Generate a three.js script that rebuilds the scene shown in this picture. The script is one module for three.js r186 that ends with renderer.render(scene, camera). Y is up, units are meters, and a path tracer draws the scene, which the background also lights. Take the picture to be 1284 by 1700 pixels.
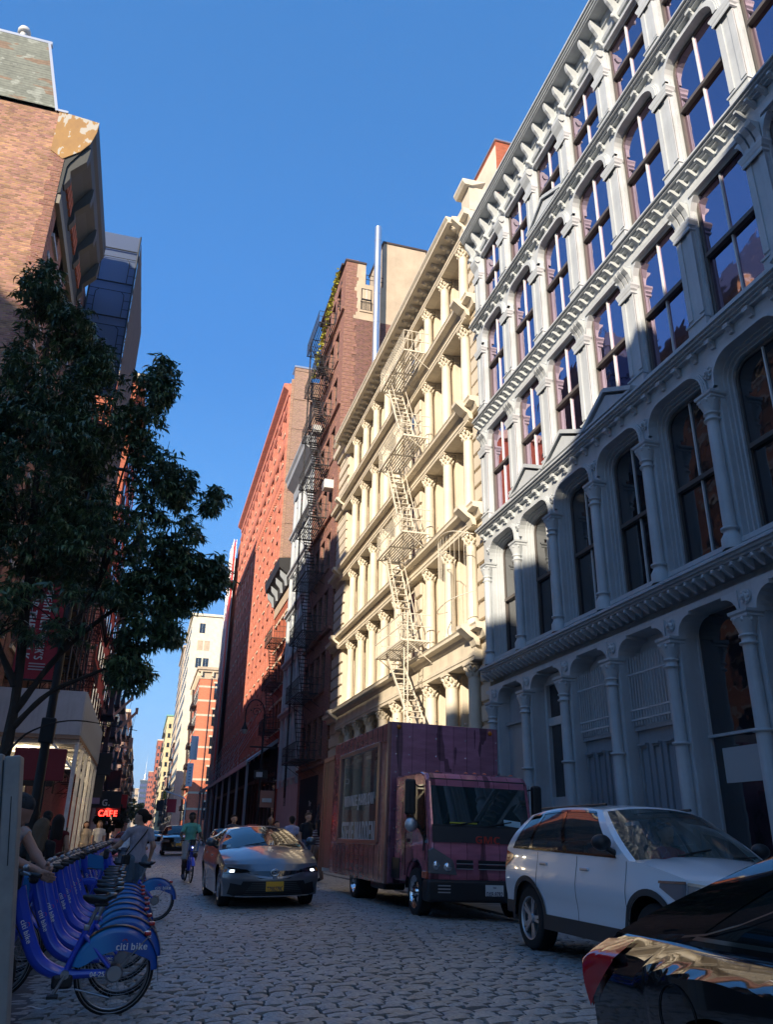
import * as THREE from 'three';
import { mergeGeometries, mergeVertices, toCreasedNormals } from 'three/addons/utils/BufferGeometryUtils.js';
import { RoundedBoxGeometry } from 'three/addons/geometries/RoundedBoxGeometry.js';
import { FontLoader } from 'three/addons/loaders/FontLoader.js';
import { TextGeometry } from 'three/addons/geometries/TextGeometry.js';

// ------------------------------------------------------------------ camera, sky, sun, exposure
const EYE = 1.40;
const scene = new THREE.Scene();
const camera = new THREE.PerspectiveCamera(66.28, 774 / 1024, 0.1, 9000);
camera.rotation.order = 'YXZ';
camera.position.set(0, EYE, 0);
camera.rotation.set(0.3911673, -0.27929872, 0.01520837);
const renderer = new THREE.WebGLRenderer({ antialias: true });
renderer.toneMapping = THREE.LinearToneMapping;
renderer.toneMappingExposure = 2.65;
renderer.shadowMap.enabled = true;
const SUN = new THREE.Vector3(-1, 0.66, 1.22).normalize();
{ // clear late-afternoon sky: deep blue overhead, paler towards the horizon, a little brighter round the sun
  const w = 512, h = 256, d = new Float32Array(w * h * 4), c = new THREE.Vector3();
  const stops = [[-1, 0.0285, 0.0314, 0.0313], [-0.06, 0.057, 0.0627, 0.0637], [-0.005, 0.1614, 0.2719, 0.3628], [0.03, 0.1367, 0.2853, 0.4468], [0.12, 0.091, 0.2359, 0.4413], [0.3, 0.0427, 0.1611, 0.385], [0.55, 0.0225, 0.107, 0.2987], [0.8, 0.0198, 0.0889, 0.2416], [1, 0.0161, 0.0753, 0.2118]];
  for (let j = 0; j < h; j++) for (let i = 0; i < w; i++) {
    const el = ((j + .5) / h - .5) * Math.PI, az = ((i + .5) / w - .5) * 2 * Math.PI;
    c.set(Math.cos(el) * Math.cos(az), Math.sin(el), Math.cos(el) * Math.sin(az));
    let s = 0; while (s < stops.length - 2 && c.y > stops[s + 1][0]) s++;
    const a = stops[s], b = stops[s + 1]; let t = Math.min(1, Math.max(0, (c.y - a[0]) / (b[0] - a[0]))); t = t * t * (3 - 2 * t) * .5 + t * .5;
    const g = Math.max(0, c.dot(SUN)), glow = c.y > -.02 ? .06 * Math.pow(g, 6) + .3 * Math.pow(g, 60) : 0, o = (j * w + i) * 4;
    d[o] = a[1] + (b[1] - a[1]) * t + glow; d[o + 1] = a[2] + (b[2] - a[2]) * t + glow * .95; d[o + 2] = a[3] + (b[3] - a[3]) * t + glow * .85; d[o + 3] = 1;
  }
  const t = new THREE.DataTexture(d, w, h, THREE.RGBAFormat, THREE.FloatType);
  t.mapping = THREE.EquirectangularReflectionMapping; t.magFilter = THREE.LinearFilter; t.minFilter = THREE.LinearFilter; t.wrapS = THREE.RepeatWrapping; t.needsUpdate = true;
  scene.background = t; scene.environment = t;
}
const sun = new THREE.DirectionalLight(new THREE.Color().setRGB(1, .87, .69), 3.65);
sun.position.copy(SUN).multiplyScalar(160).add(new THREE.Vector3(5, 0, -50)); sun.target.position.set(5, 0, -50);
sun.castShadow = true; Object.assign(sun.shadow.camera, { left: -140, right: 140, top: 120, bottom: -120, near: 1, far: 420 }); sun.shadow.mapSize.set(4096, 4096);
scene.add(sun, sun.target);
scene.fog = new THREE.FogExp2(new THREE.Color().setRGB(.55, .68, .85), 0.00022);

// ------------------------------------------------------------------ helpers
function mul(a) { return () => { a |= 0; a = a + 0x6D2B79F5 | 0; let t = Math.imul(a ^ a >>> 15, 1 | a); t = t + Math.imul(t ^ t >>> 7, 61 | t) ^ t; return ((t ^ t >>> 14) >>> 0) / 4294967296; }; }
const R0 = mul(7), rr = (a, b, r = R0) => a + (b - a) * r();
const V = (x, y, z) => new THREE.Vector3(x, y, z);
const lerp = (a, b, t) => a + (b - a) * t, clamp = (x, a = 0, b = 1) => Math.min(b, Math.max(a, x)), sst = (a, b, x) => { const t = clamp((x - a) / (b - a)); return t * t * (3 - 2 * t); };
const range = (n) => [...Array(n).keys()];
function hsh(x, y, s = 0) { let h = Math.imul(x | 0, 374761393) + Math.imul(y | 0, 668265263) + Math.imul(s | 0, 982451653); h = Math.imul(h ^ h >>> 13, 1274126177); return ((h ^ h >>> 16) >>> 0) / 4294967296; }
function vn(x, y, px, py, s) { const xi = Math.floor(x), yi = Math.floor(y), fx = x - xi, fy = y - yi, u = fx * fx * (3 - 2 * fx), v = fy * fy * (3 - 2 * fy); const m = (a, n) => ((a % n) + n) % n; const a = hsh(m(xi, px), m(yi, py), s), b = hsh(m(xi + 1, px), m(yi, py), s), c = hsh(m(xi, px), m(yi + 1, py), s), d = hsh(m(xi + 1, px), m(yi + 1, py), s); return lerp(lerp(a, b, u), lerp(c, d, u), v); }
function fbm(u, v, fx, fy, o, s) { let r = 0, a = .5, n = 0; for (let i = 0; i < o; i++) { r += a * vn(u * fx, v * fy, fx, fy, s + i); n += a; a *= .5; fx *= 2; fy *= 2; } return r / n; }
const s8 = (l) => { l = clamp(l); return 255 * (l <= .0031308 ? 12.92 * l : 1.055 * Math.pow(l, 1 / 2.4) - .055); };
// fn(u,v,i,j) -> linear [r,g,b] (or a number for a data map)
function tex(w, h, fn, W = 1, H = W, data = false) {
  const d = new Uint8Array(w * h * 4);
  for (let j = 0; j < h; j++) for (let i = 0; i < w; i++) { let c = fn((i + .5) / w, (j + .5) / h, i, j); const o = (j * w + i) * 4; if (typeof c === 'number') c = [c, c, c]; for (let k = 0; k < 3; k++) d[o + k] = data ? 255 * clamp(c[k]) : s8(c[k]); d[o + 3] = 255; }
  const t = new THREE.DataTexture(d, w, h); t.wrapS = t.wrapT = THREE.RepeatWrapping; t.magFilter = THREE.LinearFilter; t.minFilter = THREE.LinearMipmapLinearFilter; t.generateMipmaps = true; if (!data) t.colorSpace = THREE.SRGBColorSpace; t.repeat.set(1 / W, 1 / H); t.needsUpdate = true; return t;
}
const rgb = (r, g, b) => new THREE.Color().setRGB(r, g, b);
const std = (c, rough = .7, o = {}) => new THREE.MeshStandardMaterial({ color: Array.isArray(c) ? rgb(...c) : c, roughness: rough, metalness: 0, ...o });
const phy = (c, rough = .5, o = {}) => new THREE.MeshPhysicalMaterial({ color: Array.isArray(c) ? rgb(...c) : c, roughness: rough, metalness: 0, ...o });
const NUM = new Map();
function numbered(n) { const k = NUM.get(n) || 0; NUM.set(n, k + 1); return k ? n + '_' + String(k).padStart(3, '0') : n; }
function tag(o, label, category, group, kind) { if (label) o.userData.label = label; if (category) o.userData.category = category; if (group) o.userData.group = group; if (kind) o.userData.kind = kind; return o; }
function thing(name, label, category, pos = [0, 0, 0], ry = 0, group) { const o = new THREE.Group(); o.name = numbered(name); o.position.set(...pos); o.rotation.y = ry; scene.add(o); return tag(o, label, category, group); }
const shad = (m) => { m.castShadow = m.receiveShadow = true; return m; };
class MB {
  constructor() { this.P = []; this.N = []; this.U = []; this.M = null; this.uv = false; }
  add(g, m) {
    if (g.index) g = g.toNonIndexed(); else g = g.clone();
    if (m) g.applyMatrix4(m); if (this.M) g.applyMatrix4(this.M);
    const p = g.attributes.position.array, n = g.attributes.normal.array, u = g.attributes.uv; for (let i = 0; i < p.length; i++) { this.P.push(p[i]); this.N.push(n[i]); }
    for (let i = 0; i < p.length / 3; i++) u ? this.U.push(u.getX(i), u.getY(i)) : this.U.push(0, 0); return this;
  }
  box(x0, x1, y0, y1, z0, z1) { const g = new THREE.BoxGeometry(Math.abs(x1 - x0), Math.abs(y1 - y0), Math.abs(z1 - z0)); g.translate((x0 + x1) / 2, (y0 + y1) / 2, (z0 + z1) / 2); return this.add(g); }
  rbox(x0, x1, y0, y1, z0, z1, r = .02, s = 2) { const g = new RoundedBoxGeometry(Math.abs(x1 - x0), Math.abs(y1 - y0), Math.abs(z1 - z0), s, r); g.translate((x0 + x1) / 2, (y0 + y1) / 2, (z0 + z1) / 2); return this.add(g); }
  cyl(x, y, z, r0, r1, h, seg = 10, ax = 'y') { const g = new THREE.CylinderGeometry(r1, r0, h, seg); g.translate(0, h / 2, 0); if (ax === 'x') g.rotateZ(-Math.PI / 2); if (ax === 'z') g.rotateX(Math.PI / 2); g.translate(x, y, z); return this.add(g); }
  lathe(pts, x, y, z, seg = 12, a0 = 0, al = Math.PI * 2) { const g = new THREE.LatheGeometry(pts.map(p => new THREE.Vector2(...p)), seg, a0, al); g.translate(x, y, z); return this.add(g); }
  sph(x, y, z, r, sy = 1, sz = 1, a = 10, b = 7) { const g = new THREE.SphereGeometry(r, a, b); g.scale(1, sy, sz); g.translate(x, y, z); return this.add(g); }
  bar(a, b, r = .01, seg = 5, r2 = r) { const A = V(...a), B = V(...b), d = B.clone().sub(A), L = d.length(); const g = new THREE.CylinderGeometry(r2, r, L, seg, 1); g.translate(0, L / 2, 0); g.applyQuaternion(new THREE.Quaternion().setFromUnitVectors(V(0, 1, 0), d.normalize())); g.translate(...a); return this.add(g); }
  beam(a, b, w, h, up = V(0, 1, 0)) { const A = V(...a), B = V(...b), d = B.clone().sub(A), L = d.length(); d.normalize(); const x = V().crossVectors(up, d).normalize(), y = V().crossVectors(d, x); const g = new THREE.BoxGeometry(w, h, L); g.applyMatrix4(new THREE.Matrix4().makeBasis(x, y, d).setPosition(A.add(B).multiplyScalar(.5))); return this.add(g); }
  tube(pts, r = .02, n = 20, seg = 6, closed = false) { return this.add(new THREE.TubeGeometry(new THREE.CatmullRomCurve3(pts.map(p => V(...p)), closed, 'catmullrom', .5), n, r, seg, closed)); }
  tri(a, b, c) { const e = V(...b).sub(V(...a)), f = V(...c).sub(V(...a)), n = e.cross(f).normalize(); for (const p of [a, b, c]) { let q = V(...p), m = n; if (this.M) { q.applyMatrix4(this.M); m = n.clone().transformDirection(this.M); } this.P.push(q.x, q.y, q.z); this.N.push(m.x, m.y, m.z); this.U.push(0, 0); } return this; }
  quad(a, b, c, d) { this.tri(a, b, c); return this.tri(a, c, d); }
  // moulding profile [[out, up], ...] run along x
  prof(pts, x0, x1) { const n = pts.length; for (let i = 0; i < n; i++) { const p = pts[i], q = pts[(i + 1) % n]; this.quad([x0, p[1], p[0]], [x1, p[1], p[0]], [x1, q[1], q[0]], [x0, q[1], q[0]]); } const T = THREE.ShapeUtils.triangulateShape(pts.map(p => new THREE.Vector2(...p)), []); for (const t of T) for (const x of [x0, x1]) this.tri(...t.map(i => [x, pts[i][1], pts[i][0]])); return this; }
  // outline [[x,y],...] extruded from z0 to z1
  ext(pts, z0, z1, bev = 0, holes) { const s = new THREE.Shape(pts.map(p => new THREE.Vector2(...p))); if (holes) for (const h of holes) s.holes.push(new THREE.Path(h.map(p => new THREE.Vector2(...p)))); const g = new THREE.ExtrudeGeometry(s, { depth: z1 - z0 - 2 * bev, bevelEnabled: bev > 0, bevelSize: bev, bevelThickness: bev, bevelSegments: 2, curveSegments: 8 }); g.translate(0, 0, z0 + bev); return this.add(g); }
  // grid surface f(i,j)->[x,y,z]; smooth
  grid(ni, nj, f) { const g = new THREE.BufferGeometry(), p = [], id = []; for (let j = 0; j <= nj; j++) for (let i = 0; i <= ni; i++) p.push(...f(i / ni, j / nj, i, j)); for (let j = 0; j < nj; j++) for (let i = 0; i < ni; i++) { const a = j * (ni + 1) + i, b = a + 1, c = a + ni + 1, d = c + 1; id.push(a, b, d, a, d, c); } g.setAttribute('position', new THREE.Float32BufferAttribute(p, 3)); g.setIndex(id); g.computeVertexNormals(); return this.add(g); }
  geo() {
    const g = new THREE.BufferGeometry(); g.setAttribute('position', new THREE.Float32BufferAttribute(this.P, 3)); g.setAttribute('normal', new THREE.Float32BufferAttribute(this.N, 3));
    if (!this.uv) for (let i = 0; i < this.P.length / 3; i++) { const x = this.P[3 * i], y = this.P[3 * i + 1], z = this.P[3 * i + 2], a = Math.abs(this.N[3 * i]), b = Math.abs(this.N[3 * i + 1]), c = Math.abs(this.N[3 * i + 2]); const m = b >= a && b >= c ? [x, z] : a > c ? [z, y] : [x, y]; this.U[2 * i] = m[0]; this.U[2 * i + 1] = m[1]; }
    g.setAttribute('uv', new THREE.Float32BufferAttribute(this.U, 2)); return g;
  }
  build(name, mat, parent, label) { const m = shad(new THREE.Mesh(this.geo(), mat)); m.name = parent ? name : numbered(name); (parent || scene).add(m); if (label) m.userData.label = label; return m; }
}
const mb = () => new MB();
function rep(proto, parent, places) { // first place moves the prototype itself
  return places.map((p, i) => { const o = i ? proto.clone() : proto; o.position.set(p[0], p[1] ?? 0, p[2] ?? 0); if (p[3] !== undefined) o.rotation.y = p[3]; if (!parent) { if (i) o.name = numbered(proto.name.replace(/_\d+$/, '')); scene.add(o); } else parent.add(o); return o; });
}
const FONT = await new FontLoader().loadAsync('fonts/droid/droid_sans_bold.typeface.json');
function letters(s, size, depth = .004) { const g = new TextGeometry(s, { font: FONT, size, depth, curveSegments: 3, bevelEnabled: false }); g.computeBoundingBox(); const b = g.boundingBox; g.translate(-(b.min.x + b.max.x) / 2, -(b.min.y + b.max.y) / 2, 0); return g; }

// ------------------------------------------------------------------ materials
const TN = { // neutral wear maps (multiply the base colour)
  paint: tex(512, 512, (u, v) => { const a = fbm(u, v, 6, 6, 4, 3), b = fbm(u, v, 40, 3, 3, 9), c = fbm(u, v, 60, 60, 2, 5); const k = .74 + .24 * a + .16 * (b - .5) + .06 * (c - .5) - .25 * Math.max(0, b - .66); return [k, k * .995, k * .98]; }, 3),
  stone: tex(512, 512, (u, v) => { const a = fbm(u, v, 5, 5, 5, 13), b = fbm(u, v, 90, 90, 2, 19), c = fbm(u, v, 24, 2, 3, 21); const k = .70 + .30 * a + .12 * (b - .5) - .16 * Math.max(0, c - .55); return [k, k * .985, k * .96]; }, 4),
  grime: tex(256, 256, (u, v) => { const a = fbm(u, v, 8, 8, 4, 33), b = fbm(u, v, 64, 64, 2, 35); const k = .66 + .38 * a + .12 * (b - .5); return [k, k, k]; }, 2),
  fab: tex(256, 256, (u, v) => { const a = fbm(u, v, 9, 9, 3, 43), b = fbm(u, v, 80, 80, 1, 45); const k = .78 + .2 * a + .1 * (b - .5); return [k, k, k]; }, .5),
};
const bumpN = tex(256, 256, (u, v) => fbm(u, v, 12, 12, 5, 51), 1, 1, true);
function brickMaps(base, mort, vary, s, W = 2.4, H = 1.2) { // running bond 0.2 x 0.075
  const cols = Math.round(W / .2), rows = Math.round(H / .075), w = cols * (W > 3 ? 32 : 64), h = rows * (W > 3 ? 12 : 24); const id = (u, v) => { const y = v * rows, r = Math.floor(y), x = u * cols + (r % 2) * .5, c = Math.floor(x) % cols; return [c, r, x - Math.floor(x), y - r]; };
  const col = tex(w, h, (u, v) => { const [c, r, fx, fy] = id(u, v), n = fbm(u, v, 60, 30, 2, s), big = fbm(u, v, W > 3 ? 5 : 3, W > 3 ? 3 : 2, W > 3 ? 5 : 3, s + 4); if (fx < .045 || fy < .13) return mort.map(q => q * (.8 + .3 * n) * (.8 + .3 * big)); const k = hsh(c, r, s), q = hsh(c, r, s + 9), m = (.72 + .5 * (k - .3) * vary) * (.82 + .3 * n) * (.75 + .45 * big); return [base[0] * m, base[1] * m * (1 - .12 * q * vary), base[2] * m * (1 + .3 * (q - .5) * vary)]; }, W, H);
  const bump = tex(w, h, (u, v) => { const [c, r, fx, fy] = id(u, v); return (fx < .045 || fy < .13 ? .2 : .8 + .2 * hsh(c, r, s)) + .1 * (fbm(u, v, 90, 45, 2, s) - .5); }, W, H, true);
  return std([1, 1, 1], .88, { map: col, bumpMap: bump, bumpScale: .008 });
}
const glassTilt = tex(256, 256, (u, v) => fbm(u, v, 4, 4, 3, 71), 1.6, 1.6, true);
const M = {
  greyIron: std([.545, .58, .605], .48, { map: TN.paint, bumpMap: bumpN, bumpScale: .002 }), greyDark: std([.33, .36, .395], .55, { map: TN.paint }),
  cream: std([.72, .635, .50], .62, { map: TN.stone }), creamTrim: std([.76, .675, .535], .6, { map: TN.paint }), creamIron: std([.66, .60, .49], .55),
  glass: phy([.012, .014, .018], .03, { ior: 2.1, bumpMap: glassTilt, bumpScale: .0035 }),
  glassBlue: phy([.43, .32, .42], .03, { metalness: 1, bumpMap: glassTilt, bumpScale: .003 }),
  glassClear: phy([.75, .82, .82], .02, { transmission: 1, thickness: 0, ior: 1.5 }),
  sash: std([.10, .085, .075], .5), sashPale: std([.66, .67, .66], .5), black: std([.012, .012, .013], .55), iron: std([.018, .017, .017], .6), ironRust: std([.05, .032, .026], .75),
  concrete: std([.27, .265, .255], .85, { map: TN.grime, bumpMap: bumpN, bumpScale: .004 }), granite: std([.26, .255, .25], .75, { map: TN.grime }), asphalt: std([.05, .05, .052], .9, { map: TN.grime, bumpMap: bumpN, bumpScale: .005 }),
  white: std([.74, .73, .70], .5, { map: TN.grime }), steel: std([.55, .56, .58], .28, { metalness: 1 }), chrome: std([.78, .79, .8], .07, { metalness: 1 }), alu: std([.62, .63, .65], .38, { metalness: .9 }),
  rubber: std([.016, .016, .017], .85), plastic: std([.02, .02, .022], .45), blind: std([.55, .52, .45], .8), dark: std([.006, .006, .007], .9),
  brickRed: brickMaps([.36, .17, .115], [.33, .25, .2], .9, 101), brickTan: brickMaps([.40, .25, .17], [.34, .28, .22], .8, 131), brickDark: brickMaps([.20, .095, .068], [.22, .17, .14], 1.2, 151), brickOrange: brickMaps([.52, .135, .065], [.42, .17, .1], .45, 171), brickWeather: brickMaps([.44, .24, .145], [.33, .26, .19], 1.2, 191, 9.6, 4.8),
  stucco: std([.56, .45, .33], .9, { map: TN.stone }), ivory: std([.80, .73, .58], .8, { map: TN.stone }), band: std([.72, .60, .45], .8, { map: TN.stone }),
};

// ------------------------------------------------------------------ ground, road, kerbs, pavements
const XL = -5.6, XR = 9.6, KL = -1.9, KR = 6.9;
const gy = (x) => .17 - .011 * (x - 3.2) * (x - 3.2);          // the old street is strongly crowned
const struct = (o) => tag(o, null, null, null, 'structure');
{
  const g = new THREE.PlaneGeometry(9000, 9000); g.rotateX(-Math.PI / 2); g.translate(0, -.34, -2500);
  const m = shad(new THREE.Mesh(g, std([.2, .19, .18], .95))); m.name = 'ground'; scene.add(struct(m));
}
const cobT = (() => { const id = (u, v) => { const y = v * 16, r = Math.floor(y), x = u * 8 + hsh(r, 3, 5), c = Math.floor(x) % 8; return [c, r, x - Math.floor(x), y - r]; };
  return [tex(512, 512, (u, v) => { const [c, r, fx, fy] = id(u, v); const n = fbm(u, v, 40, 40, 3, 7), k = hsh(c, r, 2); if (fx < .05 || fx > .96 || fy < .12 || fy > .92) return [.04, .038, .036]; const m = (.7 + .6 * k) * (.75 + .5 * n); return [.36 * m, .35 * m, .345 * m]; }, 2.1, 2.16), tex(512, 512, (u, v) => { const [c, r, fx, fy] = id(u, v); return sst(0, .14, fx) * sst(0, .14, 1 - fx) * sst(0, .2, fy) * sst(0, .2, 1 - fy) * (.8 + .2 * hsh(c, r, 8)); }, 2.1, 2.16, true)]; })();
const ZN = -31;
const road = mb().grid(24, 6, (a, b) => { const x = lerp(KL, KR, a); return [x, gy(x) - .032, lerp(14, ZN, b)]; }).build('road', std([.028, .026, .024], .95, { map: TN.grime })); struct(road);
struct(mb().grid(24, 40, (a, b) => { const x = lerp(KL, KR, a); return [x, gy(x), lerp(ZN, -1000, b * b)]; }).build('road', std([1, 1, 1], .5, { map: cobT[0], bumpMap: cobT[1], bumpScale: .02 })));
{ // cobbles: granite setts laid in courses across the street; the nearest ones are single stones
  const r = mul(11), vars = [];
  for (let k = 0; k < 6; k++) { // worn top: a shallow dome with rounded, uneven edges
    const nx = 4, nz = 2, p = [], id = [], pt = (i, j) => { const a = i / nx * 2 - 1, b = j / nz * 2 - 1; const e = Math.max(Math.abs(a), Math.abs(b)); return [a * .5 * (1 - .03 * r()), .014 * (1 - Math.pow(e, 5)) + .006 * r() - (Math.abs(a) > .9 && Math.abs(b) > .9 ? .006 : 0), b * .5 * (1 - .05 * r())]; };
    for (let j = 0; j <= nz; j++) for (let i = 0; i <= nx; i++) p.push(...pt(i, j));
    for (let j = 0; j < nz; j++) for (let i = 0; i < nx; i++) { const q = j * (nx + 1) + i; id.push(q, q + nx + 1, q + 1, q + 1, q + nx + 1, q + nx + 2); }
    const ring = []; for (let i = 0; i <= nx; i++) ring.push(i); for (let j = 1; j <= nz; j++) ring.push(j * (nx + 1) + nx); for (let i = nx - 1; i >= 0; i--) ring.push(nz * (nx + 1) + i); for (let j = nz - 1; j > 0; j--) ring.push(j * (nx + 1));
    const s = p.length / 3; ring.forEach(q => p.push(p[3 * q] * 1.015, -.06, p[3 * q + 2] * 1.03)); ring.forEach((q, i) => { const n = (i + 1) % ring.length; id.push(q, ring[n], s + i, ring[n], s + n, s + i); });
    let g = new THREE.BufferGeometry(); g.setAttribute('position', new THREE.Float32BufferAttribute(p, 3)); g.setIndex(id); g.computeVertexNormals(); g = toCreasedNormals(g, 1.1); const uv = []; for (let i = 0; i < g.attributes.position.count; i++) uv.push(g.attributes.position.getX(i) * .23 + k * .37, g.attributes.position.getZ(i) * .12 + k * .21); g.setAttribute('uv', new THREE.Float32BufferAttribute(uv, 2)); vars.push(g);
  }
  const gt = tex(256, 256, (u, v) => { const k = .62 + .5 * fbm(u, v, 20, 20, 3, 61) + .2 * (fbm(u, v, 120, 120, 1, 63) - .5); return [k, k * .99, k * .97]; }, .5), gb = tex(256, 256, (u, v) => fbm(u, v, 24, 24, 3, 67), .5, .5, true);
  const tones = [[.29, .285, .28], [.34, .33, .325], [.37, .335, .30], [.39, .375, .36], [.43, .41, .39], [.48, .46, .44]];
  const mats = tones.map(t => std(t, .44, { map: gt, bumpMap: gb, bumpScale: .006 })), inst = mats.map(() => []), all = [];
  const fr = new THREE.Frustum(); camera.updateMatrixWorld(); camera.updateProjectionMatrix(); fr.setFromProjectionMatrix(new THREE.Matrix4().multiplyMatrices(camera.projectionMatrix, camera.matrixWorldInverse));
  let row = 0;
  for (let z = -3; z > ZN; row++) {
    const d = .096 + .024 * r(); z -= d; let x = KL + .06 + r() * .15;
    while (x < KR - .1) { const L = Math.min(.15 + .13 * r(), KR - .05 - x); if (L > .08) { const cx = x + L / 2, wob = .03 * Math.sin(x * 1.1 + row * .05) + .008 * Math.sin(x * 3.1 + row), cz = z + d / 2 + wob; const o = { p: V(cx, gy(cx) - .012 + .016 * (r() - .5), cz), q: new THREE.Quaternion().setFromEuler(new THREE.Euler((r() - .5) * .05, (r() - .5) * .07, -.022 * (cx - 3.2) + (r() - .5) * .05)), s: V(L - .02, 1, d - .018 - .008 * r()), m: Math.floor(clamp(r() * 3.4 + 3.2 * fbm(cx / 20 + .5, (cz + 40) / 20, 14, 14, 3, 9) - .4, 0, 5.99)), k: Math.floor(r() * 6) }; all.push(o); } x += L; }
  }
  const vis = all.filter(o => fr.containsPoint(o.p) && !(o.p.x > 1.8 && o.p.z > -4.2)).sort((a, b) => b.p.z - a.p.z).slice(0, 300), set = new Set(vis);
  for (const o of vis) { const m = shad(new THREE.Mesh(vars[o.k], mats[o.m])); m.name = 'cobblestone'; m.position.copy(o.p); m.quaternion.copy(o.q); m.scale.copy(o.s); road.add(m); }
  for (const o of all) if (!set.has(o)) inst[o.m].push(o);
  inst.forEach((L, i) => { const im = shad(new THREE.InstancedMesh(vars[i], mats[i], L.length)), X = new THREE.Matrix4(); L.forEach((o, k) => im.setMatrixAt(k, X.compose(o.p, o.q, o.s))); im.name = 'cobblestones'; im.userData.kind = 'stuff'; road.add(im); });
}
for (const [x0, x1, y, n] of [[XL - .2, KL - .15, .03, 'pavement'], [KR + .15, XR + .3, .05, 'pavement']]) {
  const p = mb(); for (const [a, b] of [[14, -156], [-170, -400]]) p.box(x0, x1, -.3, y, a, b); const o = struct(p.build(n, M.concrete));
  const j = mb(); for (let z = -1; z > -60; z -= 1.5) j.box(x0 + .2, x1, y - .01, y + .003, z - .006, z + .006); for (const t of [.33, .66]) { const x = lerp(x0, x1, t); j.box(x - .006, x + .006, y - .01, y + .003, -1, -60); } j.build('paving_joint', std([.06, .06, .06], .95), o);
}
for (const [x0, x1, y] of [[KL - .15, KL, .035], [KR, KR + .15, .055]]) { const k = struct(mb().box(x0, x1, -.3, y - .02, 14, -156).build('kerb', M.granite)); const b = mb(), r = mul(5); for (let z = 13; z > -60;) { const L = 1.4 + r() * 1.1; b.rbox(x0 + .003, x1 + .004, -.25, y + r() * .012, z - L + .012, z, .018, 1); z -= L; } b.build('kerbstone', M.granite, k); }

// ------------------------------------------------------------------ grey cast-iron front (right, nearest)
const arch = (x0, x1, y0, y1, r, n = 6) => { const p = [[x0, y0], [x1, y0]]; if (r <= 0) return [...p, [x1, y1], [x0, y1]]; for (let i = 0; i <= n; i++) { const t = i / n * Math.PI / 2; p.push([x1 - r + r * Math.cos(t), y1 - r + r * Math.sin(t)]); } for (let i = 0; i <= n; i++) { const t = Math.PI / 2 + i / n * Math.PI / 2; p.push([x0 + r + r * Math.cos(t), y1 - r + r * Math.sin(t)]); } return p; };
const inset = (x0, x1, y0, y1, r, d) => arch(x0 - d, x1 + d, y0, y1 + d, r > 0 ? r + d : 0);
function sashWindow(w, h, r, { frame = M.sash, munt = M.sashPale, glass = M.glass, rail = .5, cols = 2, z = 0, bar = .035, fw = .06 } = {}) { // 'window' > pane
  const a = mb(), hr = h * rail; a.ext(arch(-w / 2, w / 2, 0, h, r), z - .06, z + .02, 0, [arch(-w / 2 + fw, w / 2 - fw, fw, h - fw, Math.max(0, r - fw))]); a.box(-w / 2 + fw, w / 2 - fw, hr - .045, hr + .045, z - .05, z + .06);
  const o = a.build('window', frame, new THREE.Group());
  const mu = mb(); for (let i = 1; i < cols; i++) { const x = -w / 2 + w * i / cols; mu.box(x - bar / 2, x + bar / 2, hr + .045, h - fw, z - .03, z + .03); mu.box(x - bar / 2, x + bar / 2, fw, hr - .045, z - .06, z + .0); } if (cols > 1) mu.build('muntin', munt, o);
  for (let i = 0; i < cols; i++) { const x0 = -w / 2 + fw * (i == 0) + w * i / cols, x1 = -w / 2 + w * (i + 1) / cols - fw * (i == cols - 1); mb().box(x0, x1, fw, hr, z - .052, z - .04).build('pane', glass, o); const rr2 = Math.max(0, r - fw); let P = arch(-w / 2 + fw, w / 2 - fw, hr, h - fw, rr2).filter(p => p[0] >= x0 - .001 && p[0] <= x1 + .001); if (r <= 0 || cols == 1) P = cols == 1 ? arch(x0, x1, hr, h - fw, rr2) : arch(x0, x1, hr, h - fw, 0); else P = i == 0 ? [[x0, hr], [x1, hr], [x1, h - fw], ...arch(-w / 2 + fw, w / 2 - fw, hr, h - fw, rr2).slice(9)] : [[x0, hr], [x1, hr], ...arch(-w / 2 + fw, w / 2 - fw, hr, h - fw, rr2).slice(2, 9), [x0, h - fw]]; mb().ext(P, z - .02, z - .008).build('pane', glass, o); }
  o.removeFromParent(); return o;
}
const SQ = (w) => w / Math.SQRT2;
function sqMould(m, x, z, pts, sx = 1, sz = 1) { const g = new THREE.LatheGeometry(pts.map(p => new THREE.Vector2(SQ(2 * p[0]), p[1])), 4, Math.PI / 4); const q = toCreasedNormals(g, .5); q.scale(sx, 1, sz); q.translate(x, 0, z); m.add(q); }
const scroll = (w, h) => { const p = [[0, 0]]; for (let i = 0; i <= 8; i++) { const t = i / 8; p.push([w * (.35 + .65 * sst(0, 1, t)) * (1 - .12 * Math.sin(t * 9)), h * t]); } p.push([0, h]); return p; };
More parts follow.
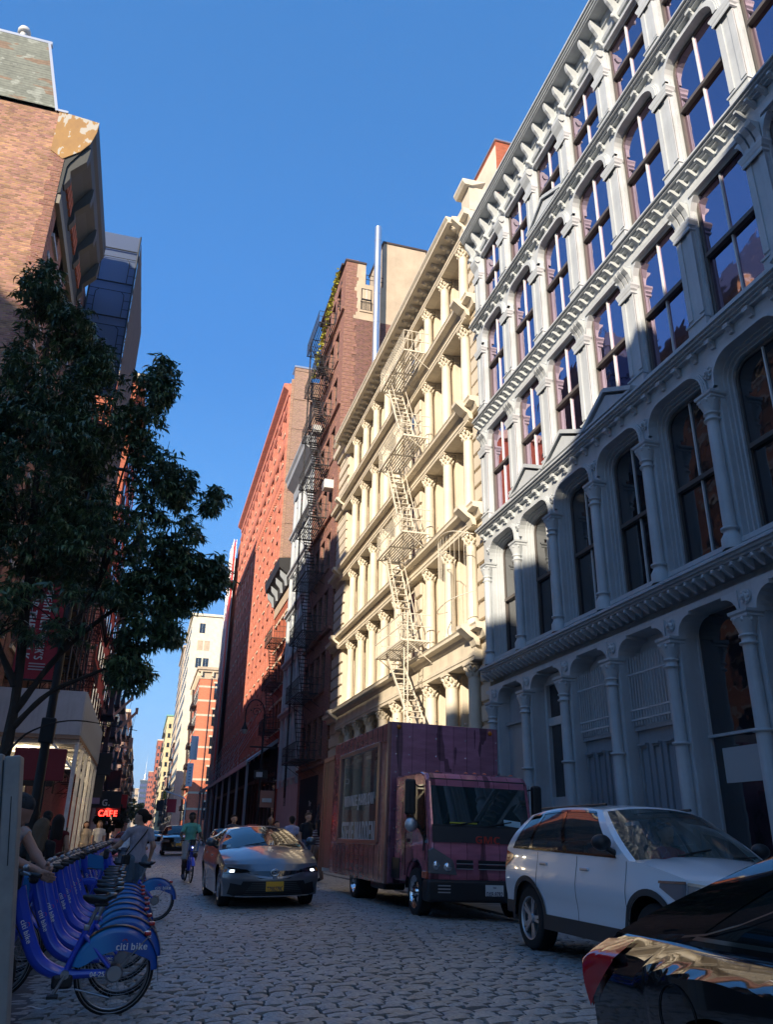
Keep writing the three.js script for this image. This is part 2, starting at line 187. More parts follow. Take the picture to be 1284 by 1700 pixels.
{
  const L = 20.2, U = (k) => .43 + 2.15 * k, N = 9;
  const B = thing('cast_iron_building', 'pale grey painted cast-iron front of five storeys with bracketed cornices, nearest on the right', 'building', [XR, 0, -22], -Math.PI / 2);
  const lev = [ // sill, opening base, opening top, corner radius, cornice ledge, next floor
    { y0: .05, o0: .12, o1: 5.45, r: 0, top: 5.57, i: .2 }, { y0: 5.9, o0: 6.3, o1: 9.98, r: .46, top: 10.25, i: .19 }, { y0: 10.25, o0: 10.8, o1: 13.98, r: 0, top: 14.2, i: .25 }, { y0: 14.2, o0: 14.82, o1: 17.98, r: .44, top: 18.15, i: .25 }, { y0: 18.15, o0: 18.8, o1: 21.2, r: 0, top: 22.3, i: .25 }];
  const wall = mb(); wall.box(-.002, L, .05, 22.3, -13, -.5);
  for (const l of lev) wall.ext([[0, l.y0], [L, l.y0], [L, l.top], [0, l.top]], -.5, 0, 0, range(N).map(k => arch(U(k) + (l.i ?? .25), U(k + 1) - (l.i ?? .25), l.o0, l.o1, l.r)));
  { const l = lev[1]; for (const k of range(N)) { for (const [a, z0, z1] of [[.22, -.5, -.12], [.255, -.5, -.2], [.29, -.5, -.27]]) wall.ext(arch(U(k) + .185, U(k + 1) - .185, l.o0 - .02, l.o1 + .02, l.r), z0 - a * .01, z1, 0, [arch(U(k) + a, U(k + 1) - a, l.o0 - .01, l.o1 - (a - .19), l.r - (a - .19))]); } }
  wall.build('wall', M.greyIron, B);
  // cornices with their brackets
  const cor = (y, out, h, nm = 'cornice') => mb().prof([[-.1, y], [out * .36, y], [out * .36, y + h * .22], [out * .58, y + h * .24], [out * .58, y + h * .42], [out * .8, y + h * .44], [out * .8, y + h * .66], [out, y + h * .68], [out, y + h * .9], [out * .9, y + h], [-.1, y + h + .04]], -.05, L).build(nm, M.greyIron, B);
  cor(5.9, .29, .22); cor(10.38, .28, .22); cor(14.4, .27, .2); cor(18.3, .28, .22);
  const dent = (y, h, out, step, w) => { const d = mb().prof([[0, y + h * .3], [out, y + h * .8], [out, y + h], [0, y + h]], 0, w).build('dentil', M.greyIron, new THREE.Group()); rep(d, B, range(Math.floor(L / step)).map(i => [i * step, 0, 0])); };
  dent(5.62, .29, .24, .26, .06); dent(14.16, .25, .22, .30, .07);
  const brk = (y, h, out, step, w) => { const d = mb(); d.ext(scroll(out, h), 0, w); d.box(out * .55, out * .98, h * .55, h, -.02, w + .02); const g = d.geo(); g.rotateY(-Math.PI / 2); const m = shad(new THREE.Mesh(g, M.greyIron)); m.name = 'bracket'; rep(m, B, range(Math.floor(L / step)).map(i => [.2 + i * step, y, 0])); };
  brk(10.2, .18, .17, .537, .1); brk(18.12, .18, .17, .537, .1);
  // crowning cornice: deep box gutter on paired consoles
  mb().prof([[-.1, 21.95], [.05, 21.95], [.05, 22.22], [.42, 22.22], [.42, 22.27], [.46, 22.27], [.46, 22.34], [.5, 22.34], [.5, 22.41], [.55, 22.41], [.55, 22.48], [-.4, 22.64]], -.05, L).build('cornice', M.greyIron, B);
  { const d = mb(); d.ext([[0, .1], [.07, .1], [.15, .18], [.19, .3], [.14, .44], [.22, .60], [.31, .72], [.35, .84], [.35, .98], [0, .98]], 0, .11, .01); d.sph(.15, .26, .065, .09, 1, .8, 8, 6); const g = d.geo(); g.rotateY(-Math.PI / 2); const m = shad(new THREE.Mesh(g, M.greyIron)); m.name = 'console'; rep(m, B, range(N + 1).flatMap(k => [[U(k) - .3, 21.2, 0], [U(k) + .3, 21.2, 0], [U(k) + 1.08, 21.2, 0]]).filter(p => p[0] < L)); }
  mb().prof([[0, 21.42], [.06, 21.42], [.09, 21.5], [.06, 21.56], [0, 21.56]], 0, L).build('moulding', M.greyIron, B);
  // pediments that stand on two of the cornices
  { const d = mb(), w = 1.05, y = 0, h = .52; const tri = (k, dz0, dz1) => d.ext([[-w * k, y], [w * k, y], [0, y + h * k]], dz0, dz1); tri(.86, -.3, .28); for (const s of [-1, 1]) d.beam([s * w * 1.02, y + .04, .12], [0, y + h + .06, .12], .44, .1); d.beam([-w, .03, .14], [w, .03, .14], .06, .36, V(0, 0, 1)); const m = d.build('pediment', M.greyIron, new THREE.Group()); rep(m, B, [[U(1) + 1.075, 10.66, -.06], [U(2) + 1.075, 10.66, -.06], [U(3) + 1.075, 10.66, -.06], [U(6) + 1.075, 10.66, -.06], [U(2) + 1.075, 18.58, -.06]]); }
  // archivolts and lintel mouldings round the openings
  const trim = (k, l, d, z) => { const ii = l.i ?? .285, x0 = U(k) + ii, x1 = U(k + 1) - ii, y = l.r > 0 ? l.o1 - l.r - .1 : l.o1 - .2; const a = mb(); for (let s = 0; s < 3; s++) { const e = d - s * .032 + .01, o = inset(x0, x1, y, l.o1, l.r, e), q = inset(x0, x1, y, l.o1, l.r, .001 + s * .001), fix = (p) => [[p[1][0], y], ...p.slice(2), [p[0][0], y]]; a.ext([...fix(o), ...fix(q).reverse()], -.02, z + s * .022); } return a; };
  for (const [i, d] of [[1, .10], [3, .16]]) for (const k of range(N)) trim(k, lev[i], d, .045).build('archivolt', M.greyIron, B);
  for (const i of [2, 4]) { const l = lev[i], m = mb(); m.prof([[-.2, l.o1 - .02], [-.16, l.o1 - .09], [-.11, l.o1 - .02], [-.08, l.o1 - .08], [-.04, l.o1 - .01], [.05, l.o1 - .03], [.06, l.o1 + .06], [.02, l.o1 + .09], [0, l.o1 + .09]], -.78, .78); const p = m.build('lintel', M.greyIron, new THREE.Group()); rep(p, B, range(N).map(k => [U(k) + 1.075, 0, 0])); }
  // inner reveals: stepped jambs
  for (const [i, l] of lev.entries()) { if (i < 2) continue; for (const s of [-1, 1]) { const j = mb(); const x = s * .825, t = l.r > 0 ? l.o1 - l.r - .02 : l.o1 - .12; j.box(x - .035 * s, x, l.o0, t, i > 1 ? -.1 : -.17, -.03); if (i == 1) j.box(x - .07 * s, x - .035 * s, l.o0, t, -.34, -.1); const p = j.build('jamb', M.greyIron, new THREE.Group()); rep(p, B, range(N).map(k => [U(k) + 1.075, 0, 0])); } }
  // windows
  for (const i of [1, 2, 3, 4]) { const l = lev[i]; const w = sashWindow(i == 1 ? 1.56 : 1.54, l.o1 - l.o0 - (i == 1 ? .14 : .02), l.r > 0 ? l.r - (i == 1 ? .1 : .06) : 0, { glass: i > 1 ? M.glassBlue : M.glass, frame: M.sash, z: i == 1 ? -.34 : -.13, rail: .5 }); rep(w, B, range(N).map(k => [U(k) + 1.075, l.o0, 0])); mb().box(0, L, l.o0 - .06, l.o0 + .03, -.5, .06).build('sill', M.greyIron, B); }
  // columns and pilasters by storey
  const cols = (nm, b) => rep(b.build(nm, M.greyIron, new THREE.Group()), B, range(N + 1).map(k => [U(k), 0, 0]));
  const round = (y0, yr, y1, y2, r) => { const a = mb(); a.box(-.185, .185, y0, y1, -.02, .015); a.lathe([[r * 1.5, y0], [r * 1.5, y0 + .2], [r * 1.2, y0 + .26], [r * 1.05, y0 + .3], [r, yr], [r * 1.35, yr + .015], [r * 1.35, yr + .055], [r * .95, yr + .07], [r * .9, y1 - .02], [r * 1.25, y1], [r * 1.25, y1 + .03], [r * .92, y1 + .05], [r * .95, y1 + .12], [r * 1.2, y1 + .13], [r * 1.2, y1 + .16], [r * 1.0, y1 + .18], [r * 1.7, y2 - .12]], 0, 0, .1, 14); for (let q = 0; q < 8; q++) { const t = q / 8 * Math.PI * 2 + .2; a.sph(Math.cos(t) * r * 1.45, y2 - .14, .1 + Math.sin(t) * r * 1.45, .035, 1.3, 1, 6, 4); } sqMould(a, 0, .06, [[.17, y2 - .12], [.2, y2 - .08], [.19, y2 - .04], [.225, y2 - .01], [.23, y2 + .04], [0, y2 + .04]], 1.05, .85); return a; };
  cols('column', round(.1, 3.02, 4.46, 5.0, .125)); cols('column', round(6.15, 6.5, 8.72, 9.25, .125));
  // bracketed corners of the ground-floor lintels
  for (const s of [-1, 1]) { const a = mb(); { const p = [[s * .19, 5.02], [s * .19, 5.46], [s * .60, 5.46], [s * .60, 5.38]]; for (let i = 0; i <= 7; i++) { const t = i / 7 * Math.PI / 2; p.push([s * (.585 - .36 * Math.sin(t)), 5.38 - .36 * (1 - Math.cos(t))]); } a.ext(p, -.5, .03); } cols('corner_bracket', a); }
  { const a = mb(); for (const y of [5.3, 9.8]) { a.cyl(0, y, 0, .13, .13, .04, 12, 'z'); a.cyl(0, y, .04, .085, .05, .04, 10, 'z'); a.sph(0, y, .09, .04, 1, .7, 6, 5); for (let q = 0; q < 6; q++) { const t = q * Math.PI / 3; a.sph(Math.cos(t) * .09, y + Math.sin(t) * .09, .05, .035, 1, .5, 5, 4); } } cols('rosette', a); }
  const pil = (y0, y1, w, flutes) => { const a = mb(); a.box(-w / 2, w / 2, y0, y1, -.02, .06); a.box(-w / 2 - .03, w / 2 + .03, y0, y0 + .3, -.02, .1); a.box(-w / 2 - .05, w / 2 + .05, y0 + .3, y0 + .34, -.02, .13); for (let f = 0; f < flutes; f++) { const x = lerp(-w / 2 + .07, w / 2 - .07, flutes > 1 ? f / (flutes - 1) : .5), q = (w - .2) / flutes / 2; a.box(x - q, x + q, y0 + .45, y1 - .15, .05, .085); } return a; };
  const capA = (a, y, w, out) => sqMould(a, 0, .04, [[w / 2, y], [w / 2 + .03, y + .02], [w / 2 + .03, y + .07], [w / 2 + .01, y + .09], [w / 2 + .045, y + .13], [w / 2 + .05, y + .17], [w / 2 + .08, y + .22], [w / 2 + .08, y + .27], [0, y + .27]], 1, out);
  { const a = pil(10.66, 13.3, .48, 2); capA(a, 13.1, .48, .36); for (const s of [-1, 0, 1]) a.prof([[.04, 13.42], [.06, 13.55], [.12, 13.7], [.22, 13.8], [.24, 13.86], [.02, 13.86]], s * .16 - .06, s * .16 + .06); for (const s of [-1, 1]) a.ext([[s * .245, 13.4], [s * .28, 13.6], [s * .36, 13.78], [s * .46, 13.88], [s * .245, 13.9]], -.4, .04); a.ext([[-.2, 13.9], [0, 13.72], [.2, 13.9], [.1, 14.02], [-.1, 14.02]], 0, .05); cols('pilaster', a); }
  { const a = pil(14.66, 17.1, .48, 2); capA(a, 16.98, .5, .38); cols('pilaster', a); }
  { const a = pil(18.58, 20.75, .46, 2); capA(a, 20.2, .46, .34); for (const s of [-1, 1]) a.box(s * .17 - .05, s * .17 + .05, 20.5, 21.2, 0, .08); a.prof([[.02, 20.5], [.08, 20.52], [.11, 20.7], [.2, 20.84], [.26, 20.98], [.24, 21.12], [.15, 21.2], [.02, 21.22]], -.21, .21); for (const s of [-1, 1]) a.cyl(s * .2, 21.0, .16, .1, .1, .05, 10, 'x'); cols('pilaster', a); }
  
  // ground-floor bays
  const bay = (k, f) => { f(U(k) + .2, U(k + 1) - .2, U(k) + 1.075); };
  bay(0, (a, b) => { const p = mb(); p.box(a, b, .1, 5.4, -.46, -.36); p.box(a, b, 4.36, 4.44, -.42, -.22); p.box(a, b, 2.9, 4.36, -.38, -.3); p.box(a, b, 2.84, 2.9, -.42, -.24); p.box(a + .06, b - .06, 1.2, 2.84, -.38, -.32); p.build('shutter_panel', M.greyDark, B); mb().box(a + .1, b - .1, .3, 1.2, -.37, -.35).build('pane', M.glass, B); });
  bay(1, (a, b, c) => { const p = mb(); for (const [y0, y1] of [[.1, .5], [2.1, 2.35], [4.1, 4.3], [5.15, 5.4]]) p.box(a, b, y0, y1, -.55, -.4); for (const x of [a + .06, c + .22, b - .06]) p.box(x - .07, x + .07, .1, 5.3, -.55, -.38); p.box(c - .4, c - .34, .5, 2.1, -.5, -.4); p.box(a, b, 2.06, 2.12, -.5, -.28); const o = p.build('doorway', M.greyIron, B); for (const [x0, x1] of [[a + .13, c + .15], [c + .29, b - .13]]) for (const [y0, y1] of [[.5, 2.06], [2.35, 4.1], [4.3, 5.15]]) mb().box(x0, x1, y0, y1, -.5, -.485).build('pane', M.glass, o); });
  for (const k of [2, 3]) bay(k, (a, b) => { const p = mb(); p.box(a, b, .1, 3.5, -.5, -.3); p.box(a, b, 3.5, 3.58, -.5, -.22); p.build('shutter_panel', M.greyDark, B); const q = mb().ext([[-.145, .3], [.145, .3], [.145, 3.2], [-.145, 3.2]], -.3, -.25, 0, [[[-.105, .34], [.105, .34], [.105, 3.16], [-.105, 3.16]]]); q.box(-.145, .145, 3.2, 3.24, -.3, -.2); rep(q.build('panel', M.greyDark, new THREE.Group()), B, range(4).map(i => [a + .2 + i * (b - a - .4) / 3, 0, 0])); mb().box(a, b, 3.58, 5.4, -.62, -.6).build('pane', M.glass, B); const w = mb(); for (const x of [a + .5, b - .5]) w.box(x - .06, x + .06, 3.6, 5.4, -.6, -.52); w.build('mullion', M.greyDark, B); const g = mb(); for (const y of [3.72, 4.66, 3.92]) g.box(a, b, y - .018, y + .018, -.2, -.16); for (let i = 0; i < 17; i++) { const x = lerp(a + .05, b - .05, i / 16); g.box(x - .011, x + .011, 3.6, 4.95, -.192, -.168); g.cyl(x, 4.95, -.18, .02, .001, .14, 4); g.box(x - .02, x + .02, 3.72, 3.92, -.185, -.175); } g.build('window_grille', M.greyIron, B); });
  for (const k of [4, 5, 6, 7, 8]) bay(k, (a, b) => { const p = mb(); p.box(a, b, .1, .55, -.45, -.25); p.box(a, b, 3.15, 3.2, -.45, -.35); p.box(a, a + .04, .5, 5.4, -.45, -.38); p.box(b - .04, b, .5, 5.4, -.45, -.38); const o = p.build('shop_window', M.greyIron, B); mb().box(a + .04, b - .04, .55, 3.15, -.44, -.43).build('pane', M.glass, o); mb().box(a + .04, b - .04, 3.2, 5.4, -.44, -.43).build('pane', M.glass, o); if (k == 4) mb().box(a + .25, b - .02, 2.35, 2.95, -.425, -.42).build('window_board', std([.42, .42, .42], .8), o); });
}

// ------------------------------------------------------------------ fire escapes (part of their building)
function fireEscape(parent, { x0, x1, ys, out = 1.1, mat = M.iron, sx0, sx1, ladder, gap = .05, z = 0, alt = true }) {
  const root = parent;
  ys.forEach((y, i) => {
    const p = mb(); for (let q = 0; q < 9; q++) p.box(x0, x1, y - .02, y + .01, z + .12 + q * (out - .12) / 9, z + .12 + q * (out - .12) / 9 + .06); p.box(x0, x1, y - .07, y, z + out - .04, z + out); for (const x of [x0, (x0 + x1) / 2, x1]) { p.box(x - .025, x + .025, y - .07, y - .02, z, z + out); p.bar([x, y - .05, z + out * .85], [x, y - .8, z + .02], .018, 4); }
    const o = p.build('fire_escape', mat, root);
    const r = mb(); for (const h of [.5, .95]) { r.box(x0, x1, y + h - .015, y + h + .015, z + out - .03, z + out); for (const x of [x0, x1]) r.box(x - .015, x + .015, y + h - .015, y + h + .015, z, z + out); } const n = Math.round((x1 - x0) / .17); for (let q = 0; q <= n; q++) { const x = lerp(x0, x1, q / n); r.box(x - .008, x + .008, y, y + .95, z + out - .024, z + out - .008); } for (const x of [x0, x1]) for (let q = 1; q < 6; q++) r.box(x - .008, x + .008, y, y + .95, z + q * out / 6, z + q * out / 6 + .016);
    r.build('railing', mat, o);
    if (i + 1 < ys.length) { const Y = ys[i + 1], a = sx0, b = sx1, s = mb(); for (const zz of [z + .32, z + .9]) { s.beam([b, y, zz], [a, Y, zz], .03, .12); s.beam([b, y + .85, zz], [a, Y + .85, zz], .025, .025); for (const t of [.1, .5, .9]) s.bar([lerp(b, a, t), lerp(y, Y, t), zz], [lerp(b, a, t), lerp(y, Y, t) + .85, zz], .01, 4); } const m = 13; for (let q = 1; q < m; q++) { const x = lerp(b, a, q / m), yy = lerp(y, Y, q / m); s.box(x - .09, x + .09, yy - .012, yy + .012, z + .32, z + .9); } s.build('stair', mat, o); }
    if (i === 0 && ladder) { const s = mb(); for (const dx of [-.22, .22]) s.bar([ladder[0] + dx, y + 1, z + out * .8], [ladder[0] + dx, ladder[1], z + out * .8], .022, 5); for (let yy = ladder[1] + .2; yy < y + .9; yy += .3) s.bar([ladder[0] - .22, yy, z + out * .8], [ladder[0] + .22, yy, z + out * .8], .014, 4); s.build('ladder', mat, o); }
  });
}
// ------------------------------------------------------------------ cream columned front
{
  const L = 22.9, B = thing('columned_building', 'cream stone-coloured front with rows of leafy-capped columns between grey and red-brick fronts', 'building', [XR, 0, -44.9], -Math.PI / 2);
  const CU = [4.5, 6.65, 8.8, 10.95, 13.1, 17.3, 19.45, 21.55], lv = [[.1, 6.55, 7.57], [7.6, 11.0, 11.63], [11.66, 15.0, 15.65], [15.68, 19.4, 20.05], [20.1, 23.2, 24.0]];
  const wall = mb(); wall.box(0, L, .05, 24.1, -16, -1.0);
  for (const [a, b, c] of lv) { wall.box(0, L, b + .02, c - .35, -1, -.12); }
  for (const [x0, x1] of [[0, 2.55], [14.0, 16.3], [22.1, L]]) wall.box(x0, x1, .05, 23.4, -1, -.16);
  wall.build('wall', M.cream, B);
  const q = mb(); q.rbox(-.5, .5, 0, .5, -.1, .06, .03, 1);
  for (const [c, w] of [[1.28, 2.5], [14.45, .8], [15.9, .8], [22.5, .75]]) { const pr = mb().rbox(-w / 2, w / 2, .02, .52, -.2, -.06, .03, 1).build('quoin', M.cream, new THREE.Group()); const pos = []; for (const [a, b] of lv) { const n = Math.floor((b - a - .3) / .56); for (let i = 0; i < n; i++) pos.push([c, a + .2 + i * (b - a - .3) / n, 0]); } rep(pr, B, pos); }
  const cap = (a, y, r) => { a.lathe([[r, y], [r * 1.12, y + .02], [r * 1.02, y + .05], [r * 1.05, y + .2], [r * 1.3, y + .36], [r * 1.35, y + .38], [r * 1.3, y + .4]], 0, 0, 0, 12); for (let k = 0; k < 8; k++) { const t = k / 8 * 6.283; for (const [h, o, s] of [[.05, 1.0, 1], [.18, 1.08, .95]]) { const tt = t + (h > .1 ? .39 : 0), g = new THREE.SphereGeometry(1, 6, 4); g.scale(.055 * s, .085, .035); g.rotateX(.5); g.translate(0, y + h + .05, r * o + .035); g.rotateY(tt); a.add(g); const e = new THREE.SphereGeometry(.032, 5, 4); e.translate(0, y + h + .115, r * o + .075); e.rotateY(tt); a.add(e); } } for (let k = 0; k < 4; k++) { const g = new THREE.CylinderGeometry(.065, .065, .07, 8); g.rotateZ(Math.PI / 2); g.translate(0, y + .33, r * 1.5); g.rotateY(Math.PI / 4 + k * Math.PI / 2); a.add(g); } a.box(-r * 1.45, r * 1.45, y + .4, y + .46, -r * 1.45, r * 1.45); };
  lv.forEach(([y0, y1, yt], i) => {
    const r = i ? .2 : .24, a = mb(), yc = y1 - .48; a.lathe([[r * 1.35, y0 + .1], [r * 1.35, y0 + .2], [r * 1.15, y0 + .25], [r * 1.25, y0 + .3], [r * 1.05, y0 + .36], [r, y0 + .42], [r * 1.0, y0 + (yc - y0) * .4], [r * .87, yc]], 0, 0, 0, 16); a.box(-r * 1.4, r * 1.4, y0, y0 + .12, -r * 1.4, r * 1.4); const c = a.build('column', M.creamTrim, new THREE.Group()); const cm = mb(); cap(cm, yc, r * .87); cm.build('capital', M.creamTrim, c); rep(c, B, CU.map(x => [x, 0, -.12]));
    const p = mb(); p.box(-.24, .24, y0, y1, -1, -.42); p.box(-.17, .17, y0 + .3, y1 - .35, -.43, -.39); p.box(-.28, .28, y1 - .3, y1, -.98, -.38); for (const s of [-1, 1]) p.box(s * .2, s * .27, y0, y1 - .25, -.9, -.62); rep(p.build('pier', M.cream, new THREE.Group()), B, CU.map(x => [x, 0, 0]));
    const w = sashWindow(1.34, y1 - y0 - .55, 0, { frame: M.creamIron, munt: M.creamIron, glass: M.glass, z: -.86, cols: i ? 1 : 2 }); const wx = [3.55, 5.575, 7.725, 9.875, 12.02, 18.375, 20.5]; rep(w, B, wx.map(x => [x, y0 + .35, 0])); const bl = mb().box(-.62, .62, y0 + .35 + (y1 - y0 - .5) * .62, y1 - .28, -.84, -.83).build('blind', M.blind, new THREE.Group()); if (i) rep(bl, B, wx.filter((_, k) => hsh(k, i, 3) > .35).map(x => [x, 0, 0]));
    if (i) { const d = sashWindow(.85, y1 - y0 - .6, 0, { frame: M.creamIron, z: -.1, cols: 1 }); rep(d, B, [[15.17, y0 + .3, 0]]); }
    const e = mb(), s = i < 4; e.prof([[-.3, y1], [.14, y1], [.14, y1 + .1], [.17, y1 + .12], [.17, y1 + .24], [.1, y1 + .26], [.1, yt - .34], [.16, yt - .28], [.2, yt - .18], ...(s ? [[.42, yt - .15], [.42, yt - .05], [.46, yt]] : [[.75, yt - .16], [.75, yt - .06], [.84, yt + .06], [.84, yt + .12]]), [-.3, yt + .04]], 2.4, 22.2); e.build('cornice', M.creamTrim, B);
    for (const [x0, x1] of [[-.04, 2.5], [22.15, L - .02]]) { const f = mb(); f.prof([[-.3, yt - .42], [.05, yt - .42], [.1, yt - .3], [.14, yt - .2], [.34, yt - .17], [.34, yt - .06], [.38, yt + (s ? 0 : .1)], [-.3, yt + .04]], x0, x1); f.build('pier_cornice', M.creamTrim, B); }
    const eb = mb(); eb.prof([[0, yt - .62], [.12, yt - .6], [.2, yt - .4], [.3, yt - .36], [.62, yt - .1], [.62, yt + .02], [0, yt + .12]], -.22, .22); rep(eb.build('end_block', M.creamTrim, new THREE.Group()), B, [[2.5, 0, .02], [22.15, 0, .02]].concat(s ? [] : []));
  });
  { const d = mb(); d.ext(scroll(.52, .24), -.09, .09); const g = d.geo(); g.rotateY(-Math.PI / 2); const m = shad(new THREE.Mesh(g, M.creamTrim)); m.name = 'bracket'; const ros = mb().sph(0, .08, .33, .07, .5, 1, 7, 5).cyl(0, .085, .33, .1, .1, .02, 8); ros.build('rosette', M.creamTrim, m); rep(m, B, range(34).map(i => [2.7 + i * .585, 23.6, .1])); }
  mb().box(2.4, 22.2, 24.05, 24.5, -.6, -.2).box(22.1, L, 24.05, 25.2, -.6, .1).box(0, 2.5, 24.05, 24.7, -.6, .1).build('parapet', M.cream, B);
  { const u = mb(); u.prof([[0, 25.2], [.3, 25.2], [.4, 25.35], [.4, 25.45], [-.6, 25.5]], 22.0, L + .1); u.prof([[0, 24.7], [.3, 24.7], [.4, 24.85], [-.6, 24.95]], -.1, 2.6); u.build('coping', M.creamTrim, B); }
  fireEscape(B, { x0: 14.6, x1: 18.2, ys: [8.0, 12.2, 16.35, 20.4], out: 1.15, mat: M.creamIron, sx0: 15.0, sx1: 17.4, z: .15, ladder: [18.0, 4.4] });
  { const s = mb(); for (const zz of [.5, 1.05]) s.beam([18.4, 5.0, zz], [15.4, 8.0, zz], .03, .12); for (let k = 1; k < 13; k++) { const t = k / 13, x = lerp(18.4, 15.4, t), y = lerp(5.0, 8.0, t); s.box(x - .09, x + .09, y - .012, y + .012, .5, 1.05); } s.build('stair', M.creamIron, B); }
  { const w = mb(); w.tube([[20.0, 10.5, .2], [20.4, 10.75, .7], [21.3, 10.8, .95], [22.3, 10.7, .9], [22.8, 10.5, .3]], .015, 24, 5); w.tube([[20.0, 8.6, .2], [20.4, 8.4, .7], [21.3, 8.35, .95], [22.3, 8.4, .9], [22.8, 8.6, .3]], .015, 24, 5); for (let k = 0; k < 14; k++) { const t = .1 + .8 * k / 13; const x = lerp(20.1, 22.7, t), o = .3 + .65 * Math.sin(t * Math.PI); w.bar([x, 8.45, o], [x, 10.7, o], .007, 4); } w.build('balcony_wire', M.creamIron, B); }
  const up = thing('roof_bulkhead', 'white stucco rooftop bulkhead with a brick end above the cream cornice', 'bulkhead', [11.05, 0, -22.6]);
  mb().box(0, .5, 24.3, 28.5, -2.9, -.02).build('wall', M.ivory, up); mb().box(.0, 3.2, 24.3, 28.75, -3, 0).build('brick_end', M.brickOrange, up); up.children[0].position.x = -.03; mb().box(-.06, 3.3, 28.75, 28.83, -3.1, .08).build('coping', M.alu, up);
  const pipe = thing('flue_pipe', 'tall silver metal flue pipe rising behind the cream roof', 'pipe', [11.75, 0, -44.3]);
  const pm = mb().cyl(0, 23.5, 0, .26, .26, 19.6, 16); pm.sph(0, 43.1, 0, .26, .5, 1, 16, 6); pm.build('pipe', std([.72, .73, .74], .3, { metalness: .9 }), pipe); { const r = mb(); for (let y = 25; y < 43; y += 2.4) r.cyl(0, y, 0, .275, .275, .06, 16); r.build('collar', M.alu, pipe); }
}
// ------------------------------------------------------------------ plain fronts with a grid of windows
function front(root, { L, h, depth = 14, mat, xs, rows, ww, y0 = 0, recess = .22, sill = M.band, lintel, frame = M.sash, glass = M.glass, cols = 1, arch: ar = 0, base = .05, side }) {
  const wall = mb(); wall.box(0, L, base, h, -depth, -recess); // rows: [y0, y1]
  const edges = [base, ...rows.flat(), h]; for (let i = 0; i < edges.length; i += 2) wall.box(0, L, edges[i], edges[i + 1], -recess - .001, 0);
  for (const [a, b] of rows) { let x = 0; for (const c of [...xs, L + ww / 2]) { const e = Math.min(L, c - ww / 2); wall.box(x, e, a, b, -recess - .001, 0); x = c + ww / 2; } }
  const wm = wall.build('wall', mat, root);
  const by = new Map(); for (const [a, b] of rows) { const k = (b - a).toFixed(2); if (!by.has(k)) by.set(k, []); by.get(k).push(a); }
  for (const [k, ys] of by) { const w = sashWindow(ww - .02, +k - .01, 0, { frame, glass, cols, z: -recess + .06, fw: .05 }); rep(w, root, ys.flatMap(y => xs.map(x => [x, y, 0]))); if (sill) { const s = mb().box(-ww / 2 - .12, ww / 2 + .12, -.16, .0, -.1, .09).build('sill', sill, new THREE.Group()); rep(s, root, ys.flatMap(y => xs.map(x => [x, y, 0]))); } if (lintel) { const s = mb().box(-ww / 2 - .14, ww / 2 + .14, +k, +k + .22, -.1, .05).build('lintel', lintel, new THREE.Group()); rep(s, root, ys.flatMap(y => xs.map(x => [x, y, 0]))); } }
  return wm;
}
const rightB = (n, l, zFar, c = 'building', g) => thing(n, l, c, [XR, 0, zFar], -Math.PI / 2, g);
const leftB = (n, l, zNear, c = 'building', g) => thing(n, l, c, [XL, 0, zNear], Math.PI / 2, g);
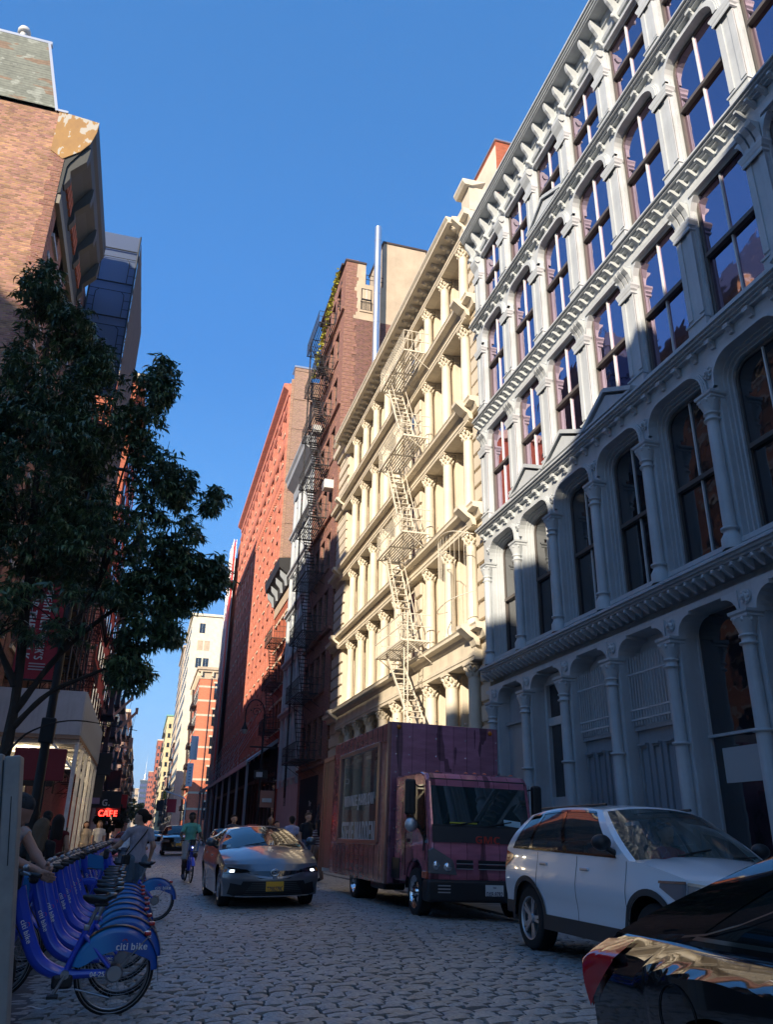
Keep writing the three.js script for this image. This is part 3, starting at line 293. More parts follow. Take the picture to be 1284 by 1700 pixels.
{ // tall dark brick front with the painted side wall
  const B = rightB('brick_tower', 'tall narrow dark red-brick front with black fire escapes and a buff painted side wall', -53.5), L = 8.5, H = 40.1, D = 14;
  const rows = range(9).map(i => [5.6 + i * 3.85, 7.9 + i * 3.85]);
  front(B, { L, h: H, depth: 1, mat: M.brickRed, xs: [1.1, 2.9, 4.7, 6.5], rows, ww: 1.05, lintel: M.brickRed, sill: M.brickRed });
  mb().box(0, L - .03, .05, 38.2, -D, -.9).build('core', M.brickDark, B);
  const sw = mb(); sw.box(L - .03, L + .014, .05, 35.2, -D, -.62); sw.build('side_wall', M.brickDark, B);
  const st = mb(); st.box(L - .03, L + .03, 35.2, 38.3, -9, -.62); st.box(L - .6, L + .03, 38.3, 40.05, -1.45, -.4); st.box(L - 4, L + .03, 38.3, 42.4, -6.1, -2.8); st.build('stucco_wall', M.stucco, B);
  const qn = mb(), r = mul(3); for (let y = 25; y < 40; y += .3) qn.box(L - .2, L + .045, y, y + .28, -.62 - .35 * r(), .012); qn.build('corner_brick', M.brickRed, B);
  { const w = sashWindow(.78, 1.9, 0, { frame: M.black, z: 0 }); w.rotation.y = Math.PI / 2; w.position.set(L + .03, 36.0, -1.3); w.position.z = -1.55; B.add(w); mb().box(L, L + .1, 35.85, 36, -2.05, -1.05).build('sill', M.stucco, B); const g = mb(); for (let k = 0; k < 9; k++) g.box(L + .09, L + .11, 36, 36.7, -1.95 + k * .1, -1.935 + k * .1); g.box(L + .08, L + .12, 36.7, 36.74, -1.98, -1.1); g.build('window_guard', M.black, B); }
  mb().box(L - 4.1, L + .1, 42.4, 42.55, -6.2, -2.7).box(L - .7, L + .1, 40.05, 40.2, -1.5, .1).box(-.05, L - .5, 40.1, 40.25, -.5, .25).build('coping', M.ironRust, B);
  const rl = mb(); for (const y of [38.8, 39.2]) rl.box(L - .06, L - .02, y, y + .03, -2.8, -1.4); for (let k = 0; k < 5; k++) rl.box(L - .05, L - .02, 38.3, 39.2, -2.7 + k * .3, -2.67 + k * .3); rl.build('roof_railing', M.black, B);
  for (const [i, [a]] of rows.entries()) if (i % 2 == 0) mb().prof([[0, a - .55], [.18, a - .5], [.2, a - .38], [0, a - .35]], 0, L).build('belt', M.brickRed, B);
  fireEscape(B, { x0: 1.2, x1: 5.9, ys: rows.map(q => q[0] - .1), out: 1.35, mat: M.iron, sx0: 1.8, sx1: 4.6, ladder: [1.6, 3] });
  { const s = mb(); for (const x of [.75, 1.15]) s.bar([x, 3.5, 1.0], [x, 38, 1.0], .03, 5); for (let y = 3.6; y < 38; y += .38) s.bar([.75, y, 1.0], [1.15, y, 1.0], .02, 4); s.build('ladder', M.iron, B); }
  { const v = mb(), r2 = mul(21); for (let k = 0; k < 420; k++) { const t = Math.pow(r2(), .8), y = lerp(33, 39.7, t), z = 1.1 - t * .7 + (r2() - .5) * .3, x = lerp(3.0, 7.6, t) + (r2() - .5) * .7; const g = new THREE.PlaneGeometry(.16, .12); g.rotateX(r2() * 6); g.rotateY(r2() * 6); g.translate(x, y, z); v.add(g); } const cv = v.build('vine', std([.30, .29, .03], .8), B); }
  const ac = thing('air_conditioner', 'white window air conditioner jutting from the dark brick front beside the cream roof', 'air conditioner', [XR, 22.45, -46.6], -Math.PI / 2); mb().rbox(-.38, .38, 0, .62, -.1, .62, .04).build('case', M.white, ac); { const g = mb(); for (let k = 0; k < 8; k++) g.box(-.32, .32, .06 + k * .065, .085 + k * .065, .61, .635); g.build('vent', M.alu, ac); }
  const ac2 = thing('air_conditioner', 'white air conditioner on the fire escape of the dark brick front', 'air conditioner', [XR, 28.9, -51.2], -Math.PI / 2); mb().rbox(-.4, .4, 0, .6, .1, .75, .04).build('case', M.white, ac2); mb().cyl(0, .3, .74, .2, .2, .03, 12, 'z').build('fan_grille', M.black, ac2);
  const lo = mb(); lo.box(1.0, 6.5, .1, 4.6, .0, .04); lo.build('shop_window', M.dark, B); const tx = mb(); ['The', 'smooth', 'type'].forEach((s, i) => tx.add(letters(s, .3), new THREE.Matrix4().makeTranslation(4.6, 3.1 - i * .45, .05))); tx.build('lettering', M.white, B);
}
{ // narrow pale front
  const B = rightB('narrow_building', 'narrow pale blue-grey front with a heavy cornice, wedged behind the black fire escapes', -62), L = 8.45;
  const rows = [[5, 8.6], [10.4, 12.7], [14, 16.6], [18.1, 20.2], [21.5, 23.4], [24.8, 26.9]]; front(B, { L, h: 29.6, mat: M.greyIron, xs: [1.5, 3.3, 5.1, 6.9], rows, ww: 1.15, recess: .4, sill: M.greyIron });
  for (const y of [9.4, 13.2, 17.2, 20.75, 24.0]) mb().prof([[0, y], [.18, y + .05], [.2, y + .2], [.36, y + .28], [.38, y + .42], [0, y + .46]], 0, L).build('belt', M.greyIron, B);
  mb().prof([[0, 27.6], [.15, 27.7], [.2, 28.6], [.8, 29.1], [.85, 29.5], [1.0, 29.7], [1.0, 29.9], [-.3, 30]], -.1, L + .1).build('cornice', M.greyDark, B); for (const x of [.4, 2.4, 4.2, 6, 7.95]) mb().box(x - .2, x + .2, 4.5, 27.6, 0, .13).build('pilaster', M.greyIron, B);
}
{ // low orange front
  const B = rightB('low_brick_building', 'lower bright orange-red brick front with a dark projecting cornice and fire escape', -70), L = 7.95;
  const rows = [[5.2, 7.6], [9, 11.2], [12.6, 14.8], [16.2, 18.4]]; front(B, { L, h: 22.2, mat: M.brickOrange, xs: [1.3, 3.1, 4.9, 6.7], rows, ww: 1.0, lintel: M.band });
  mb().prof([[0, 20.4], [.2, 20.5], [.3, 21.4], [1.0, 21.9], [1.1, 22.5], [1.1, 22.7], [-.3, 22.8]], -.1, L + .05).build('cornice', M.iron, B); rep((() => { const g = mb().ext(scroll(.85, 1.4), 0, .2).geo(); g.rotateY(-Math.PI / 2); const m = shad(new THREE.Mesh(g, M.greyDark)); m.name = 'bracket'; return m; })(), B, [[.3, 20.5, .1], [2.6, 20.5, .1], [5.2, 20.5, .1], [7.5, 20.5, .1]]);
  mb().box(0, L, 19.4, 20.3, 0, .08).build('frieze', M.stucco, B);
  fireEscape(B, { x0: 3.2, x1: 7.4, ys: rows.map(q => q[0] - .1), out: 1.15, mat: M.ironRust, sx0: 3.8, sx1: 6.3, ladder: [3.5, 3] });
}
{ // the long red block
  const B = rightB('red_warehouse', 'long tall orange-red painted brick block with rows of small windows and a buff brick end', -112), L = 41.9, H = 44.2;
  const rows = range(10).map(i => [8.6 + i * 3.42, 10.5 + i * 3.42]), xs = range(13).map(i => 1.9 + i * 3.17);
  const red = brickMaps([.74, .255, .155], [.62, .26, .17], .7, 211); front(B, { L, h: H, depth: 18, mat: red, xs, rows, ww: 1.05, recess: .3, sill: M.band, lintel: red, frame: M.ironRust });
  for (const y of [33.4, 36.9, 41.6]) mb().prof([[0, y], [.12, y + .05], [.22, y + .35], [.22, y + .5], [0, y + .56]], 0, L).build('belt', red, B);
  rep(mb().ext([[-.09, 0], [.09, 0], [.09, .7], [-.09, .7]], 0, .2).build('corbel', red, new THREE.Group()), B, range(66).map(i => [.4 + i * .63, 32.75, 0]));
  mb().prof([[0, 43], [.15, 43.1], [.2, 43.6], [.7, 44], [.7, 44.4], [-.4, 44.5]], -.1, L + .05).build('cornice', red, B); for (const x of xs.map(x => x + 1.58).concat(.3)) if (x < L) mb().box(x - .35, x + .35, 7.6, 42.9, 0, .1).build('pilaster', red, B);
  const e = mb(); e.box(L, L + .12, 8, 45, -18, -.05); for (const z of [-.9, -3.6, -6.3]) e.box(L, L + .55, 20, 46.2, z - 1.1, z + .6); for (let y = 22; y < 46; y += 3.4) e.box(L, L + .6, y, y + .14, -7.4, -.28); e.build('end_wall', M.brickTan, B);
  mb().box(L - 1, L + .62, 46.2, 46.4, -7.4, -.2).box(-.1, L, 44.5, 44.6, -2, .1).build('coping', M.alu, B);
  const ph = thing('roof_penthouse', 'cream rooftop penthouse with a metal vent on the long red block', 'penthouse', [11.5, 44.4, -101]); mb().box(0, 5, 0, 6.6, -9, 0).box(.4, 5, 6.6, 7.6, -8, -.4).build('wall', M.ivory, ph); mb().box(-.1, 5.1, 6.6, 6.75, -9.1, .1).build('coping', M.alu, ph); mb().box(-.04, 0, 1.2, 3.4, -2.4, -1).box(-.04, 0, 1.2, 3.4, -6, -4.4).build('window', M.glass, ph);
  // red net scaffold on the far end of the block and the brown strip beyond
  const S = thing('net_scaffold', 'scaffold hung with bright red netting at the far end of the red block', 'scaffold', [XR, 0, -118], -Math.PI / 2); const n = mb(); for (let k = 0; k < 9; k++) n.box(.3 + k * .62, .86 + k * .62, 8, 42, .8, .83); n.build('netting', std([.75, .05, .02], .7), S); mb().box(-.6, .2, .1, 41, -8, 1.0).build('hoarding', M.brickDark, S); const po = mb(); for (let x = 0; x <= 6; x += 1.5) for (const z of [.7, 1.1]) po.bar([x, 0, z], [x, 42, z], .04, 5); for (let y = 7; y < 42; y += 2) { po.bar([0, y, 1.1], [6, y, 1.1], .03, 4); po.bar([0, y, 1.1], [1.5, y + 2, 1.1], .025, 4); } po.build('pole', M.alu, S); mb().box(0, 5.8, 0, 42.5, -14, -.05).build('wall', M.brickRed, S);
  // pavement canopy with its tie rods
  const C = thing('pavement_canopy', 'long sloping dark canopy with a pale edge over the pavement along the red block', 'canopy', [XR, 0, -116], -Math.PI / 2); const cl = 53; const cp = mb(); cp.prof([[0, 8.0], [2.3, 6.35], [2.3, 6.5], [0, 8.3]], 0, cl); cp.build('roof', M.greyDark, C); mb().box(0, cl, 6.2, 6.55, 2.3, 2.38).build('fascia', std([.5, .5, .48], .6), C); const pp = mb().box(-.09, .09, .05, 6.4, 2.1, 2.28).build('post', M.greyDark, C); rep(pp, C, range(9).map(k => [.5 + k * 6.5, 0, 0])); const dk = mb(); dk.box(0, cl, .05, 7.9, -.02, .06); dk.build('shopfront', M.dark, C); const sw = mb(); for (let x = 1.5; x < cl; x += 2.15) { sw.box(x - .1, x + .1, .05, 5.6, .06, .22); } sw.box(0, cl, 5.5, 5.8, .06, .2).box(0, cl, .05, .6, .06, .2); sw.build('mullion', std([.07, .04, .035], .6), C); const gl = mb(); gl.box(0, cl, .6, 5.5, .06, .08); gl.build('pane', M.glass, C);
  const ro = mb(); for (let k = 0; k < 9; k++) { const x = k * 4.2 + 1; ro.bar([x, 6.6, 2.2], [x + 4.5, 12.2, .06], .03, 4); ro.bar([x + 3, 6.6, 2.2], [x + 9, 11.0, .06], .03, 4); ro.bar([x, 7.4, 1.1], [x, 9.4, 1.1], .03, 4); } ro.bar([0, 9.4, 1.1], [38, 9.4, 1.1], .03, 4); ro.bar([0, 10.4, .6], [38, 10.4, .6], .03, 4); ro.build('tie_rod', M.alu, C);
}
{ // corner house with pale bands, across the side street
  const z0 = -190, B = thing('banded_corner_building', 'bright red corner building with pale stone bands and a bracketed cornice, beyond the side street', 'building', [XR, 0, z0]);
  const red = brickMaps([.85, .24, .12], [.7, .22, .12], .3, 231), w = mb(); w.box(0, 24, 0, 35.5, -30, 0); w.build('wall', red, B);
  const bands = mb(); for (const y of [6, 9.4, 12.2, 16.6, 19.2, 23, 26.3, 29.6, 32.8]) { bands.box(-.06, 24, y, y + .45, -30, .06); } bands.build('stone_band', M.band, B);
  const ys = [[4, 7.5], [11.5, 15], [18, 22], [24.2, 28.2], [30.2, 33.8]]; const win = sashWindow(1.9, 3.7, .0, { frame: M.black, glass: M.glass, fw: .12, bar: .1, z: .06 }); rep(win, B, ys.flatMap(([y]) => [4.4, 9.5, 14.6].map(x => [x, y, 0]))); const w2 = win.clone(); w2.rotation.y = -Math.PI / 2; const pl = ys.flatMap(([y]) => range(8).map(k => [0, y, -2.4 - k * 3.6])); rep(w2, B, pl);
  const hd = mb(); for (const [y] of ys) for (const x of [4.4, 9.5, 14.6]) hd.box(x - 1.2, x + 1.2, y + 3.7, y + 4.1, 0, .12); hd.build('lintel', M.band, B);
  const co = mb(); co.box(-.9, 24, 36.9, 37.5, -30, .9); co.box(-.6, 24, 36.4, 36.9, -30, .6); co.box(-.15, 24, 34.8, 36.4, -30, .15); co.build('cornice', M.stucco, B); const bk = mb().box(-.2, .2, 35.4, 36.4, 0, .75).build('bracket', M.band, B); rep(bk, B, range(9).map(k => [.2 + k * 2.6, 0, 0])); const b2 = mb().box(-.75, 0, 35.4, 36.4, -.2, .2).build('bracket', M.band, B); rep(b2, B, range(20).map(k => [0, 0, -.5 - k * 1.5]));
  const dp = mb().bar([2.6, 4, .2], [2.6, 35, .2], .09, 6).build('drainpipe', M.black, B);
  for (let k = 0; k < 6; k++) { const f = mb(), y = 6 + k * 4.6; f.box(-1.2, 0, y, y + .1, -13, -3); f.box(-1.2, -1.15, y, y + 1, -13, -3); for (let q = 0; q < 10; q++) f.box(-1.2, -1.1, y, y + 1, -3.2 - q, -3.1 - q); f.beam([-.9, y, -4], [-.9, y + 4.6, -9], .5, .15); f.build('fire_escape', M.ironRust, B); }
  const s1 = thing('vertical_sign', 'upper white vertical sign projecting from the banded corner building', 'sign', [8.3, 13.6, -150]); mb().box(-.1, .1, 0, 3.6, -.3, .3).rbox(-1.2, .1, -.2, 3.9, -.08, .08, .05, 1).build('board', std([.8, .8, .78], .6), s1);
  const s2 = thing('vertical_sign', 'lower white vertical sign below another on the banded corner building', 'sign', [7.9, 9.0, -150]); mb().rbox(-1.0, .1, -.1, 3.8, -.08, .08, .05, 1).build('board', std([.75, .77, .8], .6), s2); const l2 = mb(); for (let k = 0; k < 6; k++) l2.box(-.65, -.25, .4 + k * .5, .65 + k * .5, .09, .1); l2.build('marking', std([.35, .4, .45], .7), s2);
}
// ------------------------------------------------------------------ the street further off
function farBlock(name, label, x0, x1, z, depth, h, mat, { rows = 8, cols = 3, ww = 1.2, wh = 1.9, y0 = 4, cornice = M.band, side = 1, sideWin = true, glass = M.glass, fe = 0, top } = {}) { // near wall faces the camera; the street wall faces x
  const B = thing(name, label, 'building', [0, 0, z]); mb().box(x0, x1, 0, h, -depth, 0).build('wall', mat, B);
  const dy = (h - y0 - 1.5) / rows; if (sideWin) { const w = mb().box(-ww / 2, ww / 2, 0, wh, -.02, .12).box(-ww / 2 - .1, ww / 2 + .1, -.2, 0, 0, .25).build('window', glass, new THREE.Group()); rep(w, B, range(rows).flatMap(r => range(cols).map(c => [lerp(x0, x1, (c + .5) / cols), y0 + r * dy, 0]))); }
  const sx = side > 0 ? x0 : x1, n = Math.min(9, Math.max(3, Math.floor(depth / 3.2))); const s = mb().box(-.14, .06, 0, wh, -ww / 2, ww / 2).build('window', glass, new THREE.Group()); rep(s, B, range(rows).flatMap(r => range(n).map(c => [sx - (side > 0 ? 0 : -.08), y0 + r * dy, -depth * (c + .5) / n])));
  const lip = mb().box(x0 - (side > 0 ? .6 : .2), x1 + (side < 0 ? .6 : .2), h - .5, h + .2, -depth - .2, .5); lip.build('cornice', cornice, B);
  for (let k = 0; k < fe; k++) { const y = y0 + (k + .2) * dy * rows / fe, f = mb(), o = side > 0 ? -1 : 1; f.box(sx, sx + o * 1.2, y, y + .12, -depth * .7, -depth * .25); f.box(sx + o * 1.12, sx + o * 1.2, y, y + 1, -depth * .7, -depth * .25); f.beam([sx + o * .8, y, -depth * .3], [sx + o * .8, y + dy, -depth * .6], .5, .15); f.build('fire_escape', M.iron, B); }
  return B;
}
{
  const wm = farBlock('white_tower_block', 'tall white-painted block with a blank sunlit side wall above the banded corner building', 8.2, 30, -240, 40, 63, M.ivory, { rows: 14, cols: 3, sideWin: false, cornice: M.ivory }); const w = sashWindow(1.6, 2.9, 0, { frame: M.black, fw: .1, z: .1 }); rep(w, wm, [[11.2, 57.3, 0], [11, 46.8, 0], [13.1, 46.8, 0], [11, 41.2, 0], [13, 41.2, 0]]); const bl = mb().box(-.8, .8, 0, 2.9, -.1, .05).box(-.8, .8, 2.8, 2.95, 0, .12).build('blocked_window', M.stucco, wm); rep(bl, wm, [[11, 52, 0], [13, 52, 0]]);
  farBlock('beige_tower_block', 'beige brick tower beside the white block, far up the right side', 8.6, 24, -310, 40, 68, M.stucco, { rows: 15, cols: 4, cornice: M.stucco });
  farBlock('brick_loft', 'brown brick loft in front of the beige tower on the right', 8.3, 20, -285, 20, 30, M.brickRed, { rows: 6, cols: 3, fe: 5 });
  const y = farBlock('yellow_loft', 'cream-yellow block with a green copper cornice far up the right side', 7.2, 20, -420, 60, 56, std([.72, .58, .32], .8, { map: TN.stone }), { rows: 11, cols: 4, fe: 7, cornice: std([.16, .36, .28], .6) }); mb().cyl(13, 56, -8, 2.6, 2.4, 5.5, 10).build('water_tank', M.brickTan, y); mb().cyl(13, 61.5, -8, 2.8, .3, 1.8, 10).build('tank_roof', M.ivory, y);
  farBlock('striped_block', 'far orange and white striped tower on the right skyline', 5.6, 14, -600, 60, 62, M.brickOrange, { rows: 12, cols: 4, cornice: M.ivory });
  farBlock('tan_loft', 'tan loft with fire escapes before the striped tower on the right', 7.4, 16, -520, 50, 38, M.brickTan, { rows: 8, cols: 3, fe: 6 });
  farBlock('red_far_block', 'small red block at the far end of the right side', 3, 12, -900, 80, 60, M.brickOrange, { rows: 11, cols: 4 });
  farBlock('glass_block', 'dark glass block closing the view below the pointed spire', -5, 3.2, -1000, 40, 57, std([.05, .075, .1], .25), { rows: 9, cols: 3, ww: 2, wh: 3, glass: M.glassBlue, cornice: M.greyDark });
  farBlock('pale_far_block', 'low white block at the end of the street, left of the dark glass block', -22, -13, -900, 30, 46, M.ivory, { rows: 6, cols: 3, ww: 1.9, wh: 3.2, side: -1 });
  farBlock('buff_far_block', 'square buff block at the end of the street beside the dark glass block', -13.2, -5.5, -905, 30, 43, M.stucco, { rows: 6, cols: 4, side: -1 });
  const C = thing('spire_tower', 'pale stepped tower with a needle spire on the far skyline', 'tower', [-1, 0, -3000]); const s = mb(); s.box(-17, 17, 0, 128, -17, 17); s.box(-14, 14, 128, 148, -14, 14); s.build('shaft', M.ivory, C); const t = mb(); let yy = 148; for (let k = 0; k < 7; k++) { const r = 12.5 - k * 1.75, hh = 8.6 - k * .55; t.cyl(0, yy, 0, r, r * .84, hh, 8); yy += hh * .9; } t.cyl(0, yy, 0, 1.6, .25, 254 - yy, 6); t.build('crown', M.alu, C); const wn = mb(); for (let k = 0; k < 7; k++) wn.box(-14 + k * 4.4, -12.4 + k * 4.4, 20, 126, 17, 17.2); wn.build('window', M.glass, C);
  // infill low houses on the right between the blocks
  [['brown', -340, 18, 22, M.brickTan], ['red', -372, 24, 20, M.brickRed], ['orange', -480, 26, 18, M.brickOrange], ['ivory', -660, 34, 60, M.ivory], ['tan', -760, 36, 70, M.brickTan]].forEach(([n, z, h, d, m]) => farBlock('street_house', `${n} house in the distant row on the right, ${h > 30 ? 'near its far end' : 'under the taller blocks'}`, 8.6, 18, z, d, h, m, { rows: Math.floor(h / 4), cols: 3, fe: 4 }));
  // left side, in shade
  const orange = farBlock('tall_brick_block', 'tall orange brick block with its sunlit side wall showing past the scaffold on the left', -24, XL + .2, -72, 20, 43.5, M.brickOrange, { rows: 10, cols: 5, side: -1, sideWin: false });
  const L = [[-92, 14, 27, M.brickDark, 'dark brick', 5], [-106.2, 16, 25, M.brickTan, 'tan brick', 5], [-122.4, 22, 29, M.brickRed, 'red brick', 5], [-145, 26, 22, M.brickDark, 'low dark brick', 4], [-192, 30, 27, M.brickTan, 'far tan brick', 5], [-222.2, 40, 24, M.brickRed, 'far red brick', 5], [-262.4, 60, 26, M.brickTan, 'farther tan', 5], [-322.6, 100, 23, M.brickRed, 'farthest red', 4]];
  L.forEach(([z, d, h, m, n, f]) => farBlock('street_house', `${n} house in the shaded row on the left`, -22, XL, z, d - .2, h, m, { rows: Math.floor(h / 4), cols: 4, side: -1, fe: f, sideWin: false }));
}
{ // brick corner house on the left with the sunlit party wall
  const B = leftB('brick_corner_house', 'brown brick house on the left with stained party wall, peeling parapet and bracketed cornice', -24.3), L = 7.1, H = 24.6, D = 20;
  const rows = range(6).map(i => [4.6 + i * 3.35, 6.9 + i * 3.35]); front(B, { L, h: H, depth: 1, mat: M.brickRed, xs: [1.3, 3.55, 5.8], rows, ww: 1.15, lintel: M.greyDark, sill: M.greyDark });
  mb().box(.02, L, .05, 26.2, -D, -.9).box(0, .5, H, 26.4, -1, 0).build('core', M.brickDark, B); mb().box(-.03, .0, .05, 26.4, -D, -.0).build('party_wall', M.brickWeather, B);
  { const q = mb(), r = mul(17); for (let y = 16; y < 24.6; y += .23) q.box(-.042, .2, y, y + .2, -.3 - .22 * r(), .012); q.build('corner_brick', M.brickRed, B); }
  mb().prof([[-.5, 24.5], [-.05, 24.2], [.5, 24.72], [.78, 25.2], [.92, 25.8], [.94, 26.3], [-.5, 26.44]], -.07, -.034).build('peeling_patch', std([1, 1, 1], .8, { map: tex(128, 128, (u, v) => { const n = fbm(u, v, 6, 6, 4, 5); return n + .25 * v > .76 ? [.42, .39, .34] : [.26 + .15 * n, .15 + .08 * n, .07]; }, 1.3, 2.2) }), B);
  mb().prof([[0, 22.6], [.12, 22.7], [.14, 23.9], [.2, 24.1], [.5, 24.7], [.75, 25.1], [.8, 25.5], [.9, 25.7], [.92, 26.3], [-.3, 26.45]], -.02, L).build('cornice', std([.034, .036, .033], .6, { map: TN.paint }), B); const gd = std([.05, .052, .048], .6, { map: TN.paint });
  rep((() => { const g = mb().ext([[0, 0], [.14, 0], [.3, .35], [.26, .7], [.5, 1.0], [.74, 1.3], [.78, 1.7], [.78, 2.0], [0, 2.0]], -.16, .16).geo(); g.rotateY(-Math.PI / 2); const m = shad(new THREE.Mesh(g, gd)); m.name = 'bracket'; return m; })(), B, [.2, 2.35, 4.7, 6.9].map(x => [x, 23.1, .03]));
  { const p = mb(); for (const x of [1.28, 3.53, 5.8]) for (let k = 0; k < 4; k++) p.box(x - .8 + k * .42, x - .5 + k * .42, 23.4, 24.5, .1, .2); p.build('frieze_panel', M.brickOrange, B); } mb().box(0, L, 22.2, 22.6, 0, .16).build('moulding', std([.2, .18, .14], .7), B);
  mb().box(-.1, .3, 26.4, 26.5, -D, -.2).build('coping', M.alu, B);
  const sh = tex(256, 256, (u, v) => { const n = fbm(u, v, 6, 10, 5, 8), k = fbm(u, v, 4, 16, 4, 18), l = (v * 34) % 1 < .16 ? .55 : 1; const c = n > .66 ? [.27, .29, .25] : k > .64 ? [.21, .14, .09] : [.13 + .1 * k, .145 + .1 * k, .12 + .08 * k]; return c.map(q => q * l * (.7 + .5 * fbm(u, v, 40, 40, 2, 4))); }, 4);
  const R = thing('rooftop_house', 'sloping patched-metal rooftop house above the brown brick party wall, with a vent', 'rooftop house', [XL, 26.4, -24.3], Math.PI / 2); mb().ext([[-14, 0], [-.55, 0], [-1.35, 3.3], [-14, 3.3]], 0, .1).build('patched_wall', std([1, 1, 1], .6, { map: sh }), R).rotation.y = -Math.PI / 2; { const q = R.children[0]; q.position.set(.0, 0, 0); q.rotation.y = -Math.PI / 2; } mb().ext([[-14, 0], [-.58, 0], [-1.38, 3.25], [-14, 3.25]], -6, -.01).build('roof_body', M.greyDark, R).rotation.y = -Math.PI / 2; mb().beam([-.03, 0, -.6], [-.03, 3.3, -1.4], .16, .1).box(-.1, .1, 3.28, 3.42, -14, -1.3).build('flashing', M.alu, R);
  const v = thing('roof_vent', 'small white mushroom vent on the rooftop house', 'vent', [XL - 2.45, 29.7, -24.5]); mb().cyl(0, 0, 0, .13, .13, .55, 10).build('pipe', M.white, v); mb().lathe([[.05, .75], [.2, .74], [.24, .62], [.24, .52], [.14, .5]], 0, 0, 0, 12).build('cap', M.white, v);
}
{ // the shrouded scaffold beyond it
  const z = -31.6, D = 13, SD = 8, S = thing('shrouded_scaffold', 'tall scaffold wrapped in grey-blue mesh, open at its top bays, beyond the brown brick house', 'scaffold', [XL, 0, -33.8], Math.PI / 2); const w = 2.1;
  const po = mb(); for (const x of [.05, 2.1, 4.2, 6.3, SD]) for (const zz of [.12, w]) po.bar([x, 5, zz], [x, 29.3, zz], .045, 5); for (let y = 6.3; y < 29.5; y += 2) { for (const zz of [.12, w]) po.bar([0, y, zz], [SD, y, zz], .03, 4); for (const x of [.05, 2.1, 4.2, 6.3, SD]) { po.bar([x, y, .12], [x, y, w], .045, 4); po.bar([x, y - .5, .12], [x, y - .5, w], .02, 4); po.tube([[x, y - 2, .45], [x, y - .7, .45], [x, y - .5, .6]], .02, 6, 4); po.tube([[x, y - 2, w - .33], [x, y - .7, w - .33], [x, y - .5, w - .48]], .02, 6, 4); for (const q of [.5, 1, 1.5]) { po.bar([x, y - q, .12], [x, y - q, .45], .015, 4); po.bar([x, y - q, w], [x, y - q, w - .33], .015, 4); } } } po.build('frame', std([.015, .02, .03], .5), S);
  const mesh = phy([.25, .25, .26], .9, { transmission: .45, thickness: 0 }); mb().box(.1, SD, 12, 28.9, w + .06, w + .075).build('netting', std([.095, .085, .085], .9, { map: TN.grime }), S);
  const end = phy([.30, .42, .60], .9, { transmission: .9, thickness: 0 }); mb().box(.14, .15, 20, 29.3, .15, w).build('netting', end, S); for (let y = 8.3; y < 20; y += 2) mb().box(.2, SD, y, y + .06, .12, w).build('plank_deck', std([.16, .12, .08], .9), S);
  const B = thing('scaffolded_house', 'shaded brick house hidden behind the mesh scaffold on the left', 'building', [XL, 0, z - .05], Math.PI / 2); front(B, { L: D, h: 25.5, mat: M.brickDark, xs: [1.6, 4.4, 7.2, 10], rows: range(6).map(i => [4.6 + i * 3.4, 6.9 + i * 3.4]), ww: 1.1, lintel: M.greyDark });
  const B2 = thing('fire_escape_house', 'shaded brown house with rust-red fire escapes past the mesh scaffold', 'building', [XL, 0, z - D - .2], Math.PI / 2); front(B2, { L: 26.5, h: 24, mat: M.brickRed, xs: range(10).map(i => 1.5 + i * 2.6), rows: range(5).map(i => [4.6 + i * 3.6, 6.9 + i * 3.6]), ww: 1.1, lintel: M.band }); fireEscape(B2, { x0: 2, x1: 8, ys: range(5).map(i => 4.4 + i * 3.6), out: 1.2, mat: M.ironRust, sx0: 3, sx1: 6, ladder: [2.4, 3.2] }); fireEscape(B2, { x0: 14, x1: 20, ys: range(5).map(i => 4.4 + i * 3.6), out: 1.2, mat: M.ironRust, sx0: 15, sx1: 18, ladder: [14.4, 3.2] }); mb().prof([[0, 23], [.3, 23.2], [.7, 23.8], [.7, 24.2], [-.3, 24.3]], 0, 26.5).build('cornice', M.brickRed, B2);
}
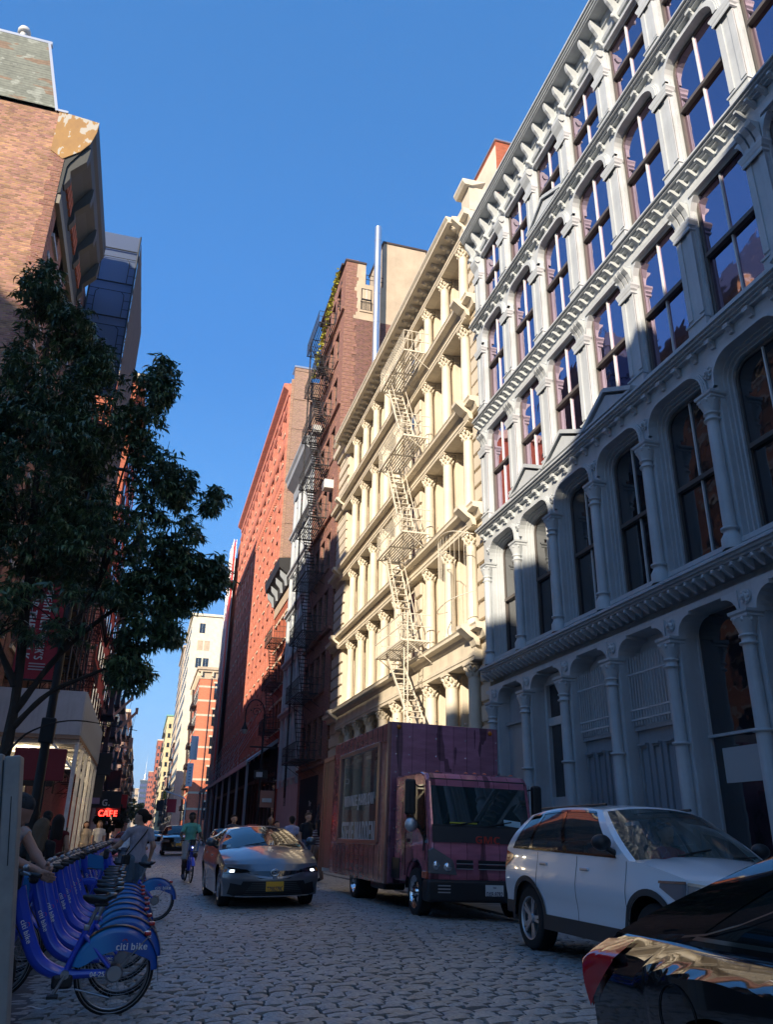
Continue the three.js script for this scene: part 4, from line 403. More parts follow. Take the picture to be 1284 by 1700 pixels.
{ // pavement shed with white hoarding on the left
  const z = -28.6, S = thing('pavement_shed', 'pavement shed with pale grey hoarding on a row of white posts, on the left', 'shed', [0, 0, z]), x0 = XL + .25, x1 = -2.25, len = 12.5; const pale = std([.46, .47, .49], .6, { map: TN.paint });
  const fp = mb().rbox(0, (x1 - x0) / 3 - .012, 4.32, 5.75, -.06, 0, .012, 1).build('panel', pale, S); rep(fp, S, range(3).map(i => [x0 + i * (x1 - x0) / 3, 0, 0]));
  const sp = mb().box(-.06, 0, 4.32, 5.75, -len / 14 + .02, 0).box(0, .035, 4.32, 5.75, -.12, -.02).box(0, .035, 4.32, 5.75, -.55, -.45).build('panel', std([.55, .54, .5], .65, { map: TN.paint }), S); rep(sp, S, range(14).map(i => [x1, 0, -.07 - i * len / 14]));
  mb().box(x0, x1, 4.2, 4.32, -len, -.02).build('deck', std([.3, .2, .13], .8), S); const jo = mb(); for (let q = 0; q < 14; q++) jo.box(x0, x1, 4.05, 4.2, -.3 - q * .9, -.22 - q * .9); jo.build('joist', M.white, S);
  const p = mb(); p.box(-.06, .06, .03, 4.05, -.06, .06); p.beam([0, 3.2, 0], [-.75, 4.05, 0], .07, .07); p.beam([0, 3.3, 0], [0, 4.05, -.7], .06, .06); p.build('post', M.white, S); rep(S.children[S.children.length - 1], S, range(6).flatMap(i => [[x1 - .05, 0, -.12 - i * 2.4], [x0 + .1, 0, -.12 - i * 2.4]])); const bb = mb(); for (const y of [1.2, 2.6]) bb.bar([x0 + .1, y, -.12], [x0 + .1, y, -len], .03, 5); bb.build('brace', M.white, S);
  const lt = mb().box(x0 + .7, x1 - .7, 3.96, 4.02, -.1, 0).build('lamp_tube', std([.9, .85, .75], .4, { emissive: rgb(1, .85, .6), emissiveIntensity: .6 }), S); rep(lt, S, range(6).map(k => [0, 0, -.9 - k * 2]));
  const K = thing('curtained_shop', 'warm-lit shop front with pale curtains under the pavement shed', 'shop', [XL + .02, 0, z - .4], Math.PI / 2); const sf = mb(); sf.box(0, 12, .05, 4, 0, .05); for (const x of [.1, 2.6, 4.2, 6.4, 8.6, 11.9]) sf.box(x - .1, x + .1, .05, 4, .05, .2); sf.box(0, 12, 3.2, 3.9, .05, .22); sf.build('frame', M.black, K); const cu = mb(); cu.grid(60, 1, (a, b) => [.3 + a * 2.1, .3 + b * 2.8, .1 + .04 * Math.sin(a * 60)]); cu.grid(60, 1, (a, b) => [4.4 + a * 1.9, .3 + b * 2.8, .1 + .04 * Math.sin(a * 60)]); cu.build('curtain', std([.62, .55, .42], .8), K); mb().box(2.7, 4.1, .4, 3.1, .07, .08).box(6.6, 8.5, .4, 3.1, .07, .08).build('pane', M.glass, K);
  { const l = new THREE.PointLight(rgb(1, .8, .5), 4, 9); l.position.set(XL + 1.5, 3.85, z - 2.0); l.castShadow = true; scene.add(l); const l2 = l.clone(); l2.position.z = z - 6; scene.add(l2); }
  const sg = thing('shop_sign', 'small black hanging sign with white lettering under the shed', 'sign', [-3.5, 2.75, z - 1.2]); mb().rbox(-.55, .55, 0, .5, -.03, .03, .01, 1).build('board', M.black, sg); mb().add(letters('THE KOOPLES', .1), new THREE.Matrix4().makeTranslation(0, .26, .032)).build('lettering', M.white, sg); mb().bar([-.45, .5, 0], [-.45, 1.3, 0], .01, 4).bar([.45, .5, 0], [.45, 1.3, 0], .01, 4).build('hanger', M.black, sg);
  const rd = thing('red_sign', 'dark red panel sign on the pavement behind the black lamp post', 'sign', [-2.62, 2.55, -22.4]); mb().rbox(-.62, .62, 0, .78, -.04, .04, .02, 1).build('board', std([.2, .012, .018], .5), rd); mb().bar([.2, .1, -.06], [.2, -2.35, -.06], .03, 6).build('pole', M.black, rd);
}
{ // projecting signs down the left side
  const sign = (lab, x, y, z, w, h, mat, txt, tm, ts) => { const s = thing('hanging_sign', lab, 'sign', [x, y, z]); mb().rbox(-w / 2, w / 2, -h / 2, h / 2, -.07, .07, .02, 1).build('board', mat, s); mb().bar([-w / 2, h / 2 + .1, 0], [w / 2 + .1, h / 2 + .1, 0], .025, 5).bar([-w / 2, h / 2 + .1, 0], [-w / 2 - 2, h / 2 + .1, 0], .025, 5).build('bracket', M.black, s); if (txt) mb().add(letters(txt, ts), new THREE.Matrix4().makeTranslation(0, -ts / 2, .072)).build('lettering', tm, s); return s; };
  sign('large black hanging sign with a small white letter, highest on the left', -3.0, 5.1, -52, 1.9, 1.3, M.black, 'C', M.white, .35);
  sign('black hanging sign with white letters below the largest one', -3.0, 3.75, -50, 1.5, 1.2, M.black, 'Y', M.white, .2);
  sign('black hanging sign with a white G above the red neon', -2.6, 3.6, -66, 2.1, 1.2, M.black, 'G.', M.white, .45);
  sign('small mauve hanging sign on the left', -3.4, 3.35, -60, 1.2, .5, std([.45, .3, .42], .6));
  sign('narrow red hanging banner before the far trees', -2.3, 4.4, -110, .9, 2.6, std([.42, .03, .03], .7));
  const n = thing('neon_sign', 'glowing red neon sign reading CAFE on the left', 'sign', [-2.6, 2.75, -72]); mb().box(-.95, .95, -.12, .62, -.12, -.03).build('backing', M.black, n); mb().add(letters('CAFE', .46, .05)).build('lettering', std([.9, .02, .02], .5, { emissive: rgb(1, .03, .02), emissiveIntensity: 3 }), n); { const l = new THREE.PointLight(rgb(1, .05, .03), 3, 6); l.position.set(-2.6, 3, -71.7); l.castShadow = true; scene.add(l); }
  const fl = thing('black_flag', 'dark flag on a curled iron bracket on the left', 'flag', [-2.6, 6.0, -74]); mb().grid(10, 6, (a, b) => [-.6 + a * 1.2, -b * 1.5 + .3 * a, .15 * Math.sin(a * 5)]).build('cloth', std([.02, .02, .024], .9), fl); { const t = []; for (let k = 0; k <= 14; k++) { const q = k / 14 * 6; t.push([.1 + .5 * Math.sin(q), .55 + .5 * Math.cos(q) * .9, 0]); } mb().tube(t, .04, 30, 5).bar([-3, .0, 0], [.4, .2, 0], .04, 5).build('bracket', M.black, fl); }
  const h = thing('rigging_arms', 'sunlit roof outrigger arms with cables and a hanging work platform on the left', 'rigging', [0, 0, -110]); const a = mb(); for (const [x0, y0, x1, y1] of [[-5, 15.2, -2.9, 17.6], [-4.4, 13.2, -2.1, 15.9]]) { a.beam([x0, y0, 0], [x1, y1, 0], .3, .32); a.box(x1 - .22, x1 + .15, y1 - .3, y1 + .5, -.2, .2); } a.build('arm', M.band, h); const c = mb(); for (const [x, y] of [[-2.95, 17.6], [-2.2, 15.8], [-2.35, 15.8]]) c.bar([x, y, 0], [x - .35, 11.7, 0], .02, 4); c.build('cable', M.black, h); mb().box(-3.6, -2.1, 11.3, 11.5, -.4, .4).box(-2.6, -2.1, 11.5, 12.6, -.3, .3).box(-3.6, -2.1, 12.2, 12.28, .36, .4).build('platform', M.band, h);
}
{ // buildings of the near left side, behind and beside the viewer: they throw the street into shade
  const A = thing('near_left_block', 'plain pale block beside the viewer on the left, out of view', 'building', [XL, 0, 11.5]); mb().box(-30, 0, 0, 25.2, 0, 45).build('wall', M.ivory, A); const w = mb(); for (let y = 4; y < 24; y += 3.8) for (let z = 3; z < 44; z += 3.2) w.box(-.02, .05, y, y + 2.2, z, z + 1.3); w.build('window', M.glass, A); mb().box(-30.2, .5, 24.6, 25.2, -.2, 45).build('cornice', M.greyDark, A);
  const Bk = thing('back_block', 'tall pale brick block set back from the street on the left, out of view', 'building', [-36, 0, 22]); mb().box(-26, 0, 0, 37.5, -26, 0).build('wall', M.brickTan, Bk); { const q = mb(); for (let y = 3; y < 35; y += 3.6) for (let z = -24; z < -2; z += 3) q.box(-.02, .06, y, y + 2, z, z + 1.2); q.build('window', M.glass, Bk); }
  const Cc = thing('near_right_block', 'pale stone block next to the grey cast-iron front, out of view', 'building', [XR, 0, -1.7]); mb().box(0, 14, 0, 24, 0, 40).build('wall', M.cream, Cc); { const q = mb(); for (let y = 3; y < 22; y += 4) for (let z = 2; z < 39; z += 2.6) q.box(-.06, .02, y, y + 2.6, z, z + 1.4); q.build('window', M.glass, Cc); }
}

// ------------------------------------------------------------------ vehicles
function smoothGeo(g, ang = .55) { g.deleteAttribute('uv'); g.deleteAttribute('normal'); const m = mergeVertices(g, .0015); const s = toCreasedNormals(m, ang); const u = new Float32Array(s.attributes.position.count * 2); for (let i = 0; i < u.length / 2; i++) { u[2 * i] = s.attributes.position.getX(i) + s.attributes.position.getZ(i); u[2 * i + 1] = s.attributes.position.getY(i); } s.setAttribute('uv', new THREE.BufferAttribute(u, 2)); return s; }
const CM = {
  lamp: phy([.30, .32, .35], .08, { clearcoat: 1, metalness: .6 }), drl: std([.9, .95, 1], .3, { emissive: rgb(.9, .95, 1), emissiveIntensity: 2.5 }), red: phy([.55, .012, .02], .08, { clearcoat: 1 }), amber: std([.6, .16, .01], .25), glass: phy([.008, .012, .014], .015, { ior: 1.9 }), glassThrough: phy([.62, .72, .70], .01, { transmission: .92, thickness: 0, ior: 1.55 }), blackGloss: phy([.006, .006, .007], .12, { clearcoat: 1 }), interior: std([.03, .03, .032], .8), plateY: std([.78, .42, .03], .5), plateW: std([.72, .72, .7], .5), ink: std([.02, .02, .08], .6), brake: std([.2, .2, .2], .4, { metalness: .8 }),
};
function makeWheel(r, w, spokes, { rim = M.alu, hub = .3, twin = false } = {}) { // axis along x, outer face at +x
  const g = new THREE.Group(); g.name = 'wheel';
  const t = mb(); const q = new THREE.LatheGeometry([[r * .68, -w / 2], [r * .86, -w / 2], [r * .96, -w / 2 * .92], [r, -w / 2 * .7], [r, w / 2 * .7], [r * .96, w / 2 * .92], [r * .86, w / 2], [r * .68, w / 2]].map(p => new THREE.Vector2(...p)), 36); q.rotateZ(-Math.PI / 2); t.add(q); const ty = t.build('tyre', M.rubber, g);
  const a = mb(); const bar = new THREE.LatheGeometry([[r * .70, -w * .45], [r * .62, -w * .2], [r * .62, w * .28], [r * .70, w * .48], [r * .675, w * .5], [r * .64, w * .45]].map(p => new THREE.Vector2(...p)), 32); bar.rotateZ(-Math.PI / 2); a.add(bar);
  const sp = (ang, wid) => { const s = new THREE.BoxGeometry(.026, r * .50, wid); s.translate(w * .36, r * .38, 0); const p = s.attributes.position; for (let i = 0; i < p.count; i++) { const y = p.getY(i); p.setX(i, p.getX(i) + .03 * (y / r - .4)); p.setZ(i, p.getZ(i) * (y > r * .4 ? .75 : 1.25)); } s.computeVertexNormals(); s.rotateX(ang); a.add(s); };
  if (spokes > 0) for (let k = 0; k < spokes; k++) { const an = k / spokes * 6.2832; sp(an - .13, r * .11); sp(an + .13, r * .11); } else { const d = new THREE.LatheGeometry([[0, w * .5], [r * .16, w * .5], [r * .2, w * .42], [r * .3, w * .3], [r * .46, w * .2], [r * .6, w * .34], [r * .66, w * .44]].map(p => new THREE.Vector2(...p)), 28); d.rotateZ(-Math.PI / 2); a.add(d); }
  a.cyl(w * .3, 0, 0, r * .17, r * .15, .045, 14, 'x'); a.build('rim', rim, g);
  const h = mb(); if (spokes > 0) h.cyl(-.02, 0, 0, r * .55, r * .55, .02, 24, 'x'); else for (let k = 0; k < 8; k++) { const an = k / 8 * 6.2832; h.cyl(w * .2, Math.cos(an) * r * .46, Math.sin(an) * r * .46, r * .07, r * .07, w * .08, 8, 'x'); h.cyl(w * .3, Math.cos(an) * r * .25, Math.sin(an) * r * .25, r * .035, r * .03, .06, 6, 'x'); } h.build(spokes > 0 ? 'brake_disc' : 'rim_hole', spokes > 0 ? CM.brake : M.black, g);
  return g;
}
function carBody(S) {
  const { L, W, wz, r, zF, zR, A0, A1, D0, D1, rock, tum = .80 } = S, xb = S.beltIn ?? .955, sh = S.sh ?? .62;
  const half = L / 2, plan = (z) => 1 - .055 * Math.pow(clamp((z - (zF - .7)) / .9), 2) - .05 * Math.pow(clamp(((zR + .7) - z) / .9), 2);
  const yBelt = (z) => z > A0[0] ? lerp(A0[1], S.hoodY, Math.pow(clamp((z - A0[0]) / (zF - A0[0])), 1.5)) : z < D0[0] ? lerp(D0[1], S.deckY, clamp((D0[0] - z) / (D0[0] - zR))) : lerp(D0[1], A0[1], (z - D0[0]) / (A0[0] - D0[0]));
  const xAt = (z, y) => { const b = yBelt(z), t = clamp((y - rock) / (b - rock)); const k = t < sh ? lerp(.955, 1, sst(0, sh, t)) - .012 * Math.exp(-Math.pow((t - .33) / .1, 2)) : lerp(1, xb, S.sh ? (t - sh) / (1 - sh) : sst(.6, 1, t) * .85 + .15 * (t - .62) / .38); return W * plan(z) * k; };
  const arR = S.arR ?? r + .055, yArch = (z) => { let y = rock + (z > wz[0] + .4 ? S.upF ?? .02 : z < wz[1] - .4 ? S.upR ?? .06 : 0); for (const w of wz) { const d = Math.abs(z - w); if (d < arR) y = Math.max(y, r + Math.sqrt(arR * arR - d * d)); } return y; };
  const zs = []; { const s = new Set(); for (let k = 0; k <= 40; k++) s.add(+(lerp(zR, zF, k / 40)).toFixed(3)); for (const w of wz) for (let k = 0; k <= 24; k++) s.add(+(w + arR * Math.cos(k / 24 * Math.PI)).toFixed(3)); [...s].sort((a, b) => a - b).forEach(z => { if (!zs.length || z - zs[zs.length - 1] > .004) zs.push(z); }); }
  const P = mb(), nv = 12;
  for (const sg of [-1, 1]) P.grid(zs.length - 1, nv, (a, b, i, j) => { const z = zs[i], y = lerp(yArch(z), yBelt(z), b); return [sg * xAt(z, y), y, z]; });
  // fascias: noseZ(y) and tailZ(y) give the centre line
  const nose = S.nose, tail = S.tail, prof = (T, y) => { if (y <= T[0][0]) return T[0][1]; for (let i = 1; i < T.length; i++) if (y <= T[i][0]) { const u = (y - T[i - 1][0]) / (T[i][0] - T[i - 1][0]); return lerp(T[i - 1][1], T[i][1], u); } return T[T.length - 1][1]; };
  const F = (s, y, o = 0) => { const e = 1 - Math.pow(Math.abs(s), S.nF ?? 2.6), z = zF + (prof(nose, y) - zF) * e, x = s * xAt(zF, Math.min(y, yBelt(zF))); return [x * (1 + o * .3 * Math.abs(s)), y, z + o * (.45 + .55 * e)]; };
  const R = (s, y, o = 0) => { const e = 1 - Math.pow(Math.abs(s), S.nR ?? 3), z = zR - (zR - prof(tail, y)) * e, x = s * xAt(zR, Math.min(y, yBelt(zR))); return [x * (1 + o * .3 * Math.abs(s)), y, z - o * (.45 + .55 * e)]; };
  const yF0 = yArch(zF), yF1 = yBelt(zF), yR0 = yArch(zR), yR1 = yBelt(zR);
  P.grid(24, 16, (a, b) => F(a * 2 - 1, lerp(yF0, yF1, b))); P.grid(24, 16, (a, b) => R(a * 2 - 1, lerp(yR0, yR1, b)));
  // hood and deck
  const bow = (s) => 1 - s * s, crown = (s, p = 2.2) => 1 - Math.pow(Math.abs(s), p), cowlZ = (s) => A0[0] + (S.cowlBow ?? .16) * bow(s), deckZ = (s) => D0[0] - .08 * bow(s);
  P.grid(20, 12, (a, b) => { const s = a * 2 - 1, z0 = cowlZ(s), z1 = F(s, yF1)[2], z = lerp(z0, z1, b), zz = lerp(A0[0], zF, b), x = s * xAt(zz, yBelt(zz)); return [x, yBelt(zz) + (S.hoodCrown ?? .07) * crown(s, 2) * (1 - .6 * Math.pow(b, 3)) * (b < 1 ? 1 : 0) - .012 * Math.exp(-Math.pow((Math.abs(s) - .62) / .06, 2)) * (1 - b), z]; });
  P.grid(16, 6, (a, b) => { const s = a * 2 - 1, z0 = deckZ(s), z1 = R(s, yR1)[2], zz = lerp(D0[0], zR, b), x = s * xAt(zz, yBelt(zz)); return [x, yBelt(zz) + (S.deckCrown ?? .05) * crown(s, 3) * (1 - Math.pow(b, 4)), lerp(z0, z1, b)]; });
  // roof
  const W1 = W * tum, rx = (p) => W1 * (1 - .05 * Math.abs(p - .5)), rEdge = (p) => { const z = lerp(D1[0], A1[0], p); return [z, lerp(D1[1], A1[1], p) + S.arc * 4 * p * (1 - p)]; }, rc = S.roofCrown ?? .07;
  const wsTop = (s) => [s * rx(1), A1[1] + rc * crown(s), A1[0] + .10 * bow(s)], rwTop = (s) => [s * rx(0), D1[1] + rc * .8 * crown(s), D1[0] - .06 * bow(s)];
  P.grid(16, 14, (a, b) => { const s = a * 2 - 1, [z, y] = rEdge(1 - b), x = s * rx(1 - b); const zo = b < .001 ? .10 * bow(s) : b > .999 ? -.06 * bow(s) : lerp(.10, -.06, b) * bow(s); return [x, y + lerp(rc, rc * .8, b) * crown(s), z + zo]; });
  // greenhouse side: (p, v), p from rear to front pillar
  const G = (p, v, o = 0) => { const zb = lerp(D0[0], A0[0], p), [zt, yt] = rEdge(p), x0 = xAt(zb, yBelt(zb)), x1 = rx(p); const bulge = .035 * Math.sin(Math.PI * v); return [lerp(x0, x1, Math.pow(v, 1.25)) + bulge + o, lerp(yBelt(zb), yt, v), lerp(zb, zt, v)]; };
  const wsBase = (s) => { const z = A0[0]; return [s * xAt(z, yBelt(z)), yBelt(z) + (S.hoodCrown ?? .07) * crown(s, 2) - (0), cowlZ(s)]; }, rwBase = (s) => { const z = D0[0]; return [s * xAt(z, yBelt(z)), yBelt(z) + (S.deckCrown ?? .05) * crown(s, 3), deckZ(s)]; };
  const WS = (s, v, o = 0) => { const a = wsBase(s), b = wsTop(s), q = .03 * Math.sin(Math.PI * v) * (1 - s * s * s * s); return [lerp(a[0], b[0], Math.pow(v, 1.25)) + s * Math.pow(Math.abs(s), 3) * .035 * Math.sin(Math.PI * v), lerp(a[1], b[1], v) + q + o * .6, lerp(a[2], b[2], v) + q * .6 + o * .8]; }, RW = (s, v, o = 0) => { const a = rwBase(s), b = rwTop(s), q = .025 * Math.sin(Math.PI * v) * (1 - s * s * s * s); return [lerp(a[0], b[0], Math.pow(v, 1.25)) + s * Math.pow(Math.abs(s), 3) * .035 * Math.sin(Math.PI * v), lerp(a[1], b[1], v) + q + o * .6, lerp(a[2], b[2], v) - q * .6 - o * .8]; };
  // painted pillars and rails round the glass
  const po = S.open; const frameS = (x0, x1, y0, y1) => { for (const sg of [-1, 1]) P.grid(Math.max(2, Math.round((x1 - x0) * 24)), Math.max(2, Math.round((y1 - y0) * 8)), (a, b) => { const q = G(lerp(x0, x1, a), lerp(y0, y1, b)); return [sg * q[0], q[1], q[2]]; }); };
  const gp = S.panes; const pa = gp[0][0], pz = gp[gp.length - 1][1], v0 = S.v0 ?? .05, v1 = S.v1 ?? .9; frameS(0, pa, 0, 1); frameS(pz, 1, 0, 1); frameS(pa, pz, 0, v0); frameS(pa, pz, v1, 1);
  const se = S.ws ?? .93; for (const [x0, x1, y0, y1] of [[-1, -se, 0, 1], [se, 1, 0, 1], [-se, se, .95, 1]]) P.grid(Math.max(1, Math.round((x1 - x0) * 8)), 8, (a, b) => WS(lerp(x0, x1, a), lerp(y0, y1, b))); for (const [x0, x1, y0, y1] of [[-1, -.88, 0, 1], [.88, 1, 0, 1], [-.88, .88, .92, 1], [-.88, .88, 0, .08]]) P.grid(Math.max(1, Math.round((x1 - x0) * 8)), 8, (a, b) => RW(lerp(x0, x1, a), lerp(y0, y1, b)));
  const T = thing(S.name, S.label, 'car', S.pos, S.ry ?? 0); T.rotation.z = S.roll ?? 0;
  const body = shad(new THREE.Mesh(smoothGeo(P.geo()), S.paint)); body.name = 'body'; T.add(body);
  const glass = S.glass ?? CM.glass;
  mb().grid(20, 10, (a, b) => WS(lerp(-se, se, a), lerp(.0, .95, b), -.004)).build('windscreen', S.wsGlass ?? glass, T); mb().grid(16, 8, (a, b) => RW(lerp(-.88, .88, a), lerp(.08, .92, b), -.003)).build('rear_window', glass, T);
  for (const sg of [-1, 1]) { for (const [p0, p1, k0, k1] of gp) mb().grid(10, 6, (a, b) => { const q = G(lerp(p0, p1, a), lerp(v0 + (k0 || 0), v1 - (k1 || 0), b), -.004); return [sg * q[0], q[1], q[2]]; }).build('side_window', S.sideGlass ?? glass, T); const t = mb(); for (let i = 0; i + 1 < gp.length; i++) t.grid(2, 6, (a, b) => { const q = G(lerp(gp[i][1], gp[i + 1][0], a), lerp(v0, v1, b), .002); return [sg * q[0], q[1], q[2]]; }); for (const vv of [v0, v1]) t.grid(24, 1, (a, b) => { const q = G(lerp(pa, pz, a), vv + (b - .5) * .045, .004); return [sg * q[0], q[1], q[2]]; }); t.build('window_trim', S.trim ?? CM.blackGloss, T); }
  const u = mb(); u.box(-W * .9, W * .9, rock + .02, rock + .22, zR + .1, zF - .1); for (const w of wz) { u.grid(12, 1, (a, b) => [lerp(-W * .93, W * .93, b), r + (arR + .03) * Math.sin(a * Math.PI), w + (arR + .03) * Math.cos(a * Math.PI)]); } u.box(-W * .55, W * .55, rock, r + arR, zR + .3, zF - .3); if (!po) u.box(-W * .82, W * .82, rock + .2, A0[1] - .03, D0[0] + .1, A0[0] - .15); u.build('underbody', M.dark, T);
  for (const sg of [-1, 1]) for (const z of wz) { const w = makeWheel(r, S.tw ?? .215, S.spokes ?? 5, { rim: S.rim ?? M.alu }); w.position.set(sg * (W * .955 - (S.tw ?? .215) / 2), r, z); if (sg < 0) w.rotation.y = Math.PI; w.rotation.x = z * .7; T.add(w); }
  // mirrors, handles, seams, wipers
  for (const sg of [-1, 1]) { const q = G(.955, .12), m = mb(); const e = new THREE.SphereGeometry(.13, 14, 10); e.scale(.85, .62, .62); m.add(e, new THREE.Matrix4().makeTranslation(sg * (q[0] + .13), q[1] + .10, q[2] - .08)); m.build('mirror', S.mirror ?? S.paint, T); mb().bar([sg * (q[0] - .01), q[1] + .0, q[2] - .04], [sg * (q[0] + .08), q[1] + .05, q[2] - .07], .03, 6).build('mirror_arm', M.plastic, T); }
  const sd = mb(); for (const z of S.seams) for (const sg of [-1, 1]) sd.grid(1, 10, (a, b) => { const y = lerp(Math.max(yArch(z), rock + .08), yBelt(z) - .005, b); return [sg * (xAt(z, y) + .002), y, z + (a - .5) * .009 - (S.seamLean ?? 0) * (y - rock)]; }); sd.build('door_gap', M.dark, T);
  for (const z of S.handles || []) for (const sg of [-1, 1]) { const y = yBelt(z) - .13; mb().rbox(-.012, .03, -.016, .016, -.09, .09, .011, 2).build('door_handle', S.handleMat ?? S.paint, T).position.set(sg * (xAt(z, y) + .006), y, z); }
  for (const s of [-.45, .3]) mb().bar(WS(s, .0, .02), WS(s + .5, .10, .02), .009, 4).build('wiper', M.black, T);
  return { T, F, R, G, xAt, yBelt, yArch, P, WS, RW, patch: (fn, c, o, mat, name, ni = 10, nj = 6) => mb().grid(ni, nj, (a, b) => { const s0 = lerp(c[0][0], c[3][0], b), s1 = lerp(c[1][0], c[2][0], b), y0 = lerp(c[0][1], c[1][1], a), y1 = lerp(c[3][1], c[2][1], a); return fn(lerp(s0, s1, a), lerp(y0, y1, b), o); }).build(name, mat, T) };
}
function plate(T, txt, x, y, z, mat, ink, w = .31, h = .155, small, rx = 0) { const p = mb().rbox(-w / 2, w / 2, -h / 2, h / 2, -.006, .006, .004, 1).build('number_plate', mat, T); p.position.set(x, y, z); p.rotation.x = rx; const g = mb().add(letters(txt, h * .46, .002), new THREE.Matrix4().makeTranslation(0, -h * (small ? .34 : .24), .007)); const b = g; if (small) b.add(letters(small, h * .15, .002), new THREE.Matrix4().makeTranslation(0, h * .26, .007)); b.geo(); const l = b.build('lettering', ink, p); l.geometry.computeBoundingBox(); const q = l.geometry.boundingBox; const ww = q.max.x - q.min.x; if (ww > w * .88) l.scale.x = w * .88 / ww; }
{ // grey saloon coming towards the viewer
  const C = carBody({ name: 'grey_saloon', label: 'grey saloon with its daytime lights on and a yellow plate, driving towards the viewer', L: 4.88, W: .925, wz: [1.42, -1.4], r: .335, zF: 2.02, zR: -2.08, A0: [1.08, .95], A1: [.22, 1.31], D0: [-1.72, 1.03], D1: [-.95, 1.29], rock: .19, hoodY: .735, deckY: 1.02, arc: .045, tum: .66, roofCrown: .075, hoodCrown: .09, nose: [[.15, 2.36], [.3, 2.44], [.5, 2.45], [.62, 2.40], [.74, 2.30]], tail: [[.2, -2.4], [.5, -2.44], [.9, -2.4], [1.05, -2.34]], paint: phy([.20, .215, .24], .3, { metalness: .5, clearcoat: 1, clearcoatRoughness: .03 }), pos: [2.41, .155, -17.9], panes: [[.09, .2, 0, .2], [.225, .55], [.575, .93, 0, 0]], seams: [1.02, -.05, -1.12], handles: [.12, -.95], roll: 0.018, ry: 0.02, mirror: phy([.1, .11, .12], .3, { metalness: .5, clearcoat: 1 }), wsGlass: phy([.012, .02, .026], .015, { ior: 2.2 }) });
  const { F, T, patch } = C;
  patch(F, [[-.80, .215], [.80, .215], [.62, .46], [-.62, .46]], .008, M.black, 'lower_grille', 24, 8); const sl = mb(); for (let k = 0; k < 7; k++) { const y = .25 + k * .03, h = lerp(.62, .46, k / 6); sl.grid(24, 1, (a, b) => F(lerp(-h, h, a), y + (b - .5) * .011, .022)); } sl.build('grille_slat', std([.10, .105, .11], .3, { metalness: .7 }), T);
  for (const s of [-1, 1]) { patch(F, [[s * .79, .22], [s * .93, .25], [s * .86, .43], [s * .66, .40]], .012, M.black, 'air_inlet'); patch(F, [[s * .47, .60], [s * .995, .585], [s * .998, .70], [s * .55, .645]], .01, CM.blackGloss, 'headlight', 16, 5); const d = mb().grid(8, 3, (a, b) => F(s * lerp(.78, .97, a), lerp(.60, .645, b), .016)); d.build('headlight', CM.lamp, T); mb().grid(5, 3, (a, b) => F(s * lerp(.80, .88, a), lerp(.607, .643, b), .02)).build('daytime_light', CM.drl, T); mb().grid(4, 2, (a, b) => F(s * lerp(.93, .985, a), lerp(.605, .66, b), .018)).build('indicator', CM.amber, T); }
  patch(F, [[-.30, .50], [.30, .50], [.62, .625], [-.62, .625]], .006, CM.blackGloss, 'upper_grille', 16, 4);
  const ch = mb(); for (const s of [-1, 1]) ch.grid(12, 1, (a, b) => F(s * lerp(.05, .62, a), lerp(.495, .565, Math.pow(a, 1.4)) + b * .035, .02)); ch.build('grille_wing', T.children[0].material, T); mb().grid(24, 1, (a, b) => F(lerp(-.78, .78, a), .205 + b * .018, .03)).build('bumper_lip', M.alu, T);
  { const e = mb(), c = F(0, .60, .03); for (const [rx, ry, y] of [[.075, .052, 0], [.028, .048, 0], [.05, .02, .018]]) { const g = new THREE.TorusGeometry(1, .13, 6, 20); g.scale(rx, ry, .06); g.translate(c[0], c[1] + y, c[2]); e.add(g); } e.build('emblem', M.chrome, T); }
  plate(T, 'T798279C', 0, .375, F(0, .375)[2] + .03, CM.plateY, CM.ink, .32, .16);
  mb().grid(1, 1, (a, b) => C.WS(.84 - a * .1, .06 + b * .1, -.001)).build('sticker', std([.2, .5, .45], .6), T); mb().grid(1, 1, (a, b) => C.WS(-.84 + a * .09, .05 + b * .1, -.001)).build('sticker', std([.35, .55, .6], .6), T);
  C.T.children.filter(c => c.name === 'wheel').forEach(w => { if (w.position.z > 0) w.rotation.order = 'YXZ'; });
}
